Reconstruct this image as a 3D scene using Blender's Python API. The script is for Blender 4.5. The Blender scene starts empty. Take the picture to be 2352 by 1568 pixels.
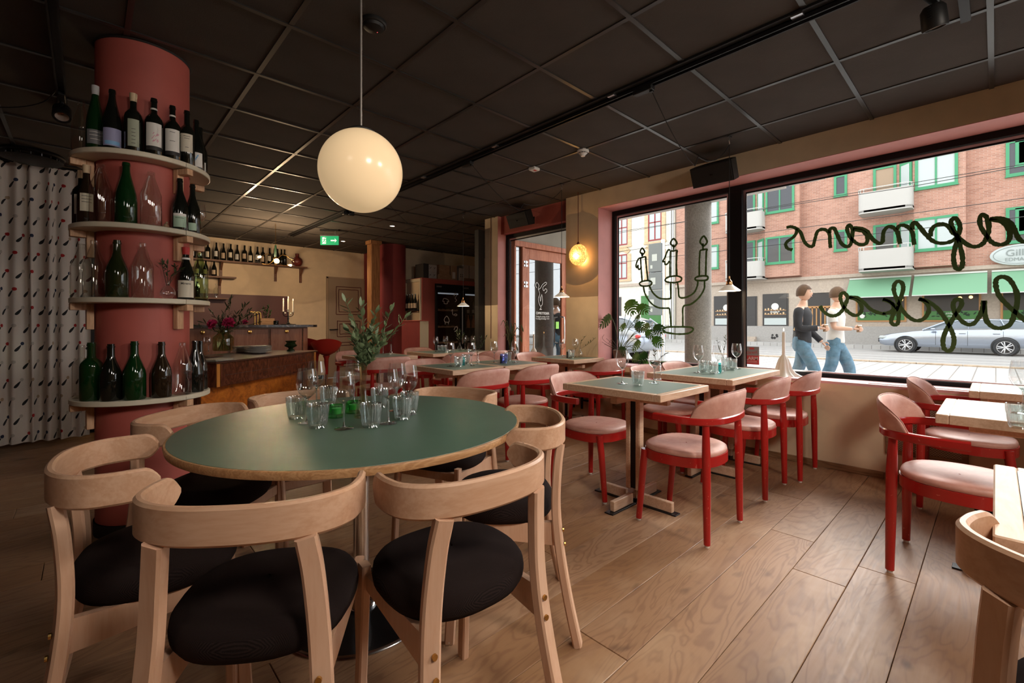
import bpy, bmesh, math, random
from math import sin, cos, pi, radians as R, atan2, sqrt
from mathutils import Vector, Matrix
random.seed(7)
SC = bpy.context.scene
C = SC.collection
# ---------------------------------------------------------------- camera, light, exposure
FPX, CX, CY, YAW, HC, CEIL = 1042.5, 1176.0, 742.0, .7535, 1.117, 2.607
cam = bpy.data.cameras.new('camera'); camo = bpy.data.objects.new('camera', cam); C.objects.link(camo)
camo.location = (0, 0, HC); camo.rotation_euler = (pi/2, 0, -YAW)
cam.sensor_width = 36; cam.lens = FPX*36/2352; cam.shift_y = -(784-CY)/2352; cam.clip_start = .02; cam.clip_end = 300
SC.camera = camo
w = bpy.data.worlds.new('overcast_sky'); SC.world = w; w.use_nodes = True
bg = w.node_tree.nodes['Background']; bg.inputs[0].default_value = (.93, .96, 1, 1); bg.inputs[1].default_value = 2.7
def sun_lamp(elev, az, strength, angle, col):
    l = bpy.data.lights.new('sun', 'SUN'); l.energy = strength; l.angle = R(angle); l.color = col
    o = bpy.data.objects.new('sun', l); C.objects.link(o)
    d = Vector((cos(R(elev))*cos(R(az)), cos(R(elev))*sin(R(az)), sin(R(elev))))
    o.rotation_euler = d.to_track_quat('Z', 'Y').to_euler(); o.location = d*40
sun_lamp(27, -8, 7.5, 40, (1, .95, .9))
vs = SC.view_settings; vs.view_transform = 'Standard'; vs.look = 'None'; vs.exposure = 0.2; vs.gamma = 1.0; vs.use_curve_mapping = False
SC.cycles.max_bounces = 8; SC.cycles.transparent_max_bounces = 24; SC.cycles.use_denoising = True
SC.cycles.caustics_reflective = False; SC.cycles.caustics_refractive = False; SC.cycles.sample_clamp_indirect = 4
# ---------------------------------------------------------------- pixel -> place helpers (measuring the photograph)
_s, _c = sin(YAW), cos(YAW)
def ray(u, v):
    r = (u-CX)/FPX
    return (_s+r*_c, _c-r*_s, -(v-CY)/FPX)
def Zp(u, v, z):
    a = ray(u, v); t = (z-HC)/a[2]; return Vector((a[0]*t, a[1]*t, z))
def Xp(u, v, x):
    a = ray(u, v); t = x/a[0]; return Vector((x, a[1]*t, HC+a[2]*t))
def Yp(u, v, y):
    a = ray(u, v); t = y/a[1]; return Vector((a[0]*t, y, HC+a[2]*t))
# ---------------------------------------------------------------- materials
MATS = {}
def L(h):   # sRGB 0-255 -> linear
    return tuple(((c/255)/12.92 if c/255 <= .04045 else ((c/255+.055)/1.055)**2.4) for c in h)
def mat(name, col=(.5, .5, .5), rough=.5, metal=0., spec=.5, coat=0., sheen=0., emis=None, es=0., trans=0., ior=1.45, sub=0.):
    m = bpy.data.materials.new(name); m.use_nodes = True; MATS[name] = m
    b = m.node_tree.nodes['Principled BSDF']
    b.inputs['Base Color'].default_value = (*col, 1); b.inputs['Roughness'].default_value = rough
    b.inputs['Metallic'].default_value = metal; b.inputs['Specular IOR Level'].default_value = spec
    b.inputs['Coat Weight'].default_value = coat; b.inputs['Coat Roughness'].default_value = .08
    b.inputs['Sheen Weight'].default_value = sheen
    b.inputs['Transmission Weight'].default_value = trans; b.inputs['IOR'].default_value = ior
    if emis: b.inputs['Emission Color'].default_value = (*emis, 1); b.inputs['Emission Strength'].default_value = es
    return m
def nn(m, t, **k):
    n = m.node_tree.nodes.new(t)
    for a, v in k.items(): setattr(n, a, v)
    return n
def ln(m, a, b): m.node_tree.links.new(a, b)
def bsdf(m): return m.node_tree.nodes['Principled BSDF']
def coords(m, scale=(1, 1, 1), kind='Object', rnd=False, rot=(0, 0, 0)):
    tc = nn(m, 'ShaderNodeTexCoord'); mp = nn(m, 'ShaderNodeMapping'); mp.inputs['Scale'].default_value = scale; mp.inputs['Rotation'].default_value = rot
    ln(m, tc.outputs[kind], mp.inputs['Vector'])
    if rnd:
        oi = nn(m, 'ShaderNodeObjectInfo'); ml = nn(m, 'ShaderNodeVectorMath', operation='SCALE')
        cb = nn(m, 'ShaderNodeCombineXYZ'); ln(m, oi.outputs['Random'], cb.inputs[0]); ln(m, oi.outputs['Random'], cb.inputs[1]); ln(m, oi.outputs['Random'], cb.inputs[2])
        ln(m, cb.outputs[0], ml.inputs[0]); ml.inputs['Scale'].default_value = 37.
        ad = nn(m, 'ShaderNodeVectorMath', operation='ADD'); ln(m, mp.outputs[0], ad.inputs[0]); ln(m, ml.outputs[0], ad.inputs[1])
        return ad.outputs[0]
    return mp.outputs[0]
def ramp(m, fac, stops):
    r = nn(m, 'ShaderNodeValToRGB'); e = r.color_ramp.elements
    while len(e) < len(stops): e.new(.5)
    for q, (p, c) in zip(e, stops): q.position = p; q.color = (*c, 1) if len(c) == 3 else c
    ln(m, fac, r.inputs[0]); return r.outputs[0]
def noise(m, vec, scale, detail=4, rough=.55, dist=0.):
    n = nn(m, 'ShaderNodeTexNoise'); n.inputs['Scale'].default_value = scale; n.inputs['Detail'].default_value = detail
    n.inputs['Roughness'].default_value = rough; n.inputs['Distortion'].default_value = dist
    ln(m, vec, n.inputs['Vector']); return n.outputs['Fac']
def mix(m, fac, a, b, mode='MIX'):
    x = nn(m, 'ShaderNodeMix', data_type='RGBA', blend_type=mode)
    for s, v in ((x.inputs['Factor'], fac), (x.inputs['A'], a), (x.inputs['B'], b)):
        if isinstance(v, (int, float)): s.default_value = v
        elif isinstance(v, tuple): s.default_value = (*v, 1) if len(v) == 3 else v
        else: ln(m, v, s)
    return x.outputs['Result']
def math_(m, op, a, b=None, clamp=False):
    x = nn(m, 'ShaderNodeMath', operation=op, use_clamp=clamp)
    for s, v in zip(x.inputs, (a, b)):
        if v is None: continue
        if isinstance(v, (int, float)): s.default_value = v
        else: ln(m, v, s)
    return x.outputs[0]
def bump(m, h, strength=.2, dist=.01):
    b = nn(m, 'ShaderNodeBump'); b.inputs['Strength'].default_value = strength; b.inputs['Distance'].default_value = dist
    ln(m, h, b.inputs['Height']); ln(m, b.outputs[0], bsdf(m).inputs['Normal'])
def setcol(m, o): ln(m, o, bsdf(m).inputs['Base Color'])
def paint(name, col, rough=.75, var=.06, bs=.08, sc=6.):
    m = mat(name, col, rough); v = coords(m)
    n = noise(m, v, sc, 5)
    setcol(m, ramp(m, n, [(.3, tuple(c*(1-var) for c in col)), (.7, tuple(min(1, c*(1+var)) for c in col))]))
    bump(m, noise(m, v, 180, 2), bs, .002); return m
def wood(name, c1, c2, rough=.5, axis='X', sc=1., ring=6., rnd=True, coat=0., bs=.08):
    m = mat(name, c1, rough, coat=coat)
    s = {'X': (1, 9, 9), 'Y': (9, 1, 9), 'Z': (9, 9, 1)}[axis]
    v = coords(m, tuple(q*sc for q in s), rnd=rnd)
    n = noise(m, v, 1.3, 6, .6, .6); w_ = math_(m, 'SINE', math_(m, 'MULTIPLY', n, ring*6.28))
    f = math_(m, 'ADD', math_(m, 'MULTIPLY', w_, .18), math_(m, 'MULTIPLY', noise(m, v, 9, 4), .9))
    setcol(m, ramp(m, f, [(.2, c2), (.7, c1)])); bump(m, f, bs, .001); return m
def thin_glass(name, tint=(1, 1, 1), rough=0., base=.035, edge=.6):
    m = bpy.data.materials.new(name); m.use_nodes = True; MATS[name] = m; nt = m.node_tree; nt.nodes.clear()
    out = nn(m, 'ShaderNodeOutputMaterial'); tr = nn(m, 'ShaderNodeBsdfTransparent'); tr.inputs[0].default_value = (*tint, 1)
    gl = nn(m, 'ShaderNodeBsdfGlossy'); gl.inputs['Roughness'].default_value = rough; gl.inputs[0].default_value = (1, 1, 1, 1)
    lw = nn(m, 'ShaderNodeLayerWeight'); lw.inputs[0].default_value = .5
    p = math_(m, 'POWER', lw.outputs['Facing'], 3.5)
    f = math_(m, 'ADD', math_(m, 'MULTIPLY', p, edge), base, True)
    ms = nn(m, 'ShaderNodeMixShader'); ln(m, f, ms.inputs[0]); ln(m, tr.outputs[0], ms.inputs[1]); ln(m, gl.outputs[0], ms.inputs[2])
    ln(m, ms.outputs[0], out.inputs[0]); return m
# interior surfaces
paint('cream_wall', (.70, .56, .385)); paint('terracotta_wall', (.40, .095, .075), .7); paint('pink_reveal', (.62, .27, .245), .6)
paint('sill_pink', (.72, .42, .42), .45); paint('dark_red', (.23, .035, .035), .75); paint('black_paint', (.012, .011, .011), .6)
m = paint('column_red', (.42, .098, .078), .55)
mat('black_frame', (.010, .009, .010), .45, spec=.25); mat('alu', (.62, .63, .66), .3, 1.); mat('black_matte', (.008, .008, .008), .5); mat('black_void', (.004, .004, .004), .9)
m = paint('ceiling_tile', (.062, .053, .046), .93, .12, .4, 3.)
mat('tee_bar', (.028, .026, .025), .30, .0, spec=.6)
mat('chrome', (.75, .75, .76), .12, 1.); mat('dark_steel', (.045, .045, .05), .22, .9); mat('steel_rim', (.5, .5, .52), .25, 1.)
mat('black_steel', (.02, .021, .023), .35, .6); mat('brass', (.62, .38, .12), .25, 1.); mat('copper', (.62, .33, .15), .3, 1.)
mat('white_plastic', (.78, .76, .72), .4); mat('cable_black', (.01, .009, .009), .6); mat('cable_red', (.12, .02, .015), .6)
mat('rod_grey', (.40, .37, .34), .4, .6)
# oak floor
def floor_mat():
    m = mat('oak_plank', (.3, .2, .12), .42, spec=.38)
    v = coords(m, (1.3, 6.5, 1), rnd=True)
    n0 = noise(m, v, .8, 3, .5, 1.2)
    rings = math_(m, 'SINE', math_(m, 'MULTIPLY', n0, 80.))
    rr = math_(m, 'POWER', math_(m, 'ADD', math_(m, 'MULTIPLY', rings, .5), .5), 3.)
    fine = noise(m, coords(m, (3, 90, 1), rnd=True), 1.5, 3, .6)
    blot = noise(m, coords(m, (1, 1.6, 1), rnd=True), 2.2, 4, .6)
    knot = noise(m, coords(m, (1.5, 3., 1), rnd=True), 3.2, 2, .5)
    oi = nn(m, 'ShaderNodeObjectInfo')
    base = ramp(m, oi.outputs['Random'], [(0, (.31, .165, .080)), (.3, (.36, .205, .112)), (.6, (.27, .135, .062)), (1, (.40, .245, .15))])
    c = mix(m, math_(m, 'MULTIPLY', rr, .50), base, (.17, .075, .04))
    c = mix(m, math_(m, 'MULTIPLY', fine, .35), c, (.22, .12, .06))
    c = mix(m, ramp(m, blot, [(.52, (0, 0, 0)), (.75, (.6, .6, .6))]), c, (.47, .315, .20))
    c = mix(m, ramp(m, knot, [(.2, (.9, .9, .9)), (.34, (0, 0, 0))]), c, (.10, .052, .03))
    setcol(m, c)
    ln(m, ramp(m, fine, [(.2, (.42,)*3), (.8, (.56,)*3)]), bsdf(m).inputs['Roughness'])
    bump(m, math_(m, 'ADD', fine, math_(m, 'MULTIPLY', rr, .3)), .12, .001)
floor_mat()
mat('floor_gap', (.03, .018, .01), .9)
wood('oak_trim', (.30, .17, .085), (.17, .085, .04), .45, 'Y')
wood('beech', (.62, .40, .275), (.57, .345, .225), .40, 'Z', 1.6, 3., bs=.03)
wood('beech_band', (.61, .385, .255), (.53, .31, .19), .38, 'X', 1.6, 3., bs=.03)
wood('table_oak', (.68, .48, .34), (.57, .37, .245), .45, 'X', 1.6, 6.)
wood('round_edge', (.52, .30, .14), (.36, .18, .075), .5, 'X', 2.5, 6.)
wood('pine_bracket', (.66, .42, .26), (.52, .30, .17), .6, 'Z', 1.4, 7.)
wood('pine_post', (.40, .19, .075), (.24, .10, .035), .6, 'Z', .9, 6.)
wood('shelf_brown', (.20, .09, .05), (.11, .045, .025), .5, 'X', 1.2, 6.)
wood('cedar_door', (.52, .19, .10), (.38, .115, .055), .4, 'Z', 1., 6.)
wood('crate_wood', (.46, .29, .17), (.33, .19, .10), .7, 'X', 1.4, 6.)
wood('bar_panel', (.36, .15, .08), (.27, .10, .05), .35, 'Z', 1., 3.)
paint('shelf_white', (.66, .60, .47), .4, .03, .02)
m = mat('laminate_green', (.085, .150, .112), .38); v = coords(m)
setcol(m, ramp(m, noise(m, v, 3, 4), [(.3, (.078, .138, .104)), (.75, (.095, .165, .124))])); bump(m, noise(m, v, 350, 2), .06, .0006)
m = mat('laminate_small', (.15, .215, .175), .36); v = coords(m); bump(m, noise(m, v, 350, 2), .05, .0006)
m = mat('wool_black', (.022, .015, .014), .95, spec=.15); v = coords(m, (1, 1, 1))
wv = nn(m, 'ShaderNodeTexWave'); wv.inputs['Scale'].default_value = 260; wv.inputs['Distortion'].default_value = 1.5; ln(m, v, wv.inputs[0])
wv2 = nn(m, 'ShaderNodeTexWave', bands_direction='Y'); wv2.inputs['Scale'].default_value = 260; wv2.inputs['Distortion'].default_value = 1.5; ln(m, v, wv2.inputs[0])
h = math_(m, 'MULTIPLY', wv.outputs['Fac'], wv2.outputs['Fac'])
setcol(m, ramp(m, h, [(0, (.010, .0065, .006)), (1, (.040, .024, .022))])); bump(m, h, .5, .002)
m = mat('red_lacquer', (.40, .014, .012), .28, coat=.35); v = coords(m)
setcol(m, ramp(m, noise(m, v, 60, 2), [(.27, (.55, .12, .09)), (.31, (.40, .014, .012))]))
m = mat('pink_leather', (.58, .30, .24), .5); v = coords(m, rnd=True)
setcol(m, ramp(m, noise(m, v, 7, 5, .65), [(.3, (.46, .20, .155)), (.55, (.58, .31, .25)), (.75, (.68, .42, .36))])); bump(m, noise(m, v, 220, 3), .15, .001)
mat('leather_seam', (.36, .15, .11), .6)
# glass
thin_glass('window_glass', (.98, .99, .985), 0., .02, .5)
thin_glass('door_glass', (.30, .31, .31), 0., .28, .6)
thin_glass('fridge_glass', (.85, .86, .88), 0., .05, .5)
thin_glass('glass_clear', (.97, .98, .98), .0, .15, .95)
thin_glass('glass_ribbed', (.90, .93, .925), .08, .24, .9)
thin_glass('glass_stem', (.90, .92, .92), .02, .34, .7)
thin_glass('bottle_clear', (.93, .94, .91), .03, .13, .95)
thin_glass('bottle_palegreen', (.62, .78, .52), .02, .07, .9)
thin_glass('glass_green', (.38, .80, .44), .02, .1, .6)
thin_glass('glass_teal', (.22, .75, .75), .02, .1, .6)
thin_glass('glass_blue', (.60, .66, .92), .04, .12, .7)
thin_glass('glass_vasegreen', (.66, .72, .48), .02, .12, .8)
for nm, c in (('bottle_black', (.006, .007, .005)), ('bottle_green', (.004, .026, .006)), ('bottle_olive', (.016, .022, .006)), ('bottle_brown', (.02, .012, .006))):
    m = mat(nm, c, .06, coat=.6)
mat('wine_dark', (.02, .004, .004), .05); mat('water', (.5, .6, .58), .02)
for nm, c in (('label_cream', (.68, .62, .50)), ('label_white', (.72, .70, .66)), ('label_grey', (.16, .16, .17)), ('label_sage', (.34, .37, .28)), ('label_mint', (.36, .50, .38)), ('label_blue', (.20, .42, .68)),
              ('label_lilac', (.30, .30, .48)), ('label_red', (.55, .05, .05)), ('capsule_red', (.45, .03, .03)), ('capsule_cream', (.62, .47, .30)), ('capsule_black', (.012, .012, .012)), ('capsule_silver', (.45, .45, .46)),
              ('label_orange', (.62, .22, .10)), ('ink', (.02, .018, .018)), ('ink_pink', (.65, .35, .42)), ('label_tan', (.55, .42, .30))):
    mat(nm, c, .55)
mat('wax_white', (.80, .77, .70), .5); mat('flame', (1, .6, .2), .5, emis=(1, .55, .18), es=14.)
mat('terracotta_pot', (.16, .10, .075), .8); mat('soil', (.03, .02, .015), .95)
for nm, c in (('leaf_dark', (.030, .095, .022)), ('leaf_mid', (.07, .20, .03)), ('leaf_sage', (.16, .22, .11)), ('leaf_olive', (.06, .085, .035)), ('leaf_lime', (.22, .36, .06))):
    m = mat(nm, c, .42); v = coords(m, rnd=False); setcol(m, ramp(m, noise(m, v, 9, 3), [(.3, tuple(q*.7 for q in c)), (.7, tuple(q*1.25 for q in c))]))
mat('stem_green', (.09, .13, .045), .6); mat('stem_brown', (.09, .06, .035), .7)
mat('peony_pink', (.70, .04, .17), .6); mat('porcelain', (.72, .71, .68), .25); mat('card_white', (.60, .59, .57), .75); mat('card_brown', (.36, .24, .15), .8); mat('card_dark', (.03, .025, .022), .8)
mat('paper', (.50, .46, .38), .8); mat('globe_opal', (.80, .62, .40), .22, coat=.12, emis=(1., .70, .38), es=.40)
mat('exit_green', (.01, .28, .10), .5, emis=(.01, .42, .17), es=.55); mat('exit_white', (.8, .85, .8), .5, emis=(.8, .9, .82), es=.7)
mat('bulb_warm', (1, .7, .3), .4, emis=(1, .58, .2), es=40.); mat('downlight', (1, .9, .8), .4, emis=(1, .85, .7), es=6.); mat('shade_opal', (.85, .80, .72), .35, emis=(1, .82, .6), es=.18)
# ---------------------------------------------------------------- mesh helpers
class MB:
    def __init__(s): s.v = []; s.f = []; s.uv = None
    def add(s, vs, fs):
        o = len(s.v); s.v += [tuple(q) for q in vs]; s.f += [tuple(i+o for i in f) for f in fs]; return s
    def box(s, c, d, rz=0., M=None, b=0.):
        x, y, z = d[0]/2, d[1]/2, d[2]/2
        if b > 0:
            b = min(b, x*.49, y*.49, z*.49)
            vs = []
            for k in (-1, 1):
                for (px, py, ins) in ((x, y, 0),):
                    pass
            pts = [(-x+b, -y), (x-b, -y), (x, -y+b), (x, y-b), (x-b, y), (-x+b, y), (-x, y-b), (-x, -y+b)]
            def ring(zz, k): return [(px*(1-k*b/x), py*(1-k*b/y), zz) for px, py in pts]
            vs = ring(-z, 1)+ring(-z+b, 0)+ring(z-b, 0)+ring(z, 1)
            fs = [tuple(range(7, -1, -1)), tuple(range(24, 32))]
            for a in range(3):
                for i in range(8): j = (i+1) % 8; fs.append((a*8+i, a*8+j, a*8+8+j, a*8+8+i))
        else:
            vs = [(-x, -y, -z), (x, -y, -z), (x, y, -z), (-x, y, -z), (-x, -y, z), (x, -y, z), (x, y, z), (-x, y, z)]
            fs = [(3, 2, 1, 0), (4, 5, 6, 7), (0, 1, 5, 4), (1, 2, 6, 5), (2, 3, 7, 6), (3, 0, 4, 7)]
        T = M if M is not None else Matrix.Translation(c) @ Matrix.Rotation(rz, 4, 'Z')
        return s.add([T @ Vector(q) for q in vs], fs)
    def bb(s, a, b_, b=0.):
        a = Vector(a); b_ = Vector(b_); return s.box((a+b_)/2, [abs(q) for q in (b_-a)], b=b)
    def lathe(s, prof, c=(0, 0, 0), n=24, flute=0., fn=0, cap=False):
        vs = []; fs = []
        for (r, z) in prof:
            for i in range(n):
                a = 2*pi*i/n; rr = r*(1+(flute*(1 if i % 2 else -1) if fn else 0))
                vs.append((c[0]+rr*cos(a), c[1]+rr*sin(a), c[2]+z))
        for k in range(len(prof)-1):
            for i in range(n): j = (i+1) % n; fs.append((k*n+i, k*n+j, (k+1)*n+j, (k+1)*n+i))
        if cap: fs.append(tuple(range(n-1, -1, -1))); fs.append(tuple((len(prof)-1)*n+i for i in range(n)))
        return s.add(vs, fs)
    def tube(s, pts, r, n=8, cap=True, flat=1.):
        pts = [Vector(p) for p in pts]; N = len(pts); rs = r if isinstance(r, (list, tuple)) else [r]*N
        vs = []; fs = []; up = None
        for i, p in enumerate(pts):
            t = (pts[min(i+1, N-1)]-pts[max(i-1, 0)]); t = t.normalized() if t.length > 1e-9 else Vector((0, 0, 1))
            if up is None: up = Vector((0, 0, 1)) if abs(t.z) < .9 else Vector((1, 0, 0))
            a = (up - t*up.dot(t))
            if a.length < 1e-6: a = Vector((1, 0, 0)) - t*t.x
            a.normalize(); b = t.cross(a); up = a
            for k in range(n):
                q = 2*pi*k/n; vs.append(p + a*cos(q)*rs[i] + b*sin(q)*rs[i]*flat)
        for i in range(N-1):
            for k in range(n): j = (k+1) % n; fs.append((i*n+k, i*n+j, (i+1)*n+j, (i+1)*n+k))
        if cap: fs.append(tuple(range(n-1, -1, -1))); fs.append(tuple((N-1)*n+k for k in range(n)))
        return s.add(vs, fs)
    def prism(s, poly, z0, z1, T=None):
        n = len(poly); vs = [(x, y, z0) for x, y in poly]+[(x, y, z1) for x, y in poly]
        fs = [tuple(range(n-1, -1, -1)), tuple(range(n, 2*n))]+[(i, (i+1) % n, n+(i+1) % n, n+i) for i in range(n)]
        if T is not None: vs = [T @ Vector(q) for q in vs]
        return s.add(vs, fs)
    def grid(s, rows, closed=False):
        m_ = len(rows); n = len(rows[0]); vs = [p for r_ in rows for p in r_]; fs = []
        for i in range(m_-1):
            for j in range(n if closed else n-1): k = (j+1) % n; fs.append((i*n+j, i*n+k, (i+1)*n+k, (i+1)*n+j))
        return s.add(vs, fs)
    def sphere(s, c, r, n=12, m_=8, sz=1.):
        return s.lathe([(max(1e-4, r*sin(pi*k/m_)), -r*sz*cos(pi*k/m_)) for k in range(m_+1)], c, n)
    def xf(s, T): s.v = [tuple(T @ Vector(q)) for q in s.v]; return s
    def mesh(s, name, m, smooth=35):
        me = bpy.data.meshes.new(name); me.from_pydata([tuple(q) for q in s.v], [], s.f); me.validate()
        bm = bmesh.new(); bm.from_mesh(me); bmesh.ops.recalc_face_normals(bm, faces=bm.faces); bm.to_mesh(me); bm.free()
        if smooth:
            me.polygons.foreach_set('use_smooth', [True]*len(me.polygons)); me.set_sharp_from_angle(angle=R(smooth))
        if m is not None: me.materials.append(MATS[m] if isinstance(m, str) else m)
        return me
    def obj(s, name, m, parent=None, smooth=35, loc=None):
        return link(name, s.mesh(name, m, smooth), parent, loc)
def link(name, me, parent=None, loc=None, rz=0.):
    o = bpy.data.objects.new(name, me); C.objects.link(o)
    if parent: o.parent = parent
    if loc is not None: o.location = loc
    if rz: o.rotation_euler.z = rz
    return o
def tag(o, label, cat, group=None):
    o['label'] = label; o['category'] = cat
    if group: o['group'] = group
    return o
def thing(name, label, cat, loc=(0, 0, 0), rz=0., group=None):
    o = bpy.data.objects.new(name, None); C.objects.link(o); o.location = loc; o.rotation_euler = (0, 0, rz); o.empty_display_size = .1
    return tag(o, label, cat, group)
def struct(o): o['kind'] = 'structure'; return o
def stuff(o): o['kind'] = 'stuff'; return o
def sempty(name, loc=(0, 0, 0)):
    o = bpy.data.objects.new(name, None); C.objects.link(o); o.location = loc; o['kind'] = 'structure'; return o
def dup(root, loc, rz=0., label=None, group=None):
    def cp(o, par):
        c = o.copy(); C.objects.link(c)
        if par is not None: c.parent = par
        for ch in KIDS.get(o.name, []) or [x for x in o.children]: cp(ch, c)
        return c
    r = cp(root, None); r.location = loc; r.rotation_euler = (0, 0, rz)
    if label: r['label'] = label
    if group: r['group'] = group
    return r
KIDS = {}
def bez(pts, n=8):
    # Catmull-Rom through points
    P = [Vector(p) for p in pts]; out = []
    P = [P[0]*2-P[1]]+P+[P[-1]*2-P[-2]]
    for i in range(1, len(P)-2):
        a, b, c, d = P[i-1:i+3]
        for k in range(n):
            t = k/n; out.append(.5*((2*b)+(c-a)*t+(2*a-5*b+4*c-d)*t*t+(3*b-a-3*c+d)*t**3))
    out.append(P[-2]); return out
def ribbon(mb, pts, nrm, wdt, th=.0015):
    # a flat painted stroke of real thickness lying on a plane with normal nrm
    nrm = Vector(nrm); P = [Vector(p) for p in pts]; N = len(P); rows = []
    for i, p in enumerate(P):
        t = (P[min(i+1, N-1)]-P[max(i-1, 0)]).normalized(); s_ = nrm.cross(t).normalized()
        w_ = (wdt[i] if isinstance(wdt, list) else wdt)/2
        rows.append([p-s_*w_, p-s_*w_*.8+nrm*th, p+s_*w_*.8+nrm*th, p+s_*w_])
    mb.grid(rows); return mb
_fonts = {}
def text_mesh(body, size, depth=.001, bold=False, align='CENTER', sx=1.):
    cu = bpy.data.curves.new('lettering', 'FONT'); cu.body = body; cu.size = size; cu.extrude = depth/2; cu.align_x = align; cu.align_y = 'CENTER'; cu.resolution_u = 3
    if bold: cu.offset = size*.012
    o = bpy.data.objects.new('tmp', cu); C.objects.link(o); bpy.context.view_layer.update()
    me = bpy.data.meshes.new_from_object(o); bpy.data.objects.remove(o); 
    if sx != 1.:
        for v_ in me.vertices: v_.co.x *= sx
    return me
def text_obj(name, body, size, M, m, parent=None, depth=.001, bold=False, sx=1.):
    me = text_mesh(body, size, depth, bold, sx=sx); me.transform(M); me.materials.clear(); me.materials.append(MATS[m]); me.name = name
    return link(name, me, parent)
def frameM(origin, xdir, ydir):
    x = Vector(xdir).normalized(); y = Vector(ydir).normalized(); z = x.cross(y)
    return Matrix.Translation(origin) @ Matrix((x, y, z)).transposed().to_4x4()
# ---------------------------------------------------------------- room shell
WX = 4.185; GX = 4.46          # inner face of the window wall, plane of the glazing
# floor: subfloor + oak planks running towards the windows
fl = sempty('floor')
MB().bb((-4.5, -3, -.12), (4.4, 9.4, -.014)).obj('subfloor', 'floor_gap', fl, 0)
MB().bb((4.4, 4.7, -.12), (7., 9.4, -.014)).obj('subfloor', 'floor_gap', fl, 0)
NP = 0
PW = .2005
def plank_mesh(ln_):
    return MB().box((0, 0, -.007), (ln_-.0025, PW-.0022, .014), b=.0016).mesh('plank', 'oak_plank', 30)
PL = {k: plank_mesh(k) for k in (1.2, 1.6, 2.0, 2.4)}
rp = random.Random(3)
for j in range(-4, 47):
    y = .033 + PW*j + PW/2
    if y > 9.35: continue
    xmin = -2.6 if j > 8 else -1.2
    xmax = WX if y < 4.75 else 6.4
    x = xmin - rp.random()*1.5
    while x < xmax:
        k = rp.choice((1.6, 2.0, 2.4, 2.4, 1.2)); xe = min(x+k, xmax)
        if NP < 298 and xe > xmin:
            if xe < x+k:
                me = plank_mesh(xe-x) if xe-x > .05 else None
            else: me = PL[k]
            if me: link('plank', me, fl, ((x+xe)/2, y, 0)); NP += 1
        x = xe
# outlying floor past the planks one by one: same boards joined
m2 = MB()
for j in range(-15, 47):
    y = .033+PW*j+PW/2
    if y > 9.35: continue
    if j < -4: m2.box((1.0, y, -.008), (6.37, PW-.003, .012))
    else:
        for k in range(2): m2.box(((-4.4+(-2.62 if j > 8 else -1.22))/2-.9, y, -.009), (2.0, PW-.003, .01))
stuff(m2.obj('outlying_planks', 'oak_plank', fl, 0))
# ceiling: dark tiles in a black tee grid
ce = sempty('ceiling')
GX0, GDX, GY0, GDY = .745, .5925, 2.418, .6
MB().bb((-4.5, -3, CEIL+.05), (WX+.25, 9.5, CEIL+.12)).obj('ceiling_deck', 'black_void', ce, 0)
MB().bb((WX+.25, 4.85, CEIL+.05), (7., 9.5, CEIL+.12)).obj('ceiling_deck', 'black_void', ce, 0)
tile = MB().box((0, 0, .012), (GDX-.006, GDY-.006, .022), b=.002).mesh('ceiling_tile', 'ceiling_tile', 0)
nt_ = 0
for i in range(-6, 10):
    for j in range(-5, 12):
        x = GX0+GDX*(i+.5); y = GY0+GDY*(j+.5)
        if x > WX+.2 and y < 4.9: continue
        if y > 9.45: continue
        if x > WX+.2 and y < 5.1: continue
        link('ceiling_tile', tile, ce, (x, y, CEIL)); nt_ += 1
tb = MB().box((0, 0, -.002), (.024, 12.4, .006)).mesh('tee_bar', 'tee_bar', 0)
for i in range(-6, 11):
    x = GX0+GDX*i
    if x > WX+.05:
        link('tee_bar', MB().box((0, 0, -.002), (.024, 4.8, .006)).mesh('tee_bar', 'tee_bar', 0), ce, (x, 7.1, CEIL))
    else: link('tee_bar', tb, ce, (x, 3.2, CEIL))
for j in range(-5, 13):
    y = GY0+GDY*j
    if y > 9.4: continue
    xm = 6.6 if y > 4.9 else WX
    link('tee_bar', MB().box((0, 0, -.003), (xm+3.4, .024, .006)).mesh('tee_bar', 'tee_bar', 0), ce, ((xm-3.4)/2, y, CEIL))
# window wall (X = WX): openings window 1 (Y -2.6..3.052) and window 2 (Y 3.517..4.754)
T = .27
wr = sempty('wall_right')
Z0, Z1 = .67, 2.412
def ws(a, b, m, n='wall_panel', par=None): return MB().bb(a, b).obj(n, m, par or wr, 0)
ws((WX, -3, 0), (WX+T+.05, 3.052, Z0-.02), 'cream_wall')
ws((WX, -3, Z1), (WX+T+.05, 3.052, CEIL+.05), 'cream_wall')
ws((WX, 3.052, 0), (WX+T+.05, 3.517, CEIL+.05), 'cream_wall', 'pillar')
ws((WX, -3, Z0), (WX+T+.05, -2.6, Z1), 'cream_wall')
# painted reveals, 4 mm proud of the opening
ws((WX+.001, -2.6, Z0-.02), (WX+T, 3.052, Z0), 'sill_pink', 'window_sill')
ws((WX+.001, -2.6, Z1-.004), (WX+T, 3.048, Z1), 'pink_reveal', 'reveal')
ws((WX+.001, 3.048, Z0), (WX+T, 3.052, Z1), 'pink_reveal', 'reveal')
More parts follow.
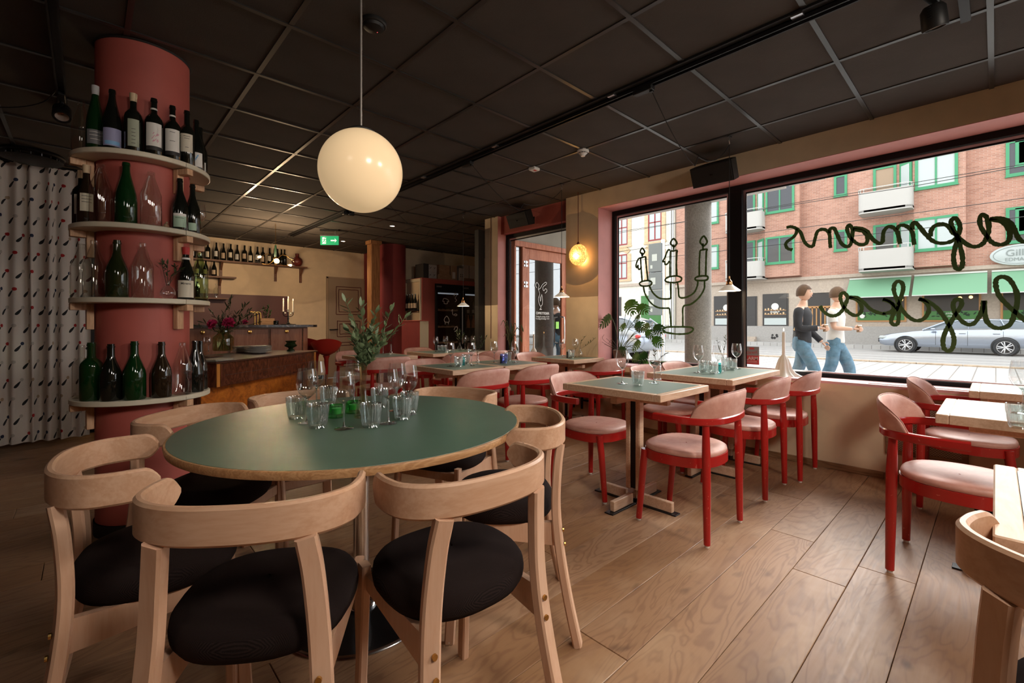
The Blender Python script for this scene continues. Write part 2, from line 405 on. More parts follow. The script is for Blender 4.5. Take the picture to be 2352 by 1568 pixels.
# second bay
G2 = 4.335
ws((WX, 3.517, 0), (G2, 4.754, .60), 'cream_wall')
ws((WX, 3.517, .60), (G2+.05, 4.754, .62), 'pink_reveal', 'window_sill')
ws((WX+.06, 3.517, 2.36), (G2+.1, 4.754, CEIL+.05), 'terracotta_wall', 'lintel')
ws((WX+.001, 4.750, .62), (G2+.03, 4.754, 2.607), 'pink_reveal', 'reveal')
ws((WX, 4.754, 0), (G2+.1, 5.03, CEIL+.05), 'cream_wall', 'pilaster')
MB().bb((4.07, 5.035, 0), (4.18, 5.12, 2.45)).obj('door_jamb', 'black_paint', wr, 0)
# window frames and glass
def win(n, x, y0, y1, z0, z1, mull=(), dx=.05):
    o = struct(bpy.data.objects.new('window_%d' % n, None)); C.objects.link(o)
    fr = [((x, y0, z0), (x+dx, y1, z0+.032)), ((x, y0, z1-.052), (x+dx, y1, z1)), ((x, y0, z0+.032), (x+dx, y0+.045, z1-.052)), ((x, y1-.045, z0+.032), (x+dx, y1, z1-.052))]
    for a, b in fr: MB().bb(a, b, b=.003).obj('window_frame', 'black_frame', o, 30)
    for (a, b) in mull: MB().bb((x-.01, a, z0+.032), (x+dx, b, z1-.052), b=.003).obj('mullion', 'black_frame', o, 30)
    ed = [y0+.045]+[q for ab in mull for q in ab]+[y1-.045]
    for k in range(0, len(ed), 2):
        a, b = ed[k], ed[k+1]
        # aluminium spacer strip then black gasket around each pane
        for (p, q) in (((x+.02, a, z0+.032), (x+.035, b, z0+.045)), ((x+.02, a, z1-.075), (x+.035, b, z1-.054)), ((x+.02, b-.022, z0+.045), (x+.035, b, z1-.075)), ((x+.02, a, z0+.045), (x+.035, a+.022, z1-.075))):
            MB().bb(p, q).obj('spacer_bar', 'alu', o, 0)
        MB().bb((x+.022, a+.022, z1-.088), (x+.034, b-.022, z1-.075)).obj('gasket', 'black_frame', o, 0)
        MB().bb((x+.022, b-.030, z0+.045), (x+.034, b-.022, z1-.088)).obj('gasket', 'black_frame', o, 0)
        MB().bb((x+.0265, a+.022, z0+.04), (x+.0295, b-.022, z1-.075)).obj('pane', 'window_glass', o, 0)
    return o
win(1, GX-.01, -2.6, 3.048, Z0, Z1-.004, ((1.613, 1.738),))
win(2, G2, 3.517, 4.750, .62, 2.36)
# baseboard
bb_ = sempty('baseboard_right'); y = -2.9
while y < 3.5:
    l_ = 1.15; MB().bb((WX-.013, y, 0), (WX, min(y+l_-.001, 3.517), .048), b=.002).obj('baseboard_board', 'oak_trim', bb_, 30); y += l_
# back walls
wb = sempty('wall_back')
ws((-.5, 9.3, 0), (4.5, 9.5, CEIL+.05), 'cream_wall', 'wall_panel', wb)
ws((4.35, 8.02, 0), (7., 8.2, CEIL+.05), 'cream_wall', 'wall_panel', wb)
ws((4.36, 8.2, 0), (4.5, 9.3, CEIL+.05), 'dark_red', 'wall_panel', wb)
ws((6.9, 4.7, 0), (7., 8.1, CEIL+.05), 'cream_wall', 'wall_panel', wb)
wl = sempty('wall_left')
ws((-3.6, 6.32, 0), (.1, 6.45, CEIL+.05), 'black_paint', 'wall_panel', wl)
ws((-.02, 6.45, 0), (.1, 9.5, CEIL+.05), 'black_paint', 'wall_panel', wl)
ws((-3.7, -3, 0), (-3.6, 6.4, CEIL+.05), 'dark_red', 'wall_panel', wl)
wf = sempty('wall_front')
ws((-3.7, -3.1, 0), (WX+.3, -3, CEIL+.05), 'cream_wall', 'wall_panel', wf)
for x0 in (-.0,):
    MB().bb((.1, 9.26, 0), (3.5, 9.3, .07)).obj('baseboard_board', 'black_paint', struct(sempty('baseboard_back')), 0)
# painted door in the back wall, canvas with drawn panels
d3 = struct(bpy.data.objects.new('door_2', None)); C.objects.link(d3)
MB().bb((3.585, 9.255, .01), (4.355, 9.3, 2.03), b=.003).obj('door_leaf', mat('door_canvas', (.33, .25, .18), .85), d3)
for a, b in (((3.55, 9.27, 0), (3.583, 9.3, 2.065)), ((4.357, 9.27, 0), (4.39, 9.3, 2.065)), ((3.55, 9.27, 2.032), (4.39, 9.3, 2.065))):
    MB().bb(a, b).obj('door_frame', mat('frame_taupe', (.36, .26, .18), .8) if 'frame_taupe' not in MATS else 'frame_taupe', d3, 0)
def drawn(x0, x1, z0, z1):
    for ins in (0, .055):
        p = [(x0+ins, 9.253, z0+ins*.9), (x1-ins, 9.253, z0+ins), (x1-ins*1.1, 9.253, z1-ins), (x0+ins*.9, 9.253, z1-ins*1.1), (x0+ins, 9.253, z0+ins*.9)]
        q = []
        for a, b in zip(p[:-1], p[1:]):
            for k in range(7): t = k/6; q.append(Vector(a).lerp(Vector(b), t)+Vector((random.uniform(-.004, .004), 0, random.uniform(-.004, .004))))
        ribbon(MB(), q, (0, -1, 0), .013, .002).obj('drawn_panel', mat('burgundy_line', (.09, .012, .012), .8) if 'burgundy_line' not in MATS else 'burgundy_line', d3, 0)
drawn(3.74, 4.27, 1.30, 1.87); drawn(3.76, 4.25, .84, 1.16); drawn(3.755, 4.25, .22, .72)
MB().tube([(3.61, 9.25, .985), (3.61, 9.21, .985), (3.755, 9.205, .99)], .011).obj('door_handle', 'black_matte', d3)
# cedar entrance door across the porch (door_1), on the far side of window 2
YD = 4.70
d1 = struct(bpy.data.objects.new('door_1', None)); C.objects.link(d1)
ws((4.435, YD+.0, 2.30), (6.2, YD+.14, 2.98), 'porch_panel' if 'porch_panel' in MATS else paint('porch_panel', (.30, .27, .22), .8).name, 'wall_panel', d1)
MB().bb((4.44, YD-.03, 2.22), (6.2, YD+.10, 2.30), b=.004).obj('door_frame', 'cedar_door', d1)
for (a, b) in ((4.44, 4.475), (4.60, 4.655), (5.60, 5.70), (6.12, 6.2)):
    MB().bb((a, YD-.02, -.05), (b, YD+.08, 2.22), b=.004).obj('door_frame', 'cedar_door', d1)
for (a, b, c_, d_) in ((4.66, .0, 4.765, 2.215), (5.49, .0, 5.595, 2.215), (4.765, 2.06, 5.49, 2.215), (4.765, 0, 5.49, .16)):
    MB().bb((a, YD, b), (c_, YD+.05, d_), b=.005).obj('door_stile', 'cedar_door', d1)
MB().bb((4.765, YD+.02, .16), (5.49, YD+.026, 2.06)).obj('pane', 'door_glass', d1, 0)
MB().bb((4.475, YD+.02, 0), (4.60, YD+.026, 2.22)).obj('pane', 'door_glass', d1, 0)
MB().bb((5.70, YD+.02, 0), (6.12, YD+.026, 2.22)).obj('pane', 'door_glass', d1, 0)
for z in (1.98, 1.68, .3):
    MB().tube([(4.657, YD-.03, z-.045), (4.657, YD-.03, z+.045)], .012, 10).bb((4.62, YD-.03, z-.04), (4.70, YD-.018, z-.012)).bb((4.62, YD-.03, z+.012), (4.70, YD-.018, z+.04)).obj('hinge', 'alu', d1)
MB().tube([(5.455, YD-.01, .80), (5.455, YD-.075, .81), (5.455, YD-.085, .86), (5.455, YD-.085, 1.16), (5.455, YD-.075, 1.21), (5.455, YD-.01, 1.22)], .012, 10).obj('pull_handle', 'chrome', d1)
text_obj('door_lettering', 'ÖPPETTIDER', .052, frameM((5.06, YD+.012, 1.265), (1, 0, 0), (0, 0, 1)), 'label_white', d1, bold=True)
text_obj('door_lettering', 'Tisdag & onsdag 17-24\nTorsdag & lördag 17-01', .032, frameM((5.06, YD+.012, 1.20), (1, 0, 0), (0, 0, 1)), 'label_white', d1)
def strokes(name, lists, fn, nrm, wd, m, parent, n=6, th=.0015):
    for l_ in lists:
        ribbon(MB(), bez([fn(*p) for p in l_], n), nrm, wd, th).obj(name, m, parent, 0)
fd = lambda x, z: Vector((4.90+x*.30, YD+.010, 1.34+z*.36))
strokes('line_drawing', [[(.1, .85), (.0, .95), (.1, 1.08), (.25, .95), (.2, .8), (.35, .85), (.5, 1.), (.75, 1.12), (.8, 1.05), (.55, .9), (.6, .75), (.75, .85), (.85, .75), (.7, .65)], [(.2, .8), (.3, .6), (.2, .4), (.3, .15), (.4, .1), (.5, .2), (.5, .45), (.45, .6)], [(.32, .5), (.36, .3), (.42, .55)], [(.38, .1), (.38, 0), (.3, -.04), (.46, -.04)]], fd, (0, -1, 0), .008, 'label_white', d1)
MB().bb((5.36, YD+.008, 1.03), (5.43, YD+.012, 1.14)).obj('green_notice', mat('notice_green', (.35, .75, .15), .6), d1, 0)
# porch wall and interior return
wp = sempty('wall_porch')
ws((6.2, YD, -.1), (6.9, YD+.14, 2.98), 'terracotta_wall', 'wall_panel', wp)
# round columns
def column(name, lbl, x, y, r, z0, z1, m):
    o = sempty(name, (x, y, 0))
    MB().lathe([(r, z0), (r, z1)], n=64).obj('shaft', m, o)
    return o
pc = column('round_pillar', '', .239, 3.273, .207, .07, CEIL-.004, 'column_red')
tag(pc, 'round terracotta pillar with wine bottle shelves beside the large round table', 'pillar')
MB().lathe([(.214, 0), (.214, .07)], n=48).obj('plinth', 'black_paint', pc); MB().lathe([(.210, 2.592), (.216, 2.600)], n=48).obj('collar', 'black_paint', pc)
p2 = column('round_pillar', '', 4.30, 7.95, .25, 0, CEIL, 'dark_red')
tag(p2, 'dark red round pillar behind the pine post near the back door', 'pillar')
po = thing('pine_post', 'square pine post with a plain cap beside the back door', 'post', (3.80, 7.72, 0))
MB().box((0, 0, 1.27), (.17, .17, 2.54), b=.006).obj('post_shaft', 'pine_post', po); MB().box((0, 0, 2.571), (.215, .215, .068), b=.004).obj('post_cap', 'pine_post', po)
# partition box
pt = thing('low_partition', 'low partition box, red side and cream end, left of the drinks cabinets', 'partition', (3.98, 6.6, 0))
MB().bb((-.08, -.286, 0), (-.074, .29, 1.15)).obj('side_panel', 'dark_red', pt, 0)
MB().bb((-.08, -.29, 0), (.08, -.286, 1.15)).obj('end_panel', mat('cream_panel', (.70, .62, .46), .6), pt, 0)
MB().bb((-.074, -.286, 0), (.08, .29, 1.15)).obj('core', 'dark_red', pt, 0)
MB().bb((-.09, -.30, 1.15), (.09, .30, 1.165), b=.002).obj('top_board', 'terracotta_wall', pt)
for o in (pc, p2): del o['kind']
# ---------------------------------------------------------------- furniture
TZ = .735
def face(a): return R(a-90)          # chairs are modelled facing +Y
def bevsec(w_, h_, b):               # chamfered rectangular section
    x, y = w_/2, h_/2
    return [(-x+b, -y), (x-b, -y), (x, -y+b), (x, y-b), (x-b, y), (-x+b, y), (-x, y-b), (-x, -y+b)]
def sweep(mb, pts, wdt, hgt, side, b=.004, cap=True):
    # rectangular section swept along pts; side(i) gives the width direction
    rows = []; P = [Vector(p) for p in pts]; N = len(P)
    for i, p in enumerate(P):
        t = (P[min(i+1, N-1)]-P[max(i-1, 0)]).normalized(); s_ = Vector(side(i)); s_ = (s_-t*s_.dot(t)).normalized(); u = t.cross(s_)
        w_ = wdt(i) if callable(wdt) else wdt; h_ = hgt(i) if callable(hgt) else hgt
        rows.append([p+s_*a+u*c for a, c in bevsec(w_, h_, min(b, w_*.45, h_*.45))])
    o = len(mb.v); mb.grid(rows, True); n = 8
    if cap: mb.f += [tuple(o+k for k in range(7, -1, -1)), tuple(o+(N-1)*n+k for k in range(n))]
    return mb
# --- beech chair with black wool seat
def build_wood_chair():
    t = thing('beech_chair', '', 'chair')
    # cushion
    mb = MB(); n = 48
    def rad(a):
        x = cos(a); y = sin(a); k = 1+.05*y
        return .222*k*(1/((abs(x)**2.5+abs(y)**2.5)**(1/2.5)))
    prof = [(.02, .416), (.80, .414), (.93, .420), (.985, .434), (1.0, .448), (.985, .462), (.93, .474), (.80, .483), (.5, .489), (.02, .491)]
    rows = []
    for (k, z) in prof:
        z = .448+(z-.448)*1.28
        rows.append([(rad(2*pi*i/n)*k*cos(2*pi*i/n), rad(2*pi*i/n)*k*sin(2*pi*i/n)*.97+.005, z+(.004*cos(2*pi*i/n)**2 if z > .46 else 0)) for i in range(n)])
    mb.grid(rows, True); mb.obj('seat', 'wool_black', t, 60)
    for s in (-1, 1):
        pts = bez([(s*.232, -.270, 0), (s*.214, -.232, .16), (s*.196, -.202, .33), (s*.184, -.190, .47), (s*.172, -.198, .60), (s*.160, -.212, .682)], 5)
        mb = sweep(MB(), pts, lambda i: .052-.006*abs(i/25-.5), .034, lambda i: (1, .25*s, 0), .006)
        l_ = mb.obj('leg', 'beech', t)
        MB().lathe([(.013, -.006), (.015, .004)], (s*.232, -.270, .005), 12, cap=True).obj('foot_cap', 'white_plastic', l_)
        for z, yy in ((.335, -.222), (.385, -.215)):
            MB().tube([(s*.190, yy, z), (s*.190, yy-.006, z)], .0075, 10).obj('bolt', 'brass', l_)
        pts = [(s*.200, .235, 0), (s*.197, .222, .2), (s*.195, .205, .44)]
        mb = sweep(MB(), pts, .028, .040, lambda i: (1, 0, 0), .005)
        l_ = mb.obj('leg', 'beech', t)
        MB().lathe([(.013, -.006), (.015, .004)], (s*.200, .235, .005), 12, cap=True).obj('foot_cap', 'white_plastic', l_)
        # wedge rail
        a = [( -.195, .33), (.21, .375), (.21, .413), (-.195, .413)]
        v = [(s*.186+dx, y, z) for dx in (-.011, .011) for y, z in a]
        MB().add(v, [(3, 2, 1, 0), (4, 5, 6, 7), (0, 1, 5, 4), (1, 2, 6, 5), (2, 3, 7, 6), (3, 0, 4, 7)]).obj('side_rail', 'beech', t, 0)
    MB().box((0, .195, .392), (.37, .02, .04), b=.003).obj('cross_rail', 'beech', t)
    # bent backrest band
    P = [(-.240, .012), (-.250, -.035), (-.252, -.085), (-.238, -.145), (-.190, -.195), (-.11, -.228), (0, -.238), (.11, -.228), (.190, -.195), (.238, -.145), (.252, -.085), (.250, -.035), (.240, .012)]
    pts = bez([(x, y, .7185) for x, y in P], 6); N = len(pts)
    def hg(i):
        d = min(i, N-1-i)/(N-1)
        return .080*min(1, (1-(1-min(1, d/.075))**2.2)*.72+.28)
    sweep(MB(), pts, .021, hg, lambda i: Vector((0, 0, 1)).cross((pts[min(i+1, N-1)]-pts[max(i-1, 0)])), .006).obj('backrest', 'beech_band', t)
    S_ = Matrix.Diagonal((.885, .885, 1, 1))
    for c_ in t.children:
        c_.data.transform(S_)
        for d_ in c_.children: d_.data.transform(S_)
    return t
WL = ['beech chair with black seat at the far left of the round table', 'beech chair nearest the camera, its black seat left of the chrome post', 'beech chair nearest the camera, its black seat right of the chrome post',
      'beech chair at the right edge of the round table, curved back overlapping another', 'beech chair behind the round table, right of the glasses', 'beech chair behind the round table, in front of the burl sideboard', 'beech chair between the terracotta pillar and the round table']
RT = Vector((.79, 1.71, 0))
wspots = [(.145, 1.665, -5), (.325, 1.205, 54), (.735, 1.025, 87), (1.20, 1.305, 139), (1.365, 1.94, 202), (.79, 2.34, 270), (.37, 2.165, 314)]
wc = build_wood_chair()
for k, (x, y, a) in enumerate(wspots):
    if k == 0: wc.location = (x, y, 0); wc.rotation_euler.z = face(a); o = wc; o['label'] = WL[0]; o['group'] = 'beech chairs around the round table'
    else: o = dup(wc, (x, y, 0), face(a), WL[k])
o = dup(wc, (1.205, -.20, 0), face(-18), 'beech chair cut off by the right edge of the photo'); del o['group']
# --- red lacquered chair with pink leather
def build_red_chair():
    t = thing('red_chair', '', 'chair')
    n = 40
    def outl(k, off=0.):
        pts = []
        for i in range(n):
            a = 2*pi*i/n; x = cos(a); y = sin(a)
            r = 1/((abs(x)**2.6+abs(y)**2.4)**(1/2.5))
            w_ = .218+.012*y
            pts.append((x*r*(w_+off)*k, y*r*(.200+off)*k+.01))
        return pts
    rows = []
    for k, z in ((.9, .418), (.985, .420), (1., .430), (.985, .441), (.93, .448), (.75, .452), (.4, .447), (.02, .445)):
        rows.append([(x, y, z+(.010*(y-.0)/.2 if y > .08 else 0)*0) for x, y in outl(k)])
    MB().grid(rows, True).obj('seat', 'pink_leather', t, 60)
    o1 = outl(1, .003); o2 = outl(1, -.022)
    mb = MB(); mb.grid([[(x, y, .368) for x, y in o1], [(x, y, .419) for x, y in o1], [(x, y, .419) for x, y in o2], [(x, y, .368) for x, y in o2], [(x, y, .368) for x, y in o1]], True)
    mb.obj('seat_frame', 'red_lacquer', t)
    for s in (-1, 1):
        l_ = MB().tube([(s*.212, -.200, .012), (s*.209, -.196, .3), (s*.209, -.194, .45), (s*.204, -.190, .605)], [.0165, .0205, .021, .0165], 14).obj('leg', 'red_lacquer', t)
        MB().lathe([(.011, 0), (.012, .014)], (s*.212, -.200, 0), 10, cap=True).obj('foot_cap', 'white_plastic', l_)
        l_ = MB().tube([(s*.176, .205, .012), (s*.176, .178, .3), (s*.178, .165, .413)], [.0165, .0205, .020], 14).obj('leg', 'red_lacquer', t)
        MB().lathe([(.011, 0), (.012, .014)], (s*.176, .205, 0), 10, cap=True).obj('foot_cap', 'white_plastic', l_)
    P = [(-.262, .06), (-.268, -.02), (-.262, -.10), (-.228, -.178), (-.155, -.228), (0, -.248), (.155, -.228), (.228, -.178), (.262, -.10), (.268, -.02), (.262, .06)]
    pts = bez([(x, y, .6235) for x, y in P], 5); N = len(pts)
    sweep(MB(), pts, .034, .038, lambda i: Vector((0, 0, 1)).cross((pts[min(i+1, N-1)]-pts[max(i-1, 0)])), .006).obj('armrest_rail', 'red_lacquer', t)
    # upholstered back: crescent standing on the rail
    Q = [p for p in pts]; m_ = len(Q); rows = []
    i0, i1 = int(N*.24), int(N*.76); idx = list(range(i0, i1+1)); K = len(idx)
    lay = []
    for j, i in enumerate(idx):
        t_ = j/(K-1)*2-1; hgt = .125*max(0, 1-abs(t_)**2.6)**.62
        p = Q[i]; tan = (Q[i+1]-Q[i-1]).normalized(); nr = Vector((0, 0, 1)).cross(tan)*-1   # outward
        if nr.y > 0 and abs(t_) < .3: nr = -nr
        lay.append((p, nr, hgt))
    def pt(p, nr, h, off): return p+Vector((0, 0, .017+h))+nr*(off+h*.16)
    prof = [(0, .012), (.0, -.012), (.35, -.012), (.7, -.010), (.93, -.007), (1., 0), (.93, .008), (.7, .011), (.35, .012), (0, .012)]
    rows = [[pt(p, nr, h*a, o_) for a, o_ in prof] for p, nr, h in lay]
    MB().grid(rows).obj('backrest', 'pink_leather', t, 50)
    MB().tube([pt(p, nr, h, .0) for p, nr, h in lay], .0028, 6).obj('piping', 'leather_seam', t)
    return t
rc = build_red_chair()
RG = 'red chairs with pink leather at the small tables'
reds = [(2.47, 1.185, 90, 'red chair in front of the nearest small square table, complete on the open floor'), (2.52, 1.86, 270, 'red chair on the far side of the nearest small square table'),
        (3.31, 1.195, 90, 'red chair at the wide window table, middle of the three in a row'), (3.865, 1.145, 90, 'red chair closest to the window sill, last of the three in a row'),
        (3.42, 1.80, 270, 'red chair behind the wide window table, left one under the monstera'), (3.90, 1.78, 270, 'red chair behind the wide window table, right one by the sill'),
        (2.27, 2.90, 90, 'red chair at the joined middle tables, left one with its back to the camera'), (2.85, 2.88, 90, 'red chair at the joined middle tables, right one with its back to the camera'),
        (2.42, 3.62, 270, 'red chair across the joined middle tables, left one'), (3.06, 3.62, 270, 'red chair across the joined middle tables, right one'),
        (3.88, 2.86, 90, 'red chair at the table by the cream pillar, near side'), (3.93, 3.66, 270, 'red chair at the table by the cream pillar, far side by the porch window'),
        (3.34, 4.66, 90, 'red chair at the far long table, near side left'), (3.87, 4.66, 90, 'red chair at the far long table, near side right'), (3.5, 5.50, 270, 'red chair at the far long table, far side by the partition'),
        (2.34, 4.56, 90, 'red chair at the far left table, near side behind the leafy vase'), (2.5, 5.42, 270, 'red chair at the far left table, far side by the back door'),
        (2.84, .12, 270, 'red chair at the right edge, nearer one beside the pale square table'), (3.88, .12, 270, 'red chair at the right edge beside the window, in front of the cane grille')]
for k, (x, y, a, lb) in enumerate(reds):
    if k == 0: rc.location = (x, y, 0); rc.rotation_euler.z = face(a); rc['label'] = lb; rc['group'] = RG
    else: dup(rc, (x, y, 0), face(a + random.uniform(-2, 2)), lb)
# --- round table
t = thing('round_table', 'large round green table with pale wood edge on a chrome post', 'table', RT)
MB().lathe([(.001, -.028), (.60, -.028), (.618, -.024), (.622, -.006), (.619, -.0005), (.612, 0)], (0, 0, TZ), 128).obj('edge_band', 'round_edge', t, 50)
MB().lathe([(.001, .0008), (.613, .0008), (.614, -.001)], (0, 0, TZ), 128).obj('tabletop', 'laminate_green', t, 50)
MB().lathe([(.030, .03), (.030, .69), (.05, .694), (.05, .707)], n=32).obj('post', 'chrome', t)
MB().lathe([(.062, .012), (.062, .022), (.052, .034), (.032, .040)], n=32).obj('collar', 'chrome', t)
MB().lathe([(.001, .016), (.06, .016), (.20, .013), (.276, .008)], n=96).obj('base_plate', 'dark_steel', t, 60)
MB().lathe([(.275, .0085), (.284, .006), (.286, .001), (.28, 0)], n=96).obj('base_rim', 'steel_rim', t, 60)
# --- small tables
def small_table(x0, x1, y0, y1, lb, group='small rectangular cafe tables', feet=((0,),)):
    cx, cy = (x0+x1)/2, (y0+y1)/2; W, D = x1-x0, y1-y0
    t = thing('square_table', lb, 'table', (cx, cy, 0), group=group)
    e = .042; th = .04
    MB().box((0, 0, TZ-.006), (W-2*e, D-2*e, .012)).obj('tabletop', 'laminate_small', t, 0)
    for a, b_, m_ in (((-W/2, -D/2), (W/2, -D/2+e), 0), ((-W/2, D/2-e), (W/2, D/2), 0)):
        MB().bb((a[0], a[1], TZ-th), (b_[0], b_[1], TZ), b=.003).obj('edge_strip', 'table_oak', t)
    for s in (-1, 1):
        MB().box((s*(W/2-e/2), 0, TZ-th/2), (e, D-2*e-.0006, th), b=.002).obj('edge_strip', 'table_oak', t)
    MB().box((0, 0, TZ-.026), (W-2*e, D-2*e, .024)).obj('core_board', 'table_oak', t, 0)
    n = 2 if W > .85 else 1
    for k in range(n):
        px = 0 if n == 1 else (-W/4+.02, W/4-.02)[k]
        for s in (-1, 1): MB().box((px, s*.034, .385), (.052, .032, .61), b=.006).obj('post', 'table_oak', t)
        MB().box((px, 0, .39), (.038, .034, .60)).obj('post_core', 'black_steel', t, 0)
        MB().box((px, 0, .665), (min(.46, W-.1), .045, .05), b=.003).obj('support_arm', 'table_oak', t)
        MB().box((px, 0, .650), (.045, min(.46, D-.1), .04), b=.003).obj('support_arm', 'table_oak', t)
        MB().box((px, 0, .0035), (min(.56, W-.03) if n == 1 else .46, .058, .007), b=.001).obj('foot_plate', 'black_steel', t)
        MB().box((px, 0, .0035), (.058, .57, .007), b=.001).obj('foot_plate', 'black_steel', t)
        for s in (-1, 1):
            MB().box((px+s*.142, 0, .037), (.205 if n == 1 else .16, .03, .06), b=.003).obj('foot_bar', 'table_oak', t)
            MB().box((px, s*.155, .037), (.03, .20, .06), b=.003).obj('foot_bar', 'table_oak', t)
    return t
small_table(2.21, 2.80, 1.21, 1.885, 'nearest small square table set for two, alone on its cross foot')
small_table(3.155, 4.13, 1.205, 1.845, 'wide pale table pushed to the window, between two pairs of red chairs')
small_table(2.145, 2.697, 2.98, 3.60, 'left one of the two joined tables in the middle of the room')
small_table(2.70, 3.25, 2.965, 3.59, 'right one of the two joined tables in the middle of the room')
small_table(3.135, 4.09, 4.77, 5.40, 'far long table in front of the drinks cabinets')
small_table(2.22, 2.85, 4.66, 5.33, 'far left table partly hidden by the leafy vase')
small_table(3.655, 4.18, 2.965, 3.58, 'table against the cream pillar under the amber glass lamp')
small_table(3.645, 4.15, -.5, .105, 'pale table at the right edge pushed against the window')
small_table(2.615, 3.20, -.47, .175, 'pale square table at the right edge with a wine glass on it')
small_table(1.195, 1.80, -.64, .004, 'table in the lower right corner, only its corner showing')
# ---------------------------------------------------------------- pillar shelves, bottles, glassware
PCX, PCY = .239, 3.273
PC = Vector((PCX, PCY))
CAMD = math.atan2(-PCY, -PCX)      # direction from pillar to the camera
def ring_pos(u, rad=.257):
    a = ray(u, CY); d = Vector((a[0], a[1])).normalized()
    b = d.dot(PC); c_ = PC.length_squared-rad*rad; q = b*b-c_
    t = b-(sqrt(q) if q > 0 else 0)
    p = d*t
    if q <= 0: p = PC+(p-PC).normalized()*rad
    return p
SHZ = [1.991, 1.622, 1.247, .727]
nm = ['topmost', 'second', 'third', 'lowest']
for k, z in enumerate(SHZ):
    t = thing('ring_shelf', '%s cream ring shelf around the terracotta pillar' % nm[k], 'shelf', (PCX, PCY, z), group='ring shelves on the pillar')
    seam = CAMD+R(35)
    for h in range(2):
        a0 = seam+h*pi+.004; n = 40; rows = []
        for i in range(n+1):
            a = a0+(pi-.008)*i/n; c, s = cos(a), sin(a)
            rows.append([(.209*c, .209*s, 0), (.303*c, .303*s, 0), (.307*c, .307*s, -.003), (.307*c, .307*s, -.024), (.303*c, .303*s, -.027), (.209*c, .209*s, -.027)])
        MB().grid(rows, True).obj('shelf_board', 'shelf_white', t, 30)
    for da in (-78, 40, 112):
        a = CAMD+R(da); M = Matrix.Rotation(a, 4, 'Z')
        b = MB().box((0, 0, 0), (.030, .038, .135), M=M @ Matrix.Translation((.227, 0, -.0955)), b=.002)
        b.box((0, 0, 0), (.062, .038, .034), M=M @ Matrix.Translation((.2735, 0, -.0455)), b=.002); b.obj('bracket', 'pine_bracket', t)
# bottle shapes: list of (r, z) for height 1 / radius 1
PRO = {
 'burg': [(.0, 0), (.93, .0), (1, .015), (1, .42), (.93, .50), (.72, .60), (.47, .71), (.36, .78), (.335, .93), (.38, .935), (.38, .965), (.33, .97), (.33, 1), (.0, 1)],
 'bord': [(.0, 0), (.93, .0), (1, .015), (1, .58), (.93, .64), (.65, .70), (.40, .735), (.36, .78), (.355, .94), (.40, .945), (.40, .97), (.36, .975), (.36, 1), (.0, 1)],
 'flute': [(.0, 0), (.93, .0), (1, .015), (1, .36), (.90, .50), (.68, .64), (.45, .78), (.36, .86), (.34, .94), (.38, .945), (.38, .97), (.34, 1), (.0, 1)],
 'cone': [(.0, .01), (.9, .0), (1, .02), (1, .56), (.93, .61), (.62, .76), (.34, .90), (.30, .93), (.36, .935), (.36, .985), (.30, .99), (.28, 1)],
 'jug': [(.0, 0), (.93, .0), (1, .015), (1, .56), (.96, .62), (.75, .69), (.42, .74), (.34, .78), (.33, .93), (.38, .935), (.38, .97), (.33, 1), (.0, 1)],
 'spirit': [(.0, 0), (.95, 0), (1, .01), (1, .6), (.9, .66), (.45, .72), (.33, .76), (.33, .92), (.42, .93), (.42, 1), (0, 1)]}
BM = {}
def curved_patch(r, z0, z1, half, n=10):
    rows = []
    for z in (z0, z1): rows.append([(r*cos(a), r*sin(a), z) for a in [-half+2*half*i/n for i in range(n+1)]])
    rows.append([((r-.0008)*cos(a), (r-.0008)*sin(a), z1) for a in [-half+2*half*i/n for i in range(n+1)]])
    return MB().grid(rows)
def bottle(x, y, z, kind, h, r, m, label, cat='bottle', cap=None, lab=None, extra=None, group=None, aim=None, name='wine_bottle', seg=28):
    t = thing(name, label, cat, (x, y, z), group=group)
    key = (kind, round(h, 4), round(r, 4), m, seg)
    if key not in BM: BM[key] = MB().lathe([(max(.0008, a*r), b*h) for a, b in PRO[kind]], n=seg).mesh('bottle_body', m, 40)
    link('bottle_body', BM[key], t)
    a = atan2(-y, -x) if aim is None else aim
    if cap:
        ck = ('cap', cap, kind, round(h, 4), round(r, 4))
        if ck not in BM: BM[ck] = MB().lathe([(.39*r, h*.86), (.40*r+.0006, h*.93), (.43*r, h*.94), (.42*r, h*1.002), (.0008, h*1.004)], n=seg).mesh('capsule', cap, 40)
        link('capsule', BM[ck], t)
    if lab:
        for (lm, z0, z1, half) in lab:
            if lm == 'NECK':
                link('neck_band', MB().lathe([(.50*r, z0*h), (.47*r, z1*h)] if kind != 'bord' else [(.385*r, (z0+.05)*h), (.375*r, (z1+.05)*h)], n=seg).mesh('neck_band', 'label_white', 60), t); continue
            lk = ('lab', lm, round(r, 4), round(h, 4), z0, z1, half)
            if lk not in BM: BM[lk] = curved_patch(r+.0009, z0*h, z1*h, half).mesh('bottle_label', lm, 60)
            link('bottle_label', BM[lk], t, None, a)
    if extra: extra(t, a, r, h)
    return t
def curved_text(body, size, t, a, r, z, m, bold=False):
    me = text_mesh(body, size, .0004, bold)
    for v in me.vertices:
        an = v.co.x/r; rr = r+.0016+v.co.z; zz = z+v.co.y
        v.co = (rr*cos(an), rr*sin(an), zz)
    me.materials.clear(); me.materials.append(MATS[m]); me.name = 'label_print'
    return link('label_print', me, t, None, a)
def deco_lines(zs, wd, m='ink'):
    def f(t, a, r, h):
        for z, w_ in zip(zs, wd): link('label_print', curved_patch(r+.0016, z*h, z*h+.0022, w_, 6).mesh('label_print', m, 0), t, None, a)
    return f
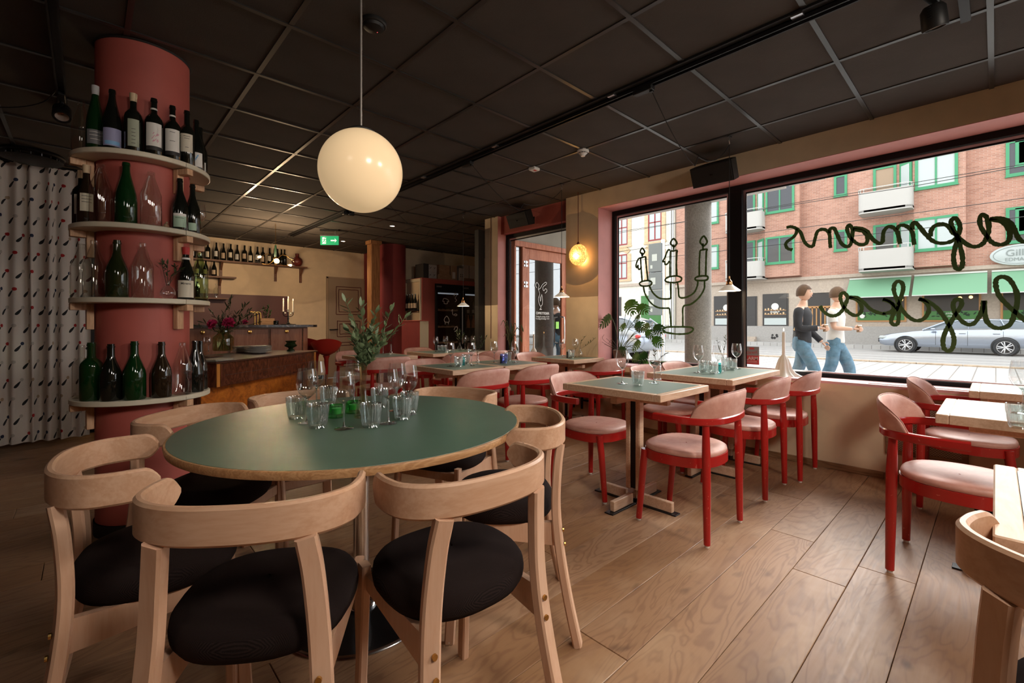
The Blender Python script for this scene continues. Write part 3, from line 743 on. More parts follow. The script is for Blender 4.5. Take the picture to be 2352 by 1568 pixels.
def flower_deco(t, a, r, h):
    rr = random.Random(4); mb = MB()
    for k in range(14):
        an = rr.uniform(-.25, .45); z = h*rr.uniform(.20, .36)
        for q in range(3): mb.add([((r+.0017)*cos(an+dx), (r+.0017)*sin(an+dx), z+dz) for dx, dz in ((-.05, 0), (.0, -.003), (.06, .002), (.0, .004))], [(0, 1, 2, 3)]); an += .05; z += .003
    mb.obj('label_print', 'ink_pink', t, 0).rotation_euler.z = a
def lilac_deco(t, a, r, h):
    link('label_print', curved_patch(r+.0014, .06*h, .12*h, .75, 8).mesh('label_print', 'label_blue', 0), t, None, a)
def mirano(t, a, r, h): curved_text('Mirano', .016, t, a, r, .30*h, 'ink', True)
def blue_deco(t, a, r, h):
    mb = MB()
    for k in range(5): an = -.3+.12*k; z = (.10+.035*k)*h; mb.add([((r+.0016)*cos(an+dx), (r+.0016)*sin(an+dx), z+dz) for dx, dz in ((-.1, 0), (.1, .004), (.12, .014), (-.08, .010))], [(0, 1, 2, 3)])
    mb.obj('label_print', 'label_blue', t, 0).rotation_euler.z = a
def red_deco(t, a, r, h): link('label_print', curved_patch(r+.0016, .12*h, .22*h, .5, 6).mesh('label_print', 'label_red', 0), t, None, a)
S = [
 # shelf, u, kind, h, r, material, cap, labels, extra, label text
 (0, 181, 'cone', .285, .041, 'bottle_clear', None, None, None, 'clear empty bottle at the left end of the topmost pillar shelf'),
 (0, 219, 'flute', .325, .037, 'bottle_green', 'capsule_silver', [('label_grey', .07, .29, .95)], deco_lines((.14, .2, .25), (.5, .6, .6), 'label_white'), 'tall green flute bottle with grey label and silver neck, topmost pillar shelf'),
 (0, 258, 'flute', .305, .040, 'bottle_black', None, [('label_lilac', .04, .33, 1.)], lilac_deco, 'dark bottle with a lilac landscape label on the topmost pillar shelf'),
 (0, 302, 'bord', .300, .038, 'bottle_black', 'capsule_cream', [('label_sage', .07, .53, .62)], deco_lines((.12, .18, .24, .3, .36), (.2,)*5), 'dark bottle with a narrow sage label on the topmost pillar shelf'),
 (0, 345, 'bord', .300, .039, 'bottle_black', None, [('label_white', .14, .54, .9), ('ink', .07, .14, .9), ('NECK', .745, .775, 0)], flower_deco, 'dark bottle with white label and pink blossoms, centre of the topmost pillar shelf'),
 (0, 385, 'bord', .295, .038, 'bottle_black', None, [('label_white', .14, .54, .9), ('ink', .07, .14, .9), ('NECK', .745, .775, 0)], deco_lines((.48, .32), (.3, .3)), 'dark bottle with plain white label right of the blossom label one'),
 (0, 421, 'bord', .305, .038, 'bottle_black', None, [('label_cream', .22, .55, .75)], deco_lines((.5, .46, .3), (.4, .3, .2)), 'dark bottle with cream label near the right end of the topmost pillar shelf'),
 (0, 449, 'burg', .290, .040, 'bottle_black', None, [('label_white', .05, .33, .8)], blue_deco, 'dark bottle with blue and white label, topmost pillar shelf right end'),
 (0, 467, 'burg', .285, .038, 'bottle_black', None, [('label_white', .05, .26, .8)], red_deco, 'dark bottle with red and white label, behind the blue label bottle'),
 (1, 183, 'bord', .290, .037, 'bottle_black', 'capsule_cream', [('label_cream', .2, .55, .8)], deco_lines((.5, .45, .4, .35, .3), (.5,)*5), 'dark bottle with cream cap and label at the left end of the second pillar shelf'),
 (1, 199, 'burg', .300, .038, 'bottle_brown', 'capsule_cream', [('label_cream', .2, .5, .7)], deco_lines((.45, .4, .35), (.5,)*3), 'brown bottle with cream cap beside the left end of the second pillar shelf'),
 (1, 232, 'cone', .300, .047, 'bottle_clear', None, None, None, 'clear conical bottle on the second pillar shelf, left of the green one'),
 (1, 290, 'flute', .312, .046, 'bottle_green', None, None, None, 'bright green bottle in the middle of the second pillar shelf'),
 (1, 343, 'cone', .285, .046, 'bottle_clear', None, None, None, 'clear conical bottle on the second pillar shelf, right of the green one'),
 (1, 413, 'burg', .285, .040, 'bottle_black', None, [('label_mint', .05, .26, .75), ('label_white', .26, .31, .75)], deco_lines((.22,), (.5,)), 'dark bottle with mint green label on the second pillar shelf'),
 (1, 438, 'burg', .280, .038, 'bottle_black', None, [('label_mint', .05, .2, .5)], None, 'dark bottle between the mint label bottle and the wine glass'),
 (2, 186, 'cone', .285, .045, 'bottle_clear', None, None, None, 'clear bottle at the left end of the third pillar shelf'),
 (2, 217, 'cone', .290, .046, 'bottle_clear', None, None, None, 'second clear bottle from the left on the third pillar shelf'),
 (2, 269, 'burg', .290, .047, 'bottle_olive', None, None, None, 'dark olive bottle on the third pillar shelf'),
 (2, 328, 'cone', .285, .046, 'bottle_clear', None, None, None, 'clear conical bottle in the middle of the third pillar shelf'),
 (2, 427, 'burg', .290, .042, 'bottle_black', 'capsule_red', [('label_cream', .04, .36, .95), ('NECK', .765, .80, 0)], mirano, 'dark bottle with red capsule and cream label on the third pillar shelf'),
 (2, 459, 'cone', .285, .042, 'bottle_palegreen', None, None, None, 'pale green bottle at the right end of the third pillar shelf'),
 (3, 180, 'jug', .275, .038, 'bottle_clear', None, None, None, 'clear wavy bottle at the left end of the lowest pillar shelf'),
 (3, 210, 'bord', .292, .047, 'bottle_green', None, None, None, 'broad shouldered green bottle on the lowest pillar shelf'),
 (3, 255, 'burg', .285, .045, 'bottle_black', None, None, None, 'dark bottle between two green ones on the lowest pillar shelf'),
 (3, 309, 'burg', .298, .048, 'bottle_green', None, None, None, 'large green bottle in the middle of the lowest pillar shelf'),
 (3, 371, 'burg', .292, .045, 'bottle_brown', None, None, None, 'brown bottle on the lowest pillar shelf, right of the large green one'),
 (3, 419, 'cone', .285, .044, 'bottle_clear', None, None, None, 'clear conical bottle on the lowest pillar shelf'),
 (3, 446, 'flute', .290, .043, 'bottle_black', None, None, None, 'black bottle right of the clear one on the lowest pillar shelf'),
 (3, 467, 'burg', .285, .040, 'bottle_black', None, None, None, 'black bottle at the right end of the lowest pillar shelf')]
used = {}
for (k, u, kind, h, r, m, cap, lab, ex, lb) in S:
    p = ring_pos(u, .257)
    # keep neighbours at the tangent ends apart along the ring
    prev = used.setdefault(k, [])
    for it in range(30):
        bad = [q for q, rq in prev if (q-p).length < r+rq+.003]
        if not bad: break
        an = atan2(p.y-PCY, p.x-PCX); an += .03 if u > 330 else .03
        p = PC+Vector((cos(an), sin(an)))*.257
    prev.append((p, r))
    bottle(p.x, p.y, SHZ[k], kind, h, r, m, lb, cap=cap, lab=lab, extra=ex, group='bottles on the pillar shelves')
# glassware
WG = [(.0005, .004), (.008, .006), (.0045, .012), (.0036, .03), (.0034, .085), (.005, .094), (.016, .102), (.030, .116), (.0385, .136), (.0405, .152), (.0385, .175), (.0345, .200), (.0325, .212)]
WF = [(.0005, .0012), (.034, .0008), (.0345, .0018), (.018, .0035), (.008, .006), (.0045, .012)]
wg_b = MB().lathe(WG[5:], n=36).mesh('bowl', 'glass_clear', 60)
wg_s = MB().lathe(WG[1:7], n=16).mesh('stem', 'glass_stem', 60)
wg_f = MB().lathe(WF, n=36).mesh('foot', 'glass_stem', 60)
def wine_glass(x, y, z, lb, group, sc=1., rz=0.):
    t = thing('wine_glass', lb, 'wine glass', (x, y, z), group=group); t.scale = (sc,)*3
    link('bowl', wg_b, t); link('stem', wg_s, t); link('foot', wg_f, t); return t
def tumbler_meshes(m, nrib=26):
    n = nrib*4; rows = []
    prof = [(.0005, .010), (.024, .010), (.0262, .004), (.0275, .0015), (.0295, .006), (.0345, .030), (.0365, .054), (.0372, .056), (.0385, .060), (.0392, .088), (.0388, .090), (.0378, .088), (.0368, .060), (.0352, .054), (.033, .030), (.028, .014), (.0005, .013)]
    for j, (r, z) in enumerate(prof):
        rb = 0.0007 if 4 <= j <= 9 else 0
        rows.append([((r+(rb if i % 4 < 2 else -rb))*cos(2*pi*i/n), (r+(rb if i % 4 < 2 else -rb))*sin(2*pi*i/n), z) for i in range(n)])
    return MB().grid(rows, True).mesh('tumbler', m, 30)
TM = {k: tumbler_meshes(k) for k in ('glass_ribbed', 'glass_blue', 'glass_teal')}
def tumbler(x, y, z, lb, group, m='glass_ribbed', sc=1.):
    o = link('tumbler', TM[m], None, (x, y, z)); o.scale = (sc,)*3; return tag(o, lb, 'glass', group)
G1 = 'wine glasses on the round table'; G2_ = 'ribbed tumblers on the round table'
# (u, v of the base centre in the photograph, on the table top)
for (u, v, lb) in ((790, 985, 'wine glass nearest the camera in the middle of the round table'), (706, 971, 'wine glass at the front left of the cluster on the round table'), (892, 973, 'wine glass front right of the cluster on the round table'),
                   (727, 934, 'wine glass behind left on the round table, before the burl sideboard'), (813, 926, 'wine glass behind the green tealights on the round table'), (912, 944, 'wine glass back centre right on the round table'), (938, 952, 'wine glass farthest right on the round table')):
    p = Zp(u, v, TZ); wine_glass(p.x, p.y, TZ+.001, lb, G1, .98)
for (u, v, lb) in ((681, 962, 'ribbed tumbler farthest left on the round table'), (730, 983, 'ribbed tumbler in front, left of the nearest wine glass'), (852, 981, 'ribbed tumbler in front, right of the nearest wine glass'),
                   (754, 931, 'ribbed tumbler at the back left behind the green tealights'), (872, 936, 'ribbed tumbler at the back behind the flower vase'), (924, 963, 'ribbed tumbler at the right front of the cluster'), (941, 947, 'ribbed tumbler at the right back of the cluster')):
    p = Zp(u, v, TZ); tumbler(p.x, p.y, TZ+.001, lb, G2_, sc=.98)
def tealight(u, v, lb):
    p = Zp(u, v, TZ); t = thing('tealight_holder', lb, 'candle holder', (p.x, p.y, TZ+.001), group='green tealight holders')
    MB().lathe([(.0005, .004), (.030, .004), (.033, .0), (.0345, .004), (.033, .018), (.032, .050), (.0305, .050), (.030, .016), (.0005, .013)], n=32).obj('glass_cup', 'glass_green', t, 40)
    MB().lathe([(.0005, .0145), (.019, .0145), (.019, .036), (.0005, .034)], n=24).obj('candle', 'wax_white', t, 40)
tealight(773, 958, 'green glass tealight left of the flower vase'); tealight(812, 948, 'green glass tealight right behind the nearest wine glass')
# leaves and sprigs
def leaf_mb(mb, p, d, up, l_, w_, curl=.15):
    d = Vector(d).normalized(); s_ = d.cross(Vector(up)); s_ = s_.normalized() if s_.length > 1e-4 else Vector((1, 0, 0)); n_ = s_.cross(d)
    P = Vector(p); q = [P, P+d*l_*.3+s_*w_*.45, P+d*l_*.65+s_*w_*.42-n_*l_*curl*.5, P+d*l_-n_*l_*curl, P+d*l_*.65-s_*w_*.42-n_*l_*curl*.5, P+d*l_*.3-s_*w_*.45, P+d*l_*.3-n_*w_*.12, P+d*l_*.65-n_*(w_*.12+l_*curl*.5)]
    mb.add(q, [(0, 1, 6), (0, 6, 5), (1, 2, 7, 6), (6, 7, 4, 5), (2, 3, 7), (7, 3, 4)])
def sprig(t, base, tips, ll, lw, leaf_m, stem_m, rr, per=10, start=.25, sr=.0015, separate=False):
    for tip in tips:
        b = Vector(base)+Vector((rr.uniform(-.006, .006), rr.uniform(-.006, .006), 0)); tp = Vector(tip)
        mid = (b+tp)/2+Vector((rr.uniform(-.02, .02), rr.uniform(-.02, .02), rr.uniform(0, .03)))
        pts = bez([b, mid, tp], 6); MB().tube(pts, sr, 5).obj('stem', stem_m, t)
        mb = MB()
        for k in range(per):
            f = start+(1-start)*k/(per-1); i = min(len(pts)-2, int(f*(len(pts)-1))); p = pts[i].lerp(pts[i+1], f*(len(pts)-1)-i)
            tan = (pts[i+1]-pts[i]).normalized(); a = rr.uniform(0, 6.28) if k % 2 else rr.uniform(0, 6.28)
            o_ = Vector((cos(a), sin(a), rr.uniform(-.2, .5)))
            leaf_mb(mb, p, tan*.9+o_*.75, (rr.uniform(-.4, .4), rr.uniform(-.4, .4), 1), ll*rr.uniform(.7, 1.15), lw*rr.uniform(.8, 1.1))
        leaf_mb(mb, tp, pts[-1]-pts[-2], (0, 1, .3), ll, lw*.8)
        stuff(mb.obj('leaves', leaf_m, t, 60))
rr = random.Random(11)
p = Zp(834, 958, TZ)
t = thing('flower_vase', 'slim bud vase with grey green leafy stems on the round table', 'vase', (p.x, p.y, TZ+.001))
MB().lathe([(.0005, .006), (.030, .004), (.0345, .0), (.034, .006), (.026, .040), (.0155, .080), (.012, .115), (.0125, .16), (.0175, .212), (.019, .222), (.0178, .212), (.0118, .15), (.0112, .12), (.0005, .03)], n=32).obj('vase_body', thin_glass('glass_amberish', (.86, .80, .66), .02, .12, .8), t, 60)
sprig(t, (0, 0, .19), [(-.03, .10, .47), (.0, .02, .45), (.05, -.01, .42), (.10, -.04, .43), (.13, -.10, .40), (.02, -.06, .36), (-.05, .02, .35), (.07, .03, .33), (.04, -.02, .30), (-.02, -.05, .28), (.07, -.06, .33), (-.01, .05, .36), (.03, .0, .34), (.0, -.03, .31), (.05, -.05, .29), (-.04, -.01, .31), (.01, .04, .29)], .042, .019, 'leaf_sage', 'stem_green', rr, 15, .10)
# ---------------------------------------------------------------- things on the small tables
G3 = 'wine glasses on the small tables'; G4 = 'tumblers on the small tables'
for (u, v, lb, sc) in ((1429, 881, 'wine glass on the nearest small square table, left one', 1.), (1503, 880, 'wine glass on the nearest small square table, beside the small vase', 1.),
    (1604, 856, 'wine glass on the wide window table, left one', 1.), (1649, 857, 'wine glass on the wide window table beside the teal bottle', 1.), (1692, 847, 'wine glass on the wide window table, right one by the mullion', 1.),
    (1035, 841, 'wine glass at the left end of the joined middle tables', .97), (1083, 840, 'wine glass of the joined middle tables left of the tube vase', .97), (1135, 833, 'wine glass on the joined middle tables just right of the joint', .97), (1183, 833, 'wine glass at the right end of the joined middle tables', .97),
    (1001, 808, 'wine glass on the far long table, left end', .95), (1024, 805, 'wine glass on the far long table, behind the tumblers', .95), (1068, 803, 'wine glass on the far long table, in front of the drinks cabinet', .95), (1087, 804, 'wine glass on the far long table, right one', .95),
    (1292, 820, 'wine glass on the pillar table, left one before the red door', .97), (1322, 820, 'wine glass on the pillar table beside the round vase', .97), (880, 812, 'wine glass on the far left table behind the leafy vase', .95),
    (2350, 950, 'wine glass at the right edge of the photo on the pale table', 1.05)):
    p = Zp(u, v, TZ); wine_glass(p.x, p.y, TZ+.001, lb, G3, sc)
for (u, v, lb, m_) in ((1465, 886, 'ribbed tumbler on the nearest small square table', 'glass_ribbed'), (1616, 854, 'ribbed tumbler on the wide window table, left back', 'glass_ribbed'), (1636, 858, 'ribbed tumbler on the wide window table, left front', 'glass_ribbed'),
    (1668, 845, 'ribbed tumbler on the wide window table, behind the vase', 'glass_ribbed'), (1681, 849, 'ribbed tumbler on the wide window table, right one', 'glass_ribbed'),
    (1053, 842, 'clear tumbler on the joined middle tables, left of the teal bottle', 'glass_ribbed'), (1070, 836, 'clear tumbler on the joined middle tables, behind the teal bottle', 'glass_ribbed'), (1158, 834, 'bluish tumbler on the joined middle tables', 'glass_blue'), (1167, 829, 'tumbler behind the bluish one on the joined middle tables', 'glass_ribbed'),
    (1011, 808, 'tumbler on the far long table, left', 'glass_ribbed'), (1020, 808, 'tumbler on the far long table, right', 'glass_ribbed'), (1312, 822, 'tumbler on the pillar table', 'glass_ribbed'), (866, 812, 'teal tumbler on the far left table', 'glass_teal'),
    (2345, 985, 'ribbed tumbler at the right edge of the photo on the pale table', 'glass_ribbed')):
    p = Zp(u, v, TZ); tumbler(p.x, p.y, TZ+.001, lb, G4, m_)
def bud_vase(u, v, z, lb, prof, m_, tips, ll, lw, lm, n=9, sm='stem_brown'):
    p = Zp(u, v, z); t = thing('bud_vase', lb, 'vase', (p.x, p.y, z+.001), group='small bud vases')
    MB().lathe(prof, n=24).obj('vase_body', m_, t, 60)
    sprig(t, (0, 0, prof[-1][1]*.8), tips, ll, lw, lm, sm, rr, n, .3, .0011); return t
TUBE = [(.0005, .003), (.018, 0), (.020, .006), (.019, .03), (.012, .04), (.010, .05), (.010, .13)]
BULB = [(.0005, .003), (.018, 0), (.034, .02), (.036, .035), (.026, .06), (.011, .08), (.010, .10), (.013, .112)]
PLEAT = [(.0005, .003), (.028, 0), (.024, .02), (.030, .05), (.024, .07), (.028, .10), (.022, .11)]
bud_vase(1510, 871, TZ, 'pleated clear vase with a dark sprig on the nearest small square table', PLEAT, 'glass_clear', [(.05, -.03, .17), (.02, .04, .19)], .03, .010, 'leaf_olive')
bud_vase(1661, 852, TZ, 'tube vase with a thin dark sprig on the wide window table', TUBE, 'glass_clear', [(.0, -.02, .27), (-.04, .03, .25)], .03, .007, 'leaf_olive', 8)
bud_vase(1097, 836, TZ, 'tube vase with dried dark sprig on the joined middle tables', TUBE, 'glass_clear', [(.02, -.03, .24), (-.02, .02, .23), (.05, -.06, .25)], .03, .012, 'leaf_olive', 9)
bud_vase(1056, 806, TZ, 'bulb vase with grassy sprig on the far long table', BULB, 'glass_clear', [(0, 0, .26), (-.03, .03, .25), (.03, -.03, .22)], .05, .012, 'leaf_olive', 9)
bud_vase(1332, 820, TZ, 'bulb vase with a leaning sprig on the pillar table', BULB, 'glass_clear', [(.09, -.12, .20), (.03, -.04, .22)], .035, .010, 'leaf_olive', 8)
bud_vase(898, 815, TZ, 'tube vase with a small dark sprig on the far left table', TUBE, 'glass_clear', [(.02, -.01, .24), (-.03, .04, .21)], .035, .012, 'leaf_olive', 7)
p = ring_pos(385, .262); t = thing('bud_vase', 'small round clear vase with olive sprig on the third pillar shelf', 'vase', (p.x, p.y, SHZ[2]+.001), group='small bud vases')
MB().lathe([(.0005, .003), (.018, 0), (.034, .018), (.036, .034), (.028, .055), (.011, .068), (.0095, .085), (.013, .095)], n=28).obj('vase_body', 'glass_clear', t, 60)
sprig(t, (0, 0, .07), [(-.02, .02, .19), (.03, -.03, .17), (0, 0, .18), (.05, -.045, .155)], .035, .010, 'leaf_olive', 'stem_brown', rr, 8, .3)
p = ring_pos(466, .25); wine_glass(p.x, p.y, SHZ[1]+.001, 'wine glass at the right end of the second pillar shelf', G3, .95)
p = ring_pos(381, .29); t = thing('figurine', 'tiny figurine between bottles on the second pillar shelf', 'figurine', (p.x, p.y, SHZ[1]))
MB().sphere((0, 0, .010), .010, 10, 6).sphere((.004, -.004, .024), .006, 8, 5).tube([(-.012, .01, .004), (-.004, .003, .012)], .003, 5).tube([(.012, -.01, .004), (.004, -.003, .012)], .003, 5).obj('body', 'card_brown', t)
for (u, v, lb) in ((1653, 855, 'small teal bottle on the wide window table'), (1065, 839, 'small teal bottle on the joined middle tables')):
    p = Zp(u, v, TZ); t = thing('teal_bottle', lb, 'bottle', (p.x, p.y, TZ+.001)); MB().lathe([(.0005, .003), (.013, 0), (.014, .004), (.014, .055), (.011, .062), (.011, .072), (.013, .074)], n=20).obj('bottle_body', 'glass_teal', t, 50)
p = Zp(1151, 834, TZ); t = thing('table_number', 'small dark sign block beside the bluish tumbler', 'sign', (p.x, p.y, TZ+.001), .6); MB().box((0, 0, .035), (.05, .012, .07), b=.001).obj('block', 'ink', t)
p = Zp(1303, 822, TZ); t = thing('table_number', 'small dark sign block beside the tumbler on the pillar table', 'sign', (p.x, p.y, TZ+.001), .6); MB().box((0, 0, .035), (.05, .012, .07), b=.001).obj('block', 'ink', t)
# ---------------------------------------------------------------- lamps and ceiling fittings
gc = Vector((.785, 1.70, 1.711)); GR = .158
t = thing('globe_pendant', 'large opal glass globe lamp hanging over the round table', 'pendant lamp', gc)
MB().sphere((0, 0, 0), GR, 64, 40).obj('globe', 'globe_opal', t, 60)
MB().lathe([(.052, GR-.014), (.055, GR-.004), (.040, GR+.006), (.010, GR+.009)], n=32, cap=True).obj('cap', 'black_matte', t)
MB().tube([(0, 0, GR), (0, 0, CEIL-gc.z-.02)], .0042, 10).obj('suspension_rod', 'rod_grey', t)
MB().lathe([(.045, CEIL-gc.z-.024), (.05, CEIL-gc.z-.004)], n=24, cap=True).obj('ceiling_rose', 'black_matte', t)
def add_light(name, loc, watts, col, size=.03, parent=None):
    l = bpy.data.lights.new(name, 'POINT'); l.energy = watts; l.color = col; l.shadow_soft_size = size
    o = bpy.data.objects.new(name, l); C.objects.link(o); o.location = loc
    if parent: o.parent = parent
    return o
# track
t = thing('light_track', 'black ceiling track running towards the back of the room', 'light track', (2.52, 3.6, CEIL-.02))
MB().bb((-.022, -4.5, -.018), (-.014, 4.5, .016)).bb((.014, -4.5, -.018), (.022, 4.5, .016)).bb((-.022, -4.5, .002), (.022, 4.5, .016)).obj('rail', 'black_frame', t, 0)
MB().bb((-.060, -4.5, .004), (-.026, 4.5, .015)).obj('cable_tray', 'black_matte', t, 0)
for y in (-2.95, -1.9, -.75, .35): MB().box((-.03, y, .0), (.05, .05, .01)).obj('clip', 'alu', t, 0)
for (hx, hy) in ((2.57, 1.50), (2.57, 3.29)):
    MB().box((hx-2.52-.04, hy-3.6, -.024), (.045, .13, .03), b=.003).box((hx-2.52-.03, hy-3.6-.05, -.042), (.02, .02, .012)).obj('connector', 'black_matte', t)
t = thing('light_track', 'second black ceiling track on the dark left side', 'light track', (-.115, 2.6, CEIL-.02))
MB().bb((-.022, -1.6, -.018), (-.014, 1.85, .016)).bb((.014, -1.6, -.018), (.022, 1.85, .016)).bb((-.022, -1.6, .002), (.022, 1.85, .016)).obj('rail', 'black_frame', t, 0)
def spot(loc, rz, tilt, lb, face_m='label_tan'):
    t = thing('track_or_fill_spot', lb, 'spotlight', loc, rz)
    MB().box((0, .0, -.012), (.035, .14, .026), b=.003).tube([(0, -.05, -.02), (0, -.05, -.07)], .009, 10).obj('arm', 'black_matte', t)
    h = MB().lathe([(.001, .075), (.034, .073), (.046, .055), (.048, -.02), (.045, -.028), (.036, -.028), (.034, -.02)], n=32)
    for k in range(5): h.box((0, 0, 0), (.012, .10, .003), M=Matrix.Translation((0, 0, .02+k*.011)))
    T = Matrix.Translation((0, -.05, -.11)) @ Matrix.Rotation(tilt, 4, 'X')
    h.xf(T).obj('lamp_head', 'black_matte', t)
    MB().lathe([(.034, -.020), (.020, .015), (.008, .024), (.001, .024)], n=32).xf(T).obj('reflector', mat('reflector_pale', (.62, .52, .45), .3, .3) if 'reflector_pale' not in MATS else 'reflector_pale', t)
    MB().sphere((0, 0, .018), .009, 12, 8).xf(T).obj('led_chip', mat('led_amber', (.7, .3, .12), .4) if 'led_amber' not in MATS else 'led_amber', t)
    return t
spot((2.79, .205, CEIL-.0), R(75), R(-18), 'black spotlight at the top right of the ceiling')
t = thing('light_track', 'short black ceiling track beside the top right spotlight', 'light track', (2.93, .10, CEIL-.012)); MB().box((0.05, 0, 0), (.30, .036, .02)).obj('rail', 'black_frame', t, 0)
spot((-.115, 4.12, CEIL-.02), R(180), R(35), 'black spotlight at the end of the left ceiling track')
def shade_lamp(x, y, drop_to, lb, feed, lit=3.):
    t = thing('cone_pendant', lb, 'pendant lamp', (x, y, drop_to), group='small white cone lamps on twisted cables')
    sh = MB().lathe([(.083, 0), (.084, .003), (.030, .044), (.026, .050), (.0255, .046), (.030, .040), (.081, .001)], n=40).obj('lamp_shade', 'shade_opal', t, 40)
    MB().lathe([(.028, .046), (.026, .054), (.022, .056), (.022, .068), (.018, .080), (.010, .088), (.006, .10), (.006, .118)], n=24, cap=True).obj('lamp_holder', 'copper', t, 40)
    MB().sphere((0, 0, .018), .017, 16, 10).obj('bulb', mat('bulb_soft', (1, .8, .5), .4, emis=(1, .72, .4), es=12.) if 'bulb_soft' not in MATS else 'bulb_soft', t)
    top = CEIL-.07-drop_to
    MB().tube([(0, 0, .115), (0, 0, top)], .0027, 8).obj('cable', 'cable_black', t)
    MB().tube([(0, 0, top+.005), (.008, 0, top+.012), (0, 0, top+.020), (-.006, 0, top+.03), (0, 0, top+.042), (0, 0, top+.06)], .0028, 6).obj('hook', 'alu', t)
    MB().box((0, 0, top+.064), (.05, .02, .006)).obj('hook_plate', 'black_matte', t)
    fx, fy = feed; a = Vector((0, 0, top)); b = Vector((fx-x, fy-y, CEIL-.04-drop_to))
    pts = []
    for k in range(25):
        f = k/24; q = a.lerp(b, f); q.z -= .36*(4*f*(1-f))*(.75 if f < .5 else 1)**1 * (1.15-f*.5); pts.append(q)
    MB().tube(pts, .0028, 6).obj('feed_cable', 'cable_black', t)
    add_light('lamp_light', (0, 0, -.005), lit, (1, .74, .45), .0, t)
    return t
shade_lamp(3.733, 1.451, 1.373, 'white cone pendant nearest the camera, in front of the window mullion', (2.545, 1.46))
shade_lamp(3.697, 3.167, 1.395, 'white cone pendant over the pillar table, in front of the red door', (2.545, 3.26))
shade_lamp(3.734, 4.948, 1.347, 'white cone pendant farthest back, in front of the drinks cabinets', (2.545, 4.9))
# amber glass ball on the pillar
p = Xp(1328, 585, 4.085)
t = thing('amber_lamp', 'glowing amber crackle glass ball lamp hanging on the cream pillar', 'lamp', p)
mb = MB(); rows = []; ra = random.Random(2)
for i in range(25):
    th = pi*i/24; rows.append([((.120+ra.uniform(-.003, .003))*sin(th)*cos(2*pi*j/40)*.55, (.120+ra.uniform(-.003, .003))*sin(th)*sin(2*pi*j/40), .120*cos(th)) for j in range(40)])
mb.grid(rows, True)
m_ = mat('amber_glass', (.95, .50, .14), .25, emis=(1, .46, .10), es=1.3); v_ = coords(m_); n_ = noise(m_, v_, 75, 3, .7)
setcol(m_, ramp(m_, n_, [(.35, (.55, .22, .05)), (.65, (1, .72, .35))]))
ln(m_, math_(m_, 'MULTIPLY', math_(m_, 'POWER', n_, 2.2), 5.5), bsdf(m_).inputs['Emission Strength']); bump(m_, n_, .8, .01)
mb.obj('glass_ball', 'amber_glass', t, 0)
MB().tube([(0, 0, .118), (0, 0, CEIL-p.z)], .0038, 8).obj('cable', 'cable_red', t)
MB().lathe([(.018, .116), (.014, .135), (.004, .15)], n=16, cap=True).obj('cord_grip', 'cable_red', t)
add_light('lamp_light', (-.085, -.02, -.02), 3.0, (1, .52, .18), .0, t); add_light('lamp_light', (.072, 0, -.05), .9, (1, .52, .18), .0, t)
for (u0, u1, lb) in ((1127, 1127, ''),):
    pq = Xp(1127.5, 600, WX-.006); t = tag(MB().tube([(WX-.006, pq.y, .9), (WX-.006, pq.y, CEIL)], .004, 8).obj('wall_cable', 'cable_red'), 'dark red cable running down the pilaster left of the porch window', 'cable')
# detectors etc.
q = Zp(1339, 345, CEIL); t = thing('smoke_detector', 'white smoke detector on the ceiling', 'smoke detector', (q.x, q.y, CEIL))
MB().lathe([(.050, 0), (.052, -.012), (.050, -.018), (.046, -.020), (.020, -.044), (.018, -.052), (.0005, -.054)], n=32).obj('housing', 'white_plastic', t, 40)
mb = MB()
for k in range(12):
    a = 2*pi*k/12; mb.box((0, 0, 0), (.012, .016, .003), M=Matrix.Rotation(a, 4, 'Z') @ Matrix.Translation((.041, 0, -.0265)) @ Matrix.Rotation(R(43), 4, 'Y'))
mb.obj('vent_slots', 'ink', t, 0)
q = Zp(1227, 385, CEIL); t = thing('alarm_box', 'small white alarm box on the ceiling left of the smoke detector', 'alarm', (q.x, q.y, CEIL), .1)
MB().box((0, 0, -.014), (.085, .075, .027), b=.004).obj('housing', 'white_plastic', t); MB().box((.0, -.01, -.029), (.03, .02, .003)).obj('red_lens', 'label_red', t)
q = Zp(858, 52, CEIL); t = thing('ceiling_sensor', 'round black sensor on the ceiling beside the globe lamp rod', 'sensor', (q.x, q.y, CEIL))
MB().lathe([(.064, 0), (.064, -.012), (.058, -.018), (.052, -.018), (.046, -.030), (.02, -.040), (.0005, -.042)], n=40).obj('housing', 'black_matte', t, 40)
MB().sphere((.02, .0, -.038), .003, 8, 6).obj('indicator', mat('led_red', (1, .1, .1), .4, emis=(1, .1, .1), es=2.), t)
for (u, v, lb) in ((901, 519, 'small recessed downlight in the dark ceiling right of the globe'), (788, 554, 'small recessed downlight beside the exit sign'), (1095, 541, 'recessed downlight far back near the drinks cabinets')):
    q = Zp(u, v, CEIL-.004); t = thing('downlight', lb, 'downlight', (q.x, q.y, CEIL-.004), group='recessed downlights')
    MB().lathe([(.05, .004), (.05, -.002), (.036, -.003), (.034, .003)], n=32).obj('trim_ring', 'alu', t); MB().lathe([(.0005, 0), (.034, 0)], n=32).obj('lens', 'downlight', t, 0)
    l_ = bpy.data.lights.new('lamp_light', 'SPOT'); l_.energy = 25; l_.spot_size = R(110); l_.spot_blend = .8; l_.color = (1, .8, .6); l_.shadow_soft_size = .0; o_ = bpy.data.objects.new('lamp_light', l_); C.objects.link(o_); o_.parent = t; o_.location = (0, 0, -.01)
q = Zp(75, 352, CEIL); t = thing('ceiling_diffuser', 'round black ventilation diffuser on the ceiling above the curtain', 'vent', (q.x, q.y, CEIL))
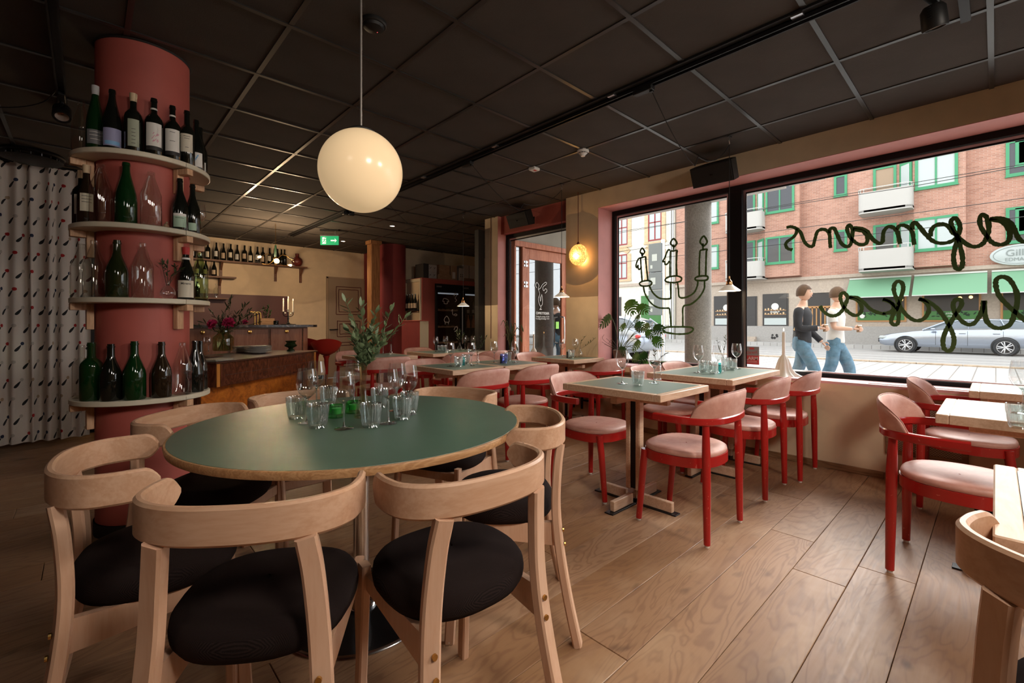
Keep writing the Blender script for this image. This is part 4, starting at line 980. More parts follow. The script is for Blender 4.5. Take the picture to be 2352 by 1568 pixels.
MB().lathe([(.20, 0), (.21, -.02), (.20, -.03), (.17, -.03)], n=48).lathe([(.0005, -.075), (.15, -.075), (.20, -.06), (.19, -.055)], n=48).obj('diffuser_plate', 'black_frame', t, 40)
mb = MB()
for k in range(16): mb.box((0, 0, 0), (.006, .004, .05), M=Matrix.Rotation(2*pi*k/16, 4, 'Z') @ Matrix.Translation((.165, 0, -.045)))
mb.obj('spacer_pins', 'alu', t, 0)
t = tag(MB().tube(bez([(-.125, 4.0, CEIL-.02), (-.22, 4.15, CEIL-.10), (-.45, 4.3, CEIL-.14), (-.9, 4.45, CEIL-.13), (-1.6, 4.6, CEIL-.02)], 6), .004, 6).obj('ceiling_cable', 'cable_black'), 'black cable sagging across the dark ceiling above the curtain', 'cable')
# speakers
def speaker(center, rz, tilt, lb):
    t = thing('wall_speaker', lb, 'speaker', center, rz)
    Tm = Matrix.Rotation(tilt, 4, 'X')
    poly = [(-.19, -.02), (-.165, .09), (.165, .09), (.19, -.02), (.15, -.075), (-.15, -.075)]
    # body: flat front towards -Y, chamfered ends
    b = MB(); pts = [(-.175, -.09), (.175, -.09), (.175, .02), (.10, .10), (-.10, .10), (-.175, .02)]
    b.prism(pts, -.085, .085, Tm).obj('cabinet', 'black_matte', t, 0)
    MB().box((0, 0, 0), (.335, .006, .158), M=Tm @ Matrix.Translation((0, -.0935, 0)), b=.002).obj('grille', 'black_paint', t)
    MB().box((0, 0, 0), (.022, .003, .012), M=Tm @ Matrix.Translation((0, -.098, .0))).obj('badge', 'dark_steel', t, 0)
    MB().box((0, 0, 0), (.03, .10, .04), M=Matrix.Translation((0, .13, 0))).box((0, .175, 0), (.10, .01, .09)).obj('bracket', 'black_frame', t)
    return t
speaker((3.985, 1.665, 2.425), R(-90), R(24), 'black speaker tilted down above the window mullion')
speaker((4.02, 4.10, 2.44), R(-90), R(24), 'black speaker hanging above the porch window')
# exit sign
q = Zp(757, 527, CEIL); t = thing('exit_sign', 'green exit sign with running figure and arrow hanging from the ceiling', 'sign', (q.x, q.y, CEIL), -YAW)
MB().box((0, 0, -.013), (.30, .045, .026), b=.003).obj('mount', 'black_matte', t)
for s in (-1, 1): MB().tube([(s*.09, 0, -.02), (s*.09, 0, -.085)], .004, 8).obj('hanger', 'alu', t)
MB().box((0, 0, -.095), (.30, .03, .022), b=.002).obj('housing', 'alu', t); MB().box((0, 0, -.175), (.29, .008, .14)).obj('panel', 'exit_green', t, 0)
FM = lambda x, z: Vector((x, -.0045, -.175+z))
mb = MB().box((-.085, -.0048, -.175), (.058, .0012, .105)); mb.obj('door_pictogram', 'exit_white', t, 0)
mb = MB()
for l_, w_ in (([(-.01, .03), (-.018, .0), (-.03, -.02)], .014), ([(-.012, .022), (.008, .012), (.02, .018)], .009), ([(-.012, .022), (-.035, .020), (-.042, .006)], .009), ([(-.02, -.004), (.0, -.018), (-.006, -.045)], .010), ([(-.028, -.014), (-.045, -.03), (-.062, -.028)], .010)):
    ribbon(mb, [Vector((x-.065, -.0056, -.175+z)) for x, z in l_], (0, -1, 0), w_, .0008)
mb.sphere((-.068, -.006, -.130), .009, 10, 6); mb.obj('running_figure', 'exit_green', t, 0)
mb = MB(); ribbon(mb, [FM(.02, 0), FM(.085, 0)], (0, -1, 0), .02, .001); mb.add([FM(.07, .042), FM(.115, 0), FM(.07, -.042), FM(.085, -.042+.012), FM(.09, 0), FM(.085, .03)], [(0, 1, 5), (1, 4, 5), (1, 3, 4), (1, 2, 3)])
mb.obj('arrow', 'exit_white', t, 0)
# small black dome below the globe, on the ceiling far back
q = Zp(800, 484, CEIL); t = thing('ceiling_camera', 'small black box on the ceiling seen below the globe lamp', 'camera', (q.x, q.y, CEIL)); MB().box((0, 0, -.03), (.14, .07, .06), b=.006).obj('housing', 'black_matte', t)
MB().tube([(0, -.03, -.04), (0, -.06, -.05)], .02, 12).obj('lens', 'black_frame', t)
# fill lamps added out of view behind the camera to brighten the near tables
def fill_spot(x, y, tx, ty, watts, lb, col=(1, .88, .76)):
    t = thing('track_or_fill_spot', lb, 'spotlight', (x, y, CEIL-.03), atan2(ty-y, tx-x)-pi/2, 'added fill spotlights out of view behind the camera')
    MB().box((0, 0, -.012), (.035, .14, .026), b=.003).tube([(0, 0, -.02), (0, 0, -.07)], .009, 10).obj('arm', 'black_matte', t)
    MB().lathe([(.001, .06), (.05, .05), (.055, -.04), (.05, -.045), (.045, -.02), (.001, .0)], n=24).xf(Matrix.Translation((0, 0, -.12)) @ Matrix.Rotation(R(35), 4, 'X')).obj('lamp_head', 'black_matte', t)
    l = bpy.data.lights.new('fill_beam', 'SPOT'); l.energy = watts; l.spot_size = R(130); l.spot_blend = 1.; l.shadow_soft_size = .22; l.color = col
    o = bpy.data.objects.new('fill_beam', l); C.objects.link(o); p = Vector((x, y, CEIL-.34)); o.location = p; d = Vector((tx, ty, .5))-p; o.rotation_euler = d.to_track_quat('-Z', 'Y').to_euler()
    M = t.matrix_basis.inverted(); o.location = M @ p; o.rotation_euler = (M.to_3x3() @ o.rotation_euler.to_matrix()).to_euler(); o.parent = t
fill_spot(.55, -.75, .9, 1.3, 95, 'added fill spotlight out of view behind the camera, middle one')
fill_spot(-.95, .35, .4, 2.2, 8, 'added fill spotlight out of view behind the camera, on the dark side')
fill_spot(2.1, -1.2, 2.2, 1.4, 125, 'added fill spotlight out of view behind the camera, nearest the window')
# ---------------------------------------------------------------- curtain
cm = mat('curtain_cloth', (.62, .57, .50), .85, sheen=.1)
def curtain_print(m):
    uvn = nn(m, 'ShaderNodeUVMap'); sp = nn(m, 'ShaderNodeSeparateXYZ'); ln(m, uvn.outputs[0], sp.inputs[0])
    cw, ch = .125, .165
    row = math_(m, 'FLOOR', math_(m, 'DIVIDE', sp.outputs[1], ch))
    off = math_(m, 'MULTIPLY', math_(m, 'MODULO', row, 2.), .5)
    ux = math_(m, 'ADD', math_(m, 'DIVIDE', sp.outputs[0], cw), off); uy = math_(m, 'DIVIDE', sp.outputs[1], ch)
    cxn = math_(m, 'FLOOR', ux); fx = math_(m, 'SUBTRACT', math_(m, 'FRACT', ux), .5); fy = math_(m, 'SUBTRACT', math_(m, 'FRACT', uy), .5)
    cb = nn(m, 'ShaderNodeCombineXYZ'); ln(m, cxn, cb.inputs[0]); ln(m, row, cb.inputs[1])
    wn = nn(m, 'ShaderNodeTexWhiteNoise', noise_dimensions='2D'); ln(m, cb.outputs[0], wn.inputs['Vector'])
    px = math_(m, 'MULTIPLY', fx, cw); py = math_(m, 'MULTIPLY', fy, ch)
    c_, s_ = cos(R(38)), sin(R(38))
    a = math_(m, 'ADD', math_(m, 'MULTIPLY', px, s_), math_(m, 'MULTIPLY', py, c_)); b = math_(m, 'SUBTRACT', math_(m, 'MULTIPLY', px, c_), math_(m, 'MULTIPLY', py, s_))
    e = math_(m, 'ADD', math_(m, 'POWER', math_(m, 'DIVIDE', math_(m, 'ADD', a, .022), .036), 2.), math_(m, 'POWER', math_(m, 'DIVIDE', b, math_(m, 'ADD', .0085, math_(m, 'MULTIPLY', a, -.12))), 2.))
    stroke = math_(m, 'LESS_THAN', e, 1.)
    d = math_(m, 'ADD', math_(m, 'POWER', math_(m, 'SUBTRACT', a, .030), 2.), math_(m, 'POWER', b, 2.))
    dot = math_(m, 'LESS_THAN', d, .0155**2)
    col = ramp(m, wn.outputs['Value'], [(0, (.42, .02, .02)), (.26, (.42, .02, .02)), (.27, (.02, .03, .07)), (.42, (.02, .03, .07)), (.43, (.45, .33, .22)), (.62, (.45, .33, .22)), (.63, (.52, .47, .41)), (1, (.52, .47, .41))])
    for n_ in m.node_tree.nodes:
        if n_.type == 'VALTORGB': n_.color_ramp.interpolation = 'CONSTANT'
    c1 = mix(m, stroke, (.74, .67, .60), (.012, .012, .014)); c2 = mix(m, dot, c1, col); setcol(m, c2)
curtain_print(cm)
def curtain(x0, y0, x1, y1, z0, z1, nf, lb):
    n = nf*14; rows = []; uv = []; L_ = Vector((x1-x0, y1-y0, 0)); ln_ = L_.length; d = L_/ln_; nr = Vector((d.y, -d.x, 0)); rc_ = random.Random(5)
    ph = [rc_.uniform(.6, 1.25) for _ in range(nf+2)]; arc = 0; prev = None; us = []
    base = []
    for i in range(n+1):
        s_ = i/14; k = int(s_); am = ph[k]*(1-(s_-k))+ph[k+1]*(s_-k); base.append((s_, am))
    NZ = 22
    for j in range(NZ+1):
        f = j/NZ; z = z0+(z1-z0)*f; r_ = []
        for i, (s_, am) in enumerate(base):
            amp = (.045*(1-f)+.022*f+.012*sin(3*f+i*.1))*am
            p = Vector((x0, y0, 0))+d*(ln_*(i/n)+.012*sin(s_*4+f*2))+nr*(amp*sin(2*pi*s_)+.012*sin(s_*1.7+f*3))
            zz = z+(.010*sin(s_*9) if j == NZ else 0)-(.02*(1-i/n) if j == 0 else 0)
            r_.append((p.x, p.y, zz))
        rows.append(r_)
    a = [0.]
    for i in range(n): a.append(a[-1]+(Vector(rows[0][i+1])-Vector(rows[0][i])).length)
    mb = MB(); mb.grid(rows); me = mb.mesh('cloth', 'curtain_cloth', 80)
    ul = me.uv_layers.new(name='UVMap')
    for l_ in me.loops: vi = l_.vertex_index; ul.data[l_.index].uv = (a[vi % (n+1)], me.vertices[vi].co.z)
    t = thing('curtain', lb, 'curtain'); link('cloth', me, t)
    MB().tube([(x0, y0, z1+.008), (x1, y1, z1+.008)], .010, 8).obj('curtain_rail', 'black_frame', t)
    return t
curtain(-1.75, 6.20, .035, 6.03, .03, 2.575, 17, 'white pleated curtain printed with small dark strokes and red flowers')
# ---------------------------------------------------------------- bar
bar = thing('bar_counter', 'long bar counter with dark marble top and brown panelled front', 'bar counter', (1.5, 7.5, 0))
X0, X1 = -1.3, 1.12
MB().bb((X0, 0, .0), (X1-.05, .55, 1.055)).obj('body', 'shelf_brown', bar, 0)
m_ = mat('marble_dark', (.06, .05, .055), .15); v_ = coords(m_); setcol(m_, ramp(m_, noise(m_, v_, 7, 8, .7, 1.5), [(.42, (.035, .03, .035)), (.55, (.10, .085, .09)), (.62, (.35, .31, .31))]))
MB().prism([(X0, -.05), (X1+.02, -.05), (X1+.10, .0), (X1+.13, .1), (X1+.13, .62), (X0, .62)], 1.055, 1.092).obj('marble_top', 'marble_dark', bar, 0)
xs = [X0+.0, -.62, -.30, .33, .97]
for a, b in ((-1.28, -.66), (-.63, -.03), (0.0, .50), (.53, .98)):
    q = MB().bb((a, -.014, .10), (b, 0, 1.03), b=.004).obj('front_panel', 'bar_panel', bar)
    c_ = (a+b)/2
    MB().lathe([(.001, 0), (.026, .0), (.03, .005), (.024, .016), (.001, .02)], n=20).xf(Matrix.Translation((c_, -.014, .99)) @ Matrix.Rotation(R(90), 4, 'X')).obj('drawer_pull', 'brass', q)
MB().bb((1.0, -.012, .05), (1.07, .0, 1.04), b=.003).obj('corner_post', 'bar_panel', bar)
# stools
def stool(x, y, rz, lb):
    t = thing('bar_stool', lb, 'bar stool', (x, y, 0), rz, 'red shell bar stools')
    rows = []; n = 32
    for k, (r, z) in enumerate(((.02, .60), (.06, .61), (.13, .645), (.18, .69), (.215, .75), (.235, .80), (.228, .80), (.205, .75), (.165, .70), (.11, .665), (.02, .655))):
        rows.append([(r*cos(2*pi*i/n), r*sin(2*pi*i/n), z+(.075*max(0, -sin(2*pi*i/n))**1.5*(r/.235)**2 if k > 3 and k < 8 else 0)) for i in range(n)])
    MB().grid(rows, True).obj('shell_seat', mat('stool_red', (.42, .02, .018), .3, coat=.4) if 'stool_red' not in MATS else 'stool_red', t, 60)
    MB().lathe([(.055, .60), (.035, .55), (.026, .40), (.024, .30)], n=20).obj('seat_stem', 'stool_red', t)
    MB().tube([(0, 0, .01), (0, 0, .31)], .02, 16).obj('post', 'chrome', t); MB().lathe([(.02, .03), (.19, .008), (.2, 0)], n=40).obj('base', 'chrome', t)
stool(2.80, 7.32, R(-20), 'red shell bar stool in front of the painted door'); stool(2.86, 7.92, R(-70), 'red shell bar stool tucked behind the other one at the bar end')
# sideboard in front of the bar
A = Vector((.817, 4.61, 0)); B = Vector((2.056, 5.72, 0)); ex = (B-A).normalized(); ey = Vector((-ex.y, ex.x, 0)); LEN = (B-A).length
sb = thing('burl_sideboard', 'old burl wood sideboard holding plates and the peony vase', 'sideboard', A, atan2(ex.y, ex.x))
def burl(name, c1, c2, c3, ro=.22, sc=5., ax=(1, 1, 1)):
    m_ = mat(name, c1, ro, coat=.5); v_ = coords(m_, ax); n_ = noise(m_, v_, sc, 8, .72, 2.2); setcol(m_, ramp(m_, n_, [(.3, c3), (.5, c2), (.68, c1)])); return m_
burl('burl_dark', (.22, .070, .030), (.11, .033, .016), (.045, .015, .009), sc=7, ax=(2.2, 2.2, .8)); burl('burl_orange', (.75, .27, .04), (.55, .16, .022), (.20, .05, .012), .3, 4.5); burl('walnut_top', (.14, .055, .035), (.09, .035, .022), (.05, .02, .012), .3, 3, (1, 6, 1))
mat('inlay_orange', (.62, .25, .05), .3)
D_ = .72
MB().bb((-.02, -.02, .765), (LEN+.02, D_+.02, .782), b=.004).obj('top', 'walnut_top', sb)
MB().bb((0, 0, .560), (LEN, D_, .765)).obj('drawer_case', 'burl_dark', sb, 0)
MB().bb((.055, -.006, .566), (LEN-.045, 0, .758), b=.002).obj('drawer_front', 'burl_dark', sb)
for a in (.006, LEN-.040): MB().bb((a, -.007, .562), (a+.036, 0, .762), b=.001).obj('inlay_strip', 'inlay_orange', sb)
MB().bb((.10, -.0075, .655), (LEN-.1, -.006, .657)).obj('drawer_joint', 'black_matte', sb, 0)
MB().bb((.0, .15, .06), (LEN-.13, D_, .56)).obj('cabinet_body', 'burl_dark', sb, 0)
MB().bb((.01, .142, .07), (LEN-.14, .15, .555), b=.002).obj('cabinet_front', 'burl_orange', sb)
MB().bb((.03, .19, 0), (LEN-.16, D_-.03, .06)).obj('plinth', 'black_paint', sb, 0)
MSB = Matrix.Translation(A) @ Matrix.Rotation(atan2(ex.y, ex.x), 4, 'Z')
ST = .7825
def on_sb(u, v): return Zp(u, v, ST)
# peony vase
q = on_sb(513, 805)
t = thing('peony_vase', 'large green glass jar with pink peonies and olive branches on the sideboard', 'vase', (q.x, q.y, ST+.001))
MB().lathe([(.0005, .006), (.09, .003), (.105, 0), (.112, .012), (.114, .14), (.108, .170), (.078, .198), (.064, .208), (.062, .222), (.070, .228), (.070, .246), (.062, .248)], n=48).obj('jar', 'glass_vasegreen', t, 50)
sprig(t, (0, 0, .20), [(.34, -.30, .50), (.28, -.22, .42), (.20, -.20, .55), (.05, 0, .58), (-.18, .16, .34), (-.10, .1, .46), (-.24, .2, .30), (.12, -.08, .44), (.30, -.28, .34), (0, .02, .40), (.18, -.16, .33), (-.04, .06, .36), (.06, -.1, .62), (.22, -.22, .48)], .075, .020, 'leaf_olive', 'stem_green', rr, 14, .1, .002)
mb = MB(); 
for k in range(8): a = k*.8; mb.tube([(.05*cos(a), .05*sin(a), .012), (-.02*cos(a), -.02*sin(a), .22)], .003, 5)
mb.obj('submerged_stems', 'stem_green', t)
def peony(px, py, pz, r, t):
    mb = MB(); rp_ = random.Random(int(px*999)); nrm0 = Vector((-.55, -.75, .35)).normalized()
    for k in range(46):
        f = k/46; th = 2.4*k; ph = .15+1.35*f; d = Vector((sin(ph)*cos(th), sin(ph)*sin(th), cos(ph)))
        M = nrm0.to_track_quat('Z', 'Y').to_matrix(); d = M @ d
        leaf_mb(mb, Vector((px, py, pz))+d*r*.25, d, (rp_.uniform(-1, 1), rp_.uniform(-1, 1), rp_.uniform(-1, 1)), r*.8, r*.62, .25)
    mb.obj('peony', 'peony_pink', t, 70)
peony(-.10, .035, .315, .068, t); peony(.045, -.085, .33, .078, t); peony(.20, -.16, .345, .035, t)
# plates
def plates(u, v, n, r, lb, grp):
    q = on_sb(u, v); me = MB().lathe([(.0005, .002), (r*.55, 0), (r*.6, .003), (r*.97, .012), (r, .0155), (r*.97, .0165), (r*.6, .006), (.0005, .005)], n=40).mesh('plate', 'porcelain', 40)
    for k in range(n): tag(link('plate', me, None, (q.x+random.uniform(-.003, .003), q.y+random.uniform(-.003, .003), ST+.002+k*.0135)), lb % ('bottom', 'second', 'third', 'fourth', 'fifth', 'sixth', 'seventh')[k], 'plate', grp)
plates(593, 811, 6, .137, 'white plate in the wide stack beside the peony vase, %s from below', 'white plates stacked on the sideboard'); plates(556, 809, 5, .10, 'white plate in the smaller half hidden stack, %s from below', 'small white plates stacked on the sideboard')
q = on_sb(668, 806); t = thing('green_votive', 'dark green glass candle bowl with scalloped rim on the sideboard', 'candle holder', (q.x, q.y, ST+.001))
rows = []; n = 48
for r, z in ((.045, 0), (.044, .012), (.026, .026), (.030, .040), (.068, .058), (.072, .070), (.055, .086), (.046, .10), (.058, .118), (.060, .122)): rows.append([((r+(.004*cos(12*2*pi*i/n) if z > .11 else 0))*cos(2*pi*i/n), (r+(.004*cos(12*2*pi*i/n) if z > .11 else 0))*sin(2*pi*i/n), z) for i in range(n)])
MB().grid(rows, True).obj('bowl', mat('votive_green', (.015, .03, .008), .06, coat=.6), t, 50); MB().sphere((0, 0, .068), .010, 8, 6).obj('flame', 'flame', t)
mb = MB(); rq = random.Random(8)
for (u, v, lb, n_) in ((500, 828, 'stack of pale printed menus on the sideboard corner', 5), (478, 820, 'stack of brown menus at the left end of the sideboard', 4)):
    q = on_sb(u, v); t = thing('menu_stack', lb, 'menus', (q.x, q.y, ST+.001), .75)
    for k in range(n_): MB().box((0, 0, .002+k*.0035), (.21, .15, .003), rz=rq.uniform(-.12, .12)).obj('menu', 'paper' if n_ == 5 else 'shelf_brown', t, 0)
for k, (u, v) in enumerate(((466, 808), (479, 807))):
    q = on_sb(u, v); wine_glass(q.x, q.y, ST+.001, ('wine glass behind the dark pillar bottles on the sideboard, left one', 'wine glass behind the dark pillar bottles on the sideboard, right one')[k], 'wine glasses on the sideboard', .8)
# on the bar
def on_bar(u, y=7.72): r_ = ray(u, CY); return Vector((r_[0]/r_[1]*y, y, 1.094))
q = on_bar(662); t = thing('candelabra', 'three armed candelabra with burning white candles on the bar', 'candelabra', q, -.7)
MB().lathe([(.11, .0), (.115, .008), (.06, .012), (.03, .02), (.012, .04), (.009, .07), (.014, .10), (.008, .13), (.008, .19)], n=24).obj('base', 'dark_steel', t, 50)
for x, z in ((-.075, .215), (0, .245), (.075, .205)):
    if x: MB().tube(bez([(0, 0, .14), (x*.5, 0, .13), (x, 0, .155), (x, 0, z-.01)], 5), .005, 6).obj('arm', 'dark_steel', t)
    else: MB().tube([(0, 0, .18), (0, 0, z-.01)], .006, 6).obj('arm', 'dark_steel', t)
    MB().lathe([(.030, z-.004), (.012, z-.012), (.012, z+.02)], (x, 0, 0), 16).obj('drip_pan', 'wax_white', t, 50)
    c_ = MB().tube([(x, 0, z), (x, 0, z+.17)], [.0115, .0105], 12).obj('candle', 'wax_white', t)
    MB().lathe([(.0005, 0), (.0055, .006), (.0045, .016), (.0005, .032)], (x, 0, z+.176), 10).obj('flame', 'flame', t)
    MB().sphere((x*.6, 0, z-.03), .017, 8, 6, .8).obj('wax_drip', 'wax_white', t)
add_light('lamp_light', (0, -.05, .47), 1.5, (1, .6, .28), .0, t)
for k, u in enumerate((585, 592, 599)):
    q = on_bar(u, 7.9); t = thing('beer_tap', 'brass swan neck tap on the bar, %s of three' % ('left', 'middle', 'right')[k], 'tap', q, group='brass taps on the bar')
    MB().tube(bez([(0, 0, 0), (0, 0, .14), (-.01, 0, .185), (-.05, 0, .20), (-.075, 0, .18)], 5), .011, 10).obj('spout', 'brass', t); MB().lathe([(.02, 0), (.02, .01), (.012, .015)], n=16).obj('collar', 'brass', t)
q = on_bar(612, 7.95); t = thing('herb_crate', 'wooden crate with dark green herbs on the bar', 'crate', q)
MB().bb((-.10, -.07, 0), (.10, -.055, .10)).bb((-.10, .055, 0), (.10, .07, .10)).bb((-.10, -.055, 0), (-.085, .055, .10)).bb((.085, -.055, 0), (.10, .055, .10)).bb((-.085, -.055, 0), (.085, .055, .01)).obj('crate_boards', 'crate_wood', t, 0)
sprig(t, (0, 0, .03), [(-.04, 0, .25), (.03, .02, .28), (.0, -.03, .22), (.06, 0, .2)], .05, .02, 'leaf_dark', 'stem_green', rr, 9, .3)
q = on_bar(634, 7.7); t = thing('dark_jar', 'small dark glass jar on the bar left of the candelabra', 'jar', q); MB().lathe([(.0005, .002), (.036, 0), (.038, .01), (.038, .06), (.034, .062), (.034, .01)], n=24).obj('jar_body', 'bottle_black', t, 50)
# back wall: shelves and bottles
def wall_shelf(xa, xb, z, lb, brs):
    t = thing('wall_shelf', lb, 'shelf', (0, 9.3, z), group='brown shelves on the bar wall')
    MB().bb((xa, -.20, -.028), (xb, 0, 0), b=.002).obj('shelf_board', 'shelf_brown', t)
    for x in brs:
        MB().bb((x-.02, -.03, -.30), (x+.02, 0, -.03)).add([(x-.015, -.03, -.16), (x+.015, -.03, -.16), (x-.015, -.15, -.03), (x+.015, -.15, -.03), (x-.015, -.03, -.03), (x+.015, -.03, -.03)], [(0, 2, 4), (1, 3, 5), (0, 1, 3, 2), (2, 3, 5, 4), (0, 4, 5, 1)]).obj('bracket', 'shelf_brown', t, 0)
wall_shelf(.9, 3.12, 2.205, 'long brown shelf high on the bar wall', (1.72, 2.60, 3.05)); wall_shelf(.9, 1.92, 1.925, 'shorter brown shelf below the long one on the bar wall', (1.70,)); wall_shelf(.9, 1.80, 1.555, 'lowest brown shelf on the bar wall behind the branches', (1.2,))
xs_ = [1.20, 1.305, 1.40, 1.515, 1.635, 1.745, 1.85, 1.955, 2.065, 2.165, 2.27, 2.365, 2.475, 2.565, 2.61, 2.68, 2.73]
words = ['at the far left end', 'second from the left', 'third from the left', 'fourth from the left', 'fifth from the left', 'sixth from the left', 'seventh from the left', 'eighth from the left', 'ninth from the left', 'tenth from the left', 'eleventh from the left', 'twelfth from the left', 'fifth from the right', 'fourth from the right', 'third from the right', 'second from the right', 'at the right end']
for k, x in enumerate(xs_):
    lab = None if k > 12 else [(('label_cream', 'label_white', 'label_tan')[k % 3], .12 if k % 2 else .2, .44 if k % 2 else .5, .9)]
    bottle(x, 9.18+.02*(k % 2), 2.205, ('burg', 'bord', 'burg', 'bord', 'burg')[k % 5], .30, .038, 'bottle_black', 'dark wine bottle on the long high bar shelf, '+words[k], lab=lab, group='bottles on the long bar shelf', seg=16, aim=-2.2)
for k, x in enumerate((1.13, 1.25, 1.365, 1.48, 1.60)):
    bottle(x, 9.17, 1.925, 'burg', .27, .04, 'bottle_black', 'dark bottle with tan label on the shorter bar shelf, '+('far left', 'second from left', 'middle', 'second from right', 'far right')[k], lab=[('label_tan', .1, .38, .9)], group='bottles on the shorter bar shelf', seg=16, aim=-2.2)
for k, (x, kd, m_, h) in enumerate(((1.16, 'bord', 'bottle_olive', .30), (1.23, 'spirit', 'bottle_brown', .27), (1.36, 'spirit', 'bottle_black', .26), (1.50, 'spirit', 'bottle_clear', .22), (1.63, 'spirit', 'bottle_clear', .24))):
    bottle(x, 9.17, 1.555, kd, h, .042, m_, ('olive bottle on the lowest bar shelf', 'brown spirit bottle with tan label on the lowest bar shelf', 'black spirit bottle on the lowest bar shelf', 'clear jar bottle on the lowest bar shelf', 'clear bottle at the right end of the lowest bar shelf')[k], lab=[('label_tan', .12, .5, .9)] if k == 1 else None, group='spirit bottles on the lowest bar shelf', seg=16, aim=-2.2)
q = Yp(682, 610, 9.19); t = thing('checked_vase', 'round vase with red and brown check pattern on the long bar shelf', 'vase', (q.x, 9.18, 2.2055))
m_ = mat('check_glaze', (.2, .03, .02), .4); bk = nn(m_, 'ShaderNodeTexBrick'); bk.inputs['Scale'].default_value = 26; bk.inputs['Color1'].default_value = (.22, .03, .02, 1); bk.inputs['Color2'].default_value = (.16, .025, .02, 1); bk.inputs['Mortar'].default_value = (.03, .012, .01, 1); bk.offset = 0; bk.inputs['Mortar Size'].default_value = .03; bk.inputs['Brick Width'].default_value = .35; bk.inputs['Row Height'].default_value = .35
ln(m_, coords(m_), bk.inputs[0]); setcol(m_, bk.outputs[0])
MB().lathe([(.0005, .002), (.045, 0), (.085, .04), (.10, .09), (.085, .145), (.045, .175), (.034, .185), (.034, .235), (.037, .24)], n=32).obj('vase_body', 'check_glaze', t, 50)
t = tag(MB().bb((1.1, 9.288, 1.09), (2.82, 9.2995, 1.63)).obj('backsplash', mat('splash_plum', (.13, .055, .055), .5), None, 0), 'plum brown backsplash panel behind the bar', 'panel')
t = tag(MB().bb((.12, 8.75, 0), (2.9, 9.28, 1.0)).obj('back_counter', 'black_paint', None, 0), 'dark back counter against the bar wall', 'counter')
# chandelier
q = Zp(633, 514, CEIL); ch = thing('chandelier', 'brass multi arm chandelier with glass cups in front of the bar', 'chandelier', (q.x, q.y, CEIL))
MB().tube([(0, 0, 0), (0, 0, -.36)], .004, 8).obj('rod', 'brass', ch); MB().lathe([(.012, -.32), (.022, -.48), (.016, -.50)], n=16, cap=True).obj('stem_cone', mat('stem_green_enamel', (.01, .03, .015), .3), ch)
MB().lathe([(.02, -.50), (.03, -.52), (.03, -.55), (.02, -.57), (.014, -.62), (.0005, -.63)], n=20).obj('hub', 'brass', ch)
for k in range(6):
    a = 2*pi*k/6+.3; d = Vector((cos(a), sin(a), 0)); up = k % 2
    pts = bez([d*.02+Vector((0, 0, -.54)), d*.09+Vector((0, 0, -.47 if up else -.60)), d*.16+Vector((0, 0, -.48 if up else -.605)), d*.20+Vector((0, 0, -.51 if up else -.595))], 6)
    MB().tube(pts, .0045, 6).obj('arm', 'brass', ch)
    e_ = pts[-1]; dd = (d+Vector((0, 0, -.35 if up else .05))).normalized(); M = Matrix.Translation(e_) @ dd.to_track_quat('Z', 'Y').to_matrix().to_4x4()
    MB().lathe([(.012, 0), (.018, .02), (.034, .09), (.036, .095)], n=20).xf(M).obj('glass_cup', 'glass_clear', ch, 50)
    MB().sphere((0, 0, .045), .016, 12, 8, 1.3).xf(M).obj('bulb', 'bulb_warm' if k in (0, 1, 3, 4) else 'glass_clear', ch)
[add_light('lamp_light', (dx, dy, -.52), 17, (1, .70, .42), .0, ch) for dx, dy in ((.30, .05), (-.28, .12), (-.05, -.30))]
# ---------------------------------------------------------------- drinks cabinets
YF = 7.40; XL = 4.62; ZT = 1.965
cb = thing('cabinet_surround', 'terracotta built-in surround around the drinks cabinets with an open side niche', 'cabinet', (XL, YF, 0))
MB().bb((0, 0, 0), (.28, .60, ZT)).obj('left_stile', 'terracotta_wall', cb, 0); MB().bb((.28, 0, 1.885), (2.2, .60, ZT)).obj('header', 'terracotta_wall', cb, 0)
MB().bb((-.006, -.001, ZT-.001), (2.2, .61, ZT+.012)).obj('top_board', 'terracotta_wall', cb, 0)
MB().bb((-.03, .02, .0), (-.002, .05, ZT-.0)).bb((-.03, .56, 0), (-.002, .6, ZT)).bb((-.03, .05, ZT-.06), (-.002, .56, ZT)).obj('niche_frame', 'cream_panel', cb, 0)
MB().bb((-.006, .05, 0), (-.002, .56, ZT-.06)).obj('niche_back', 'cream_wall', cb, 0)
t = thing('niche_shelf', 'small dark shelf in the side niche left of the cabinets', 'shelf', (XL-.03, YF+.3, 1.375)); MB().bb((-.10, -.24, -.02), (.022, .24, 0)).obj('shelf_board', 'black_paint', t, 0)
for k in range(4): bottle(XL-.075, YF+.12+.10*k, 1.375, 'burg', .30, .04, 'bottle_black', 'dark bottle on the niche shelf, '+('nearest', 'second', 'third', 'farthest')[k]+' of four', lab=[('label_tan', .1, .4, .8)], group='bottles on the niche shelf', seg=16, aim=-2.4)
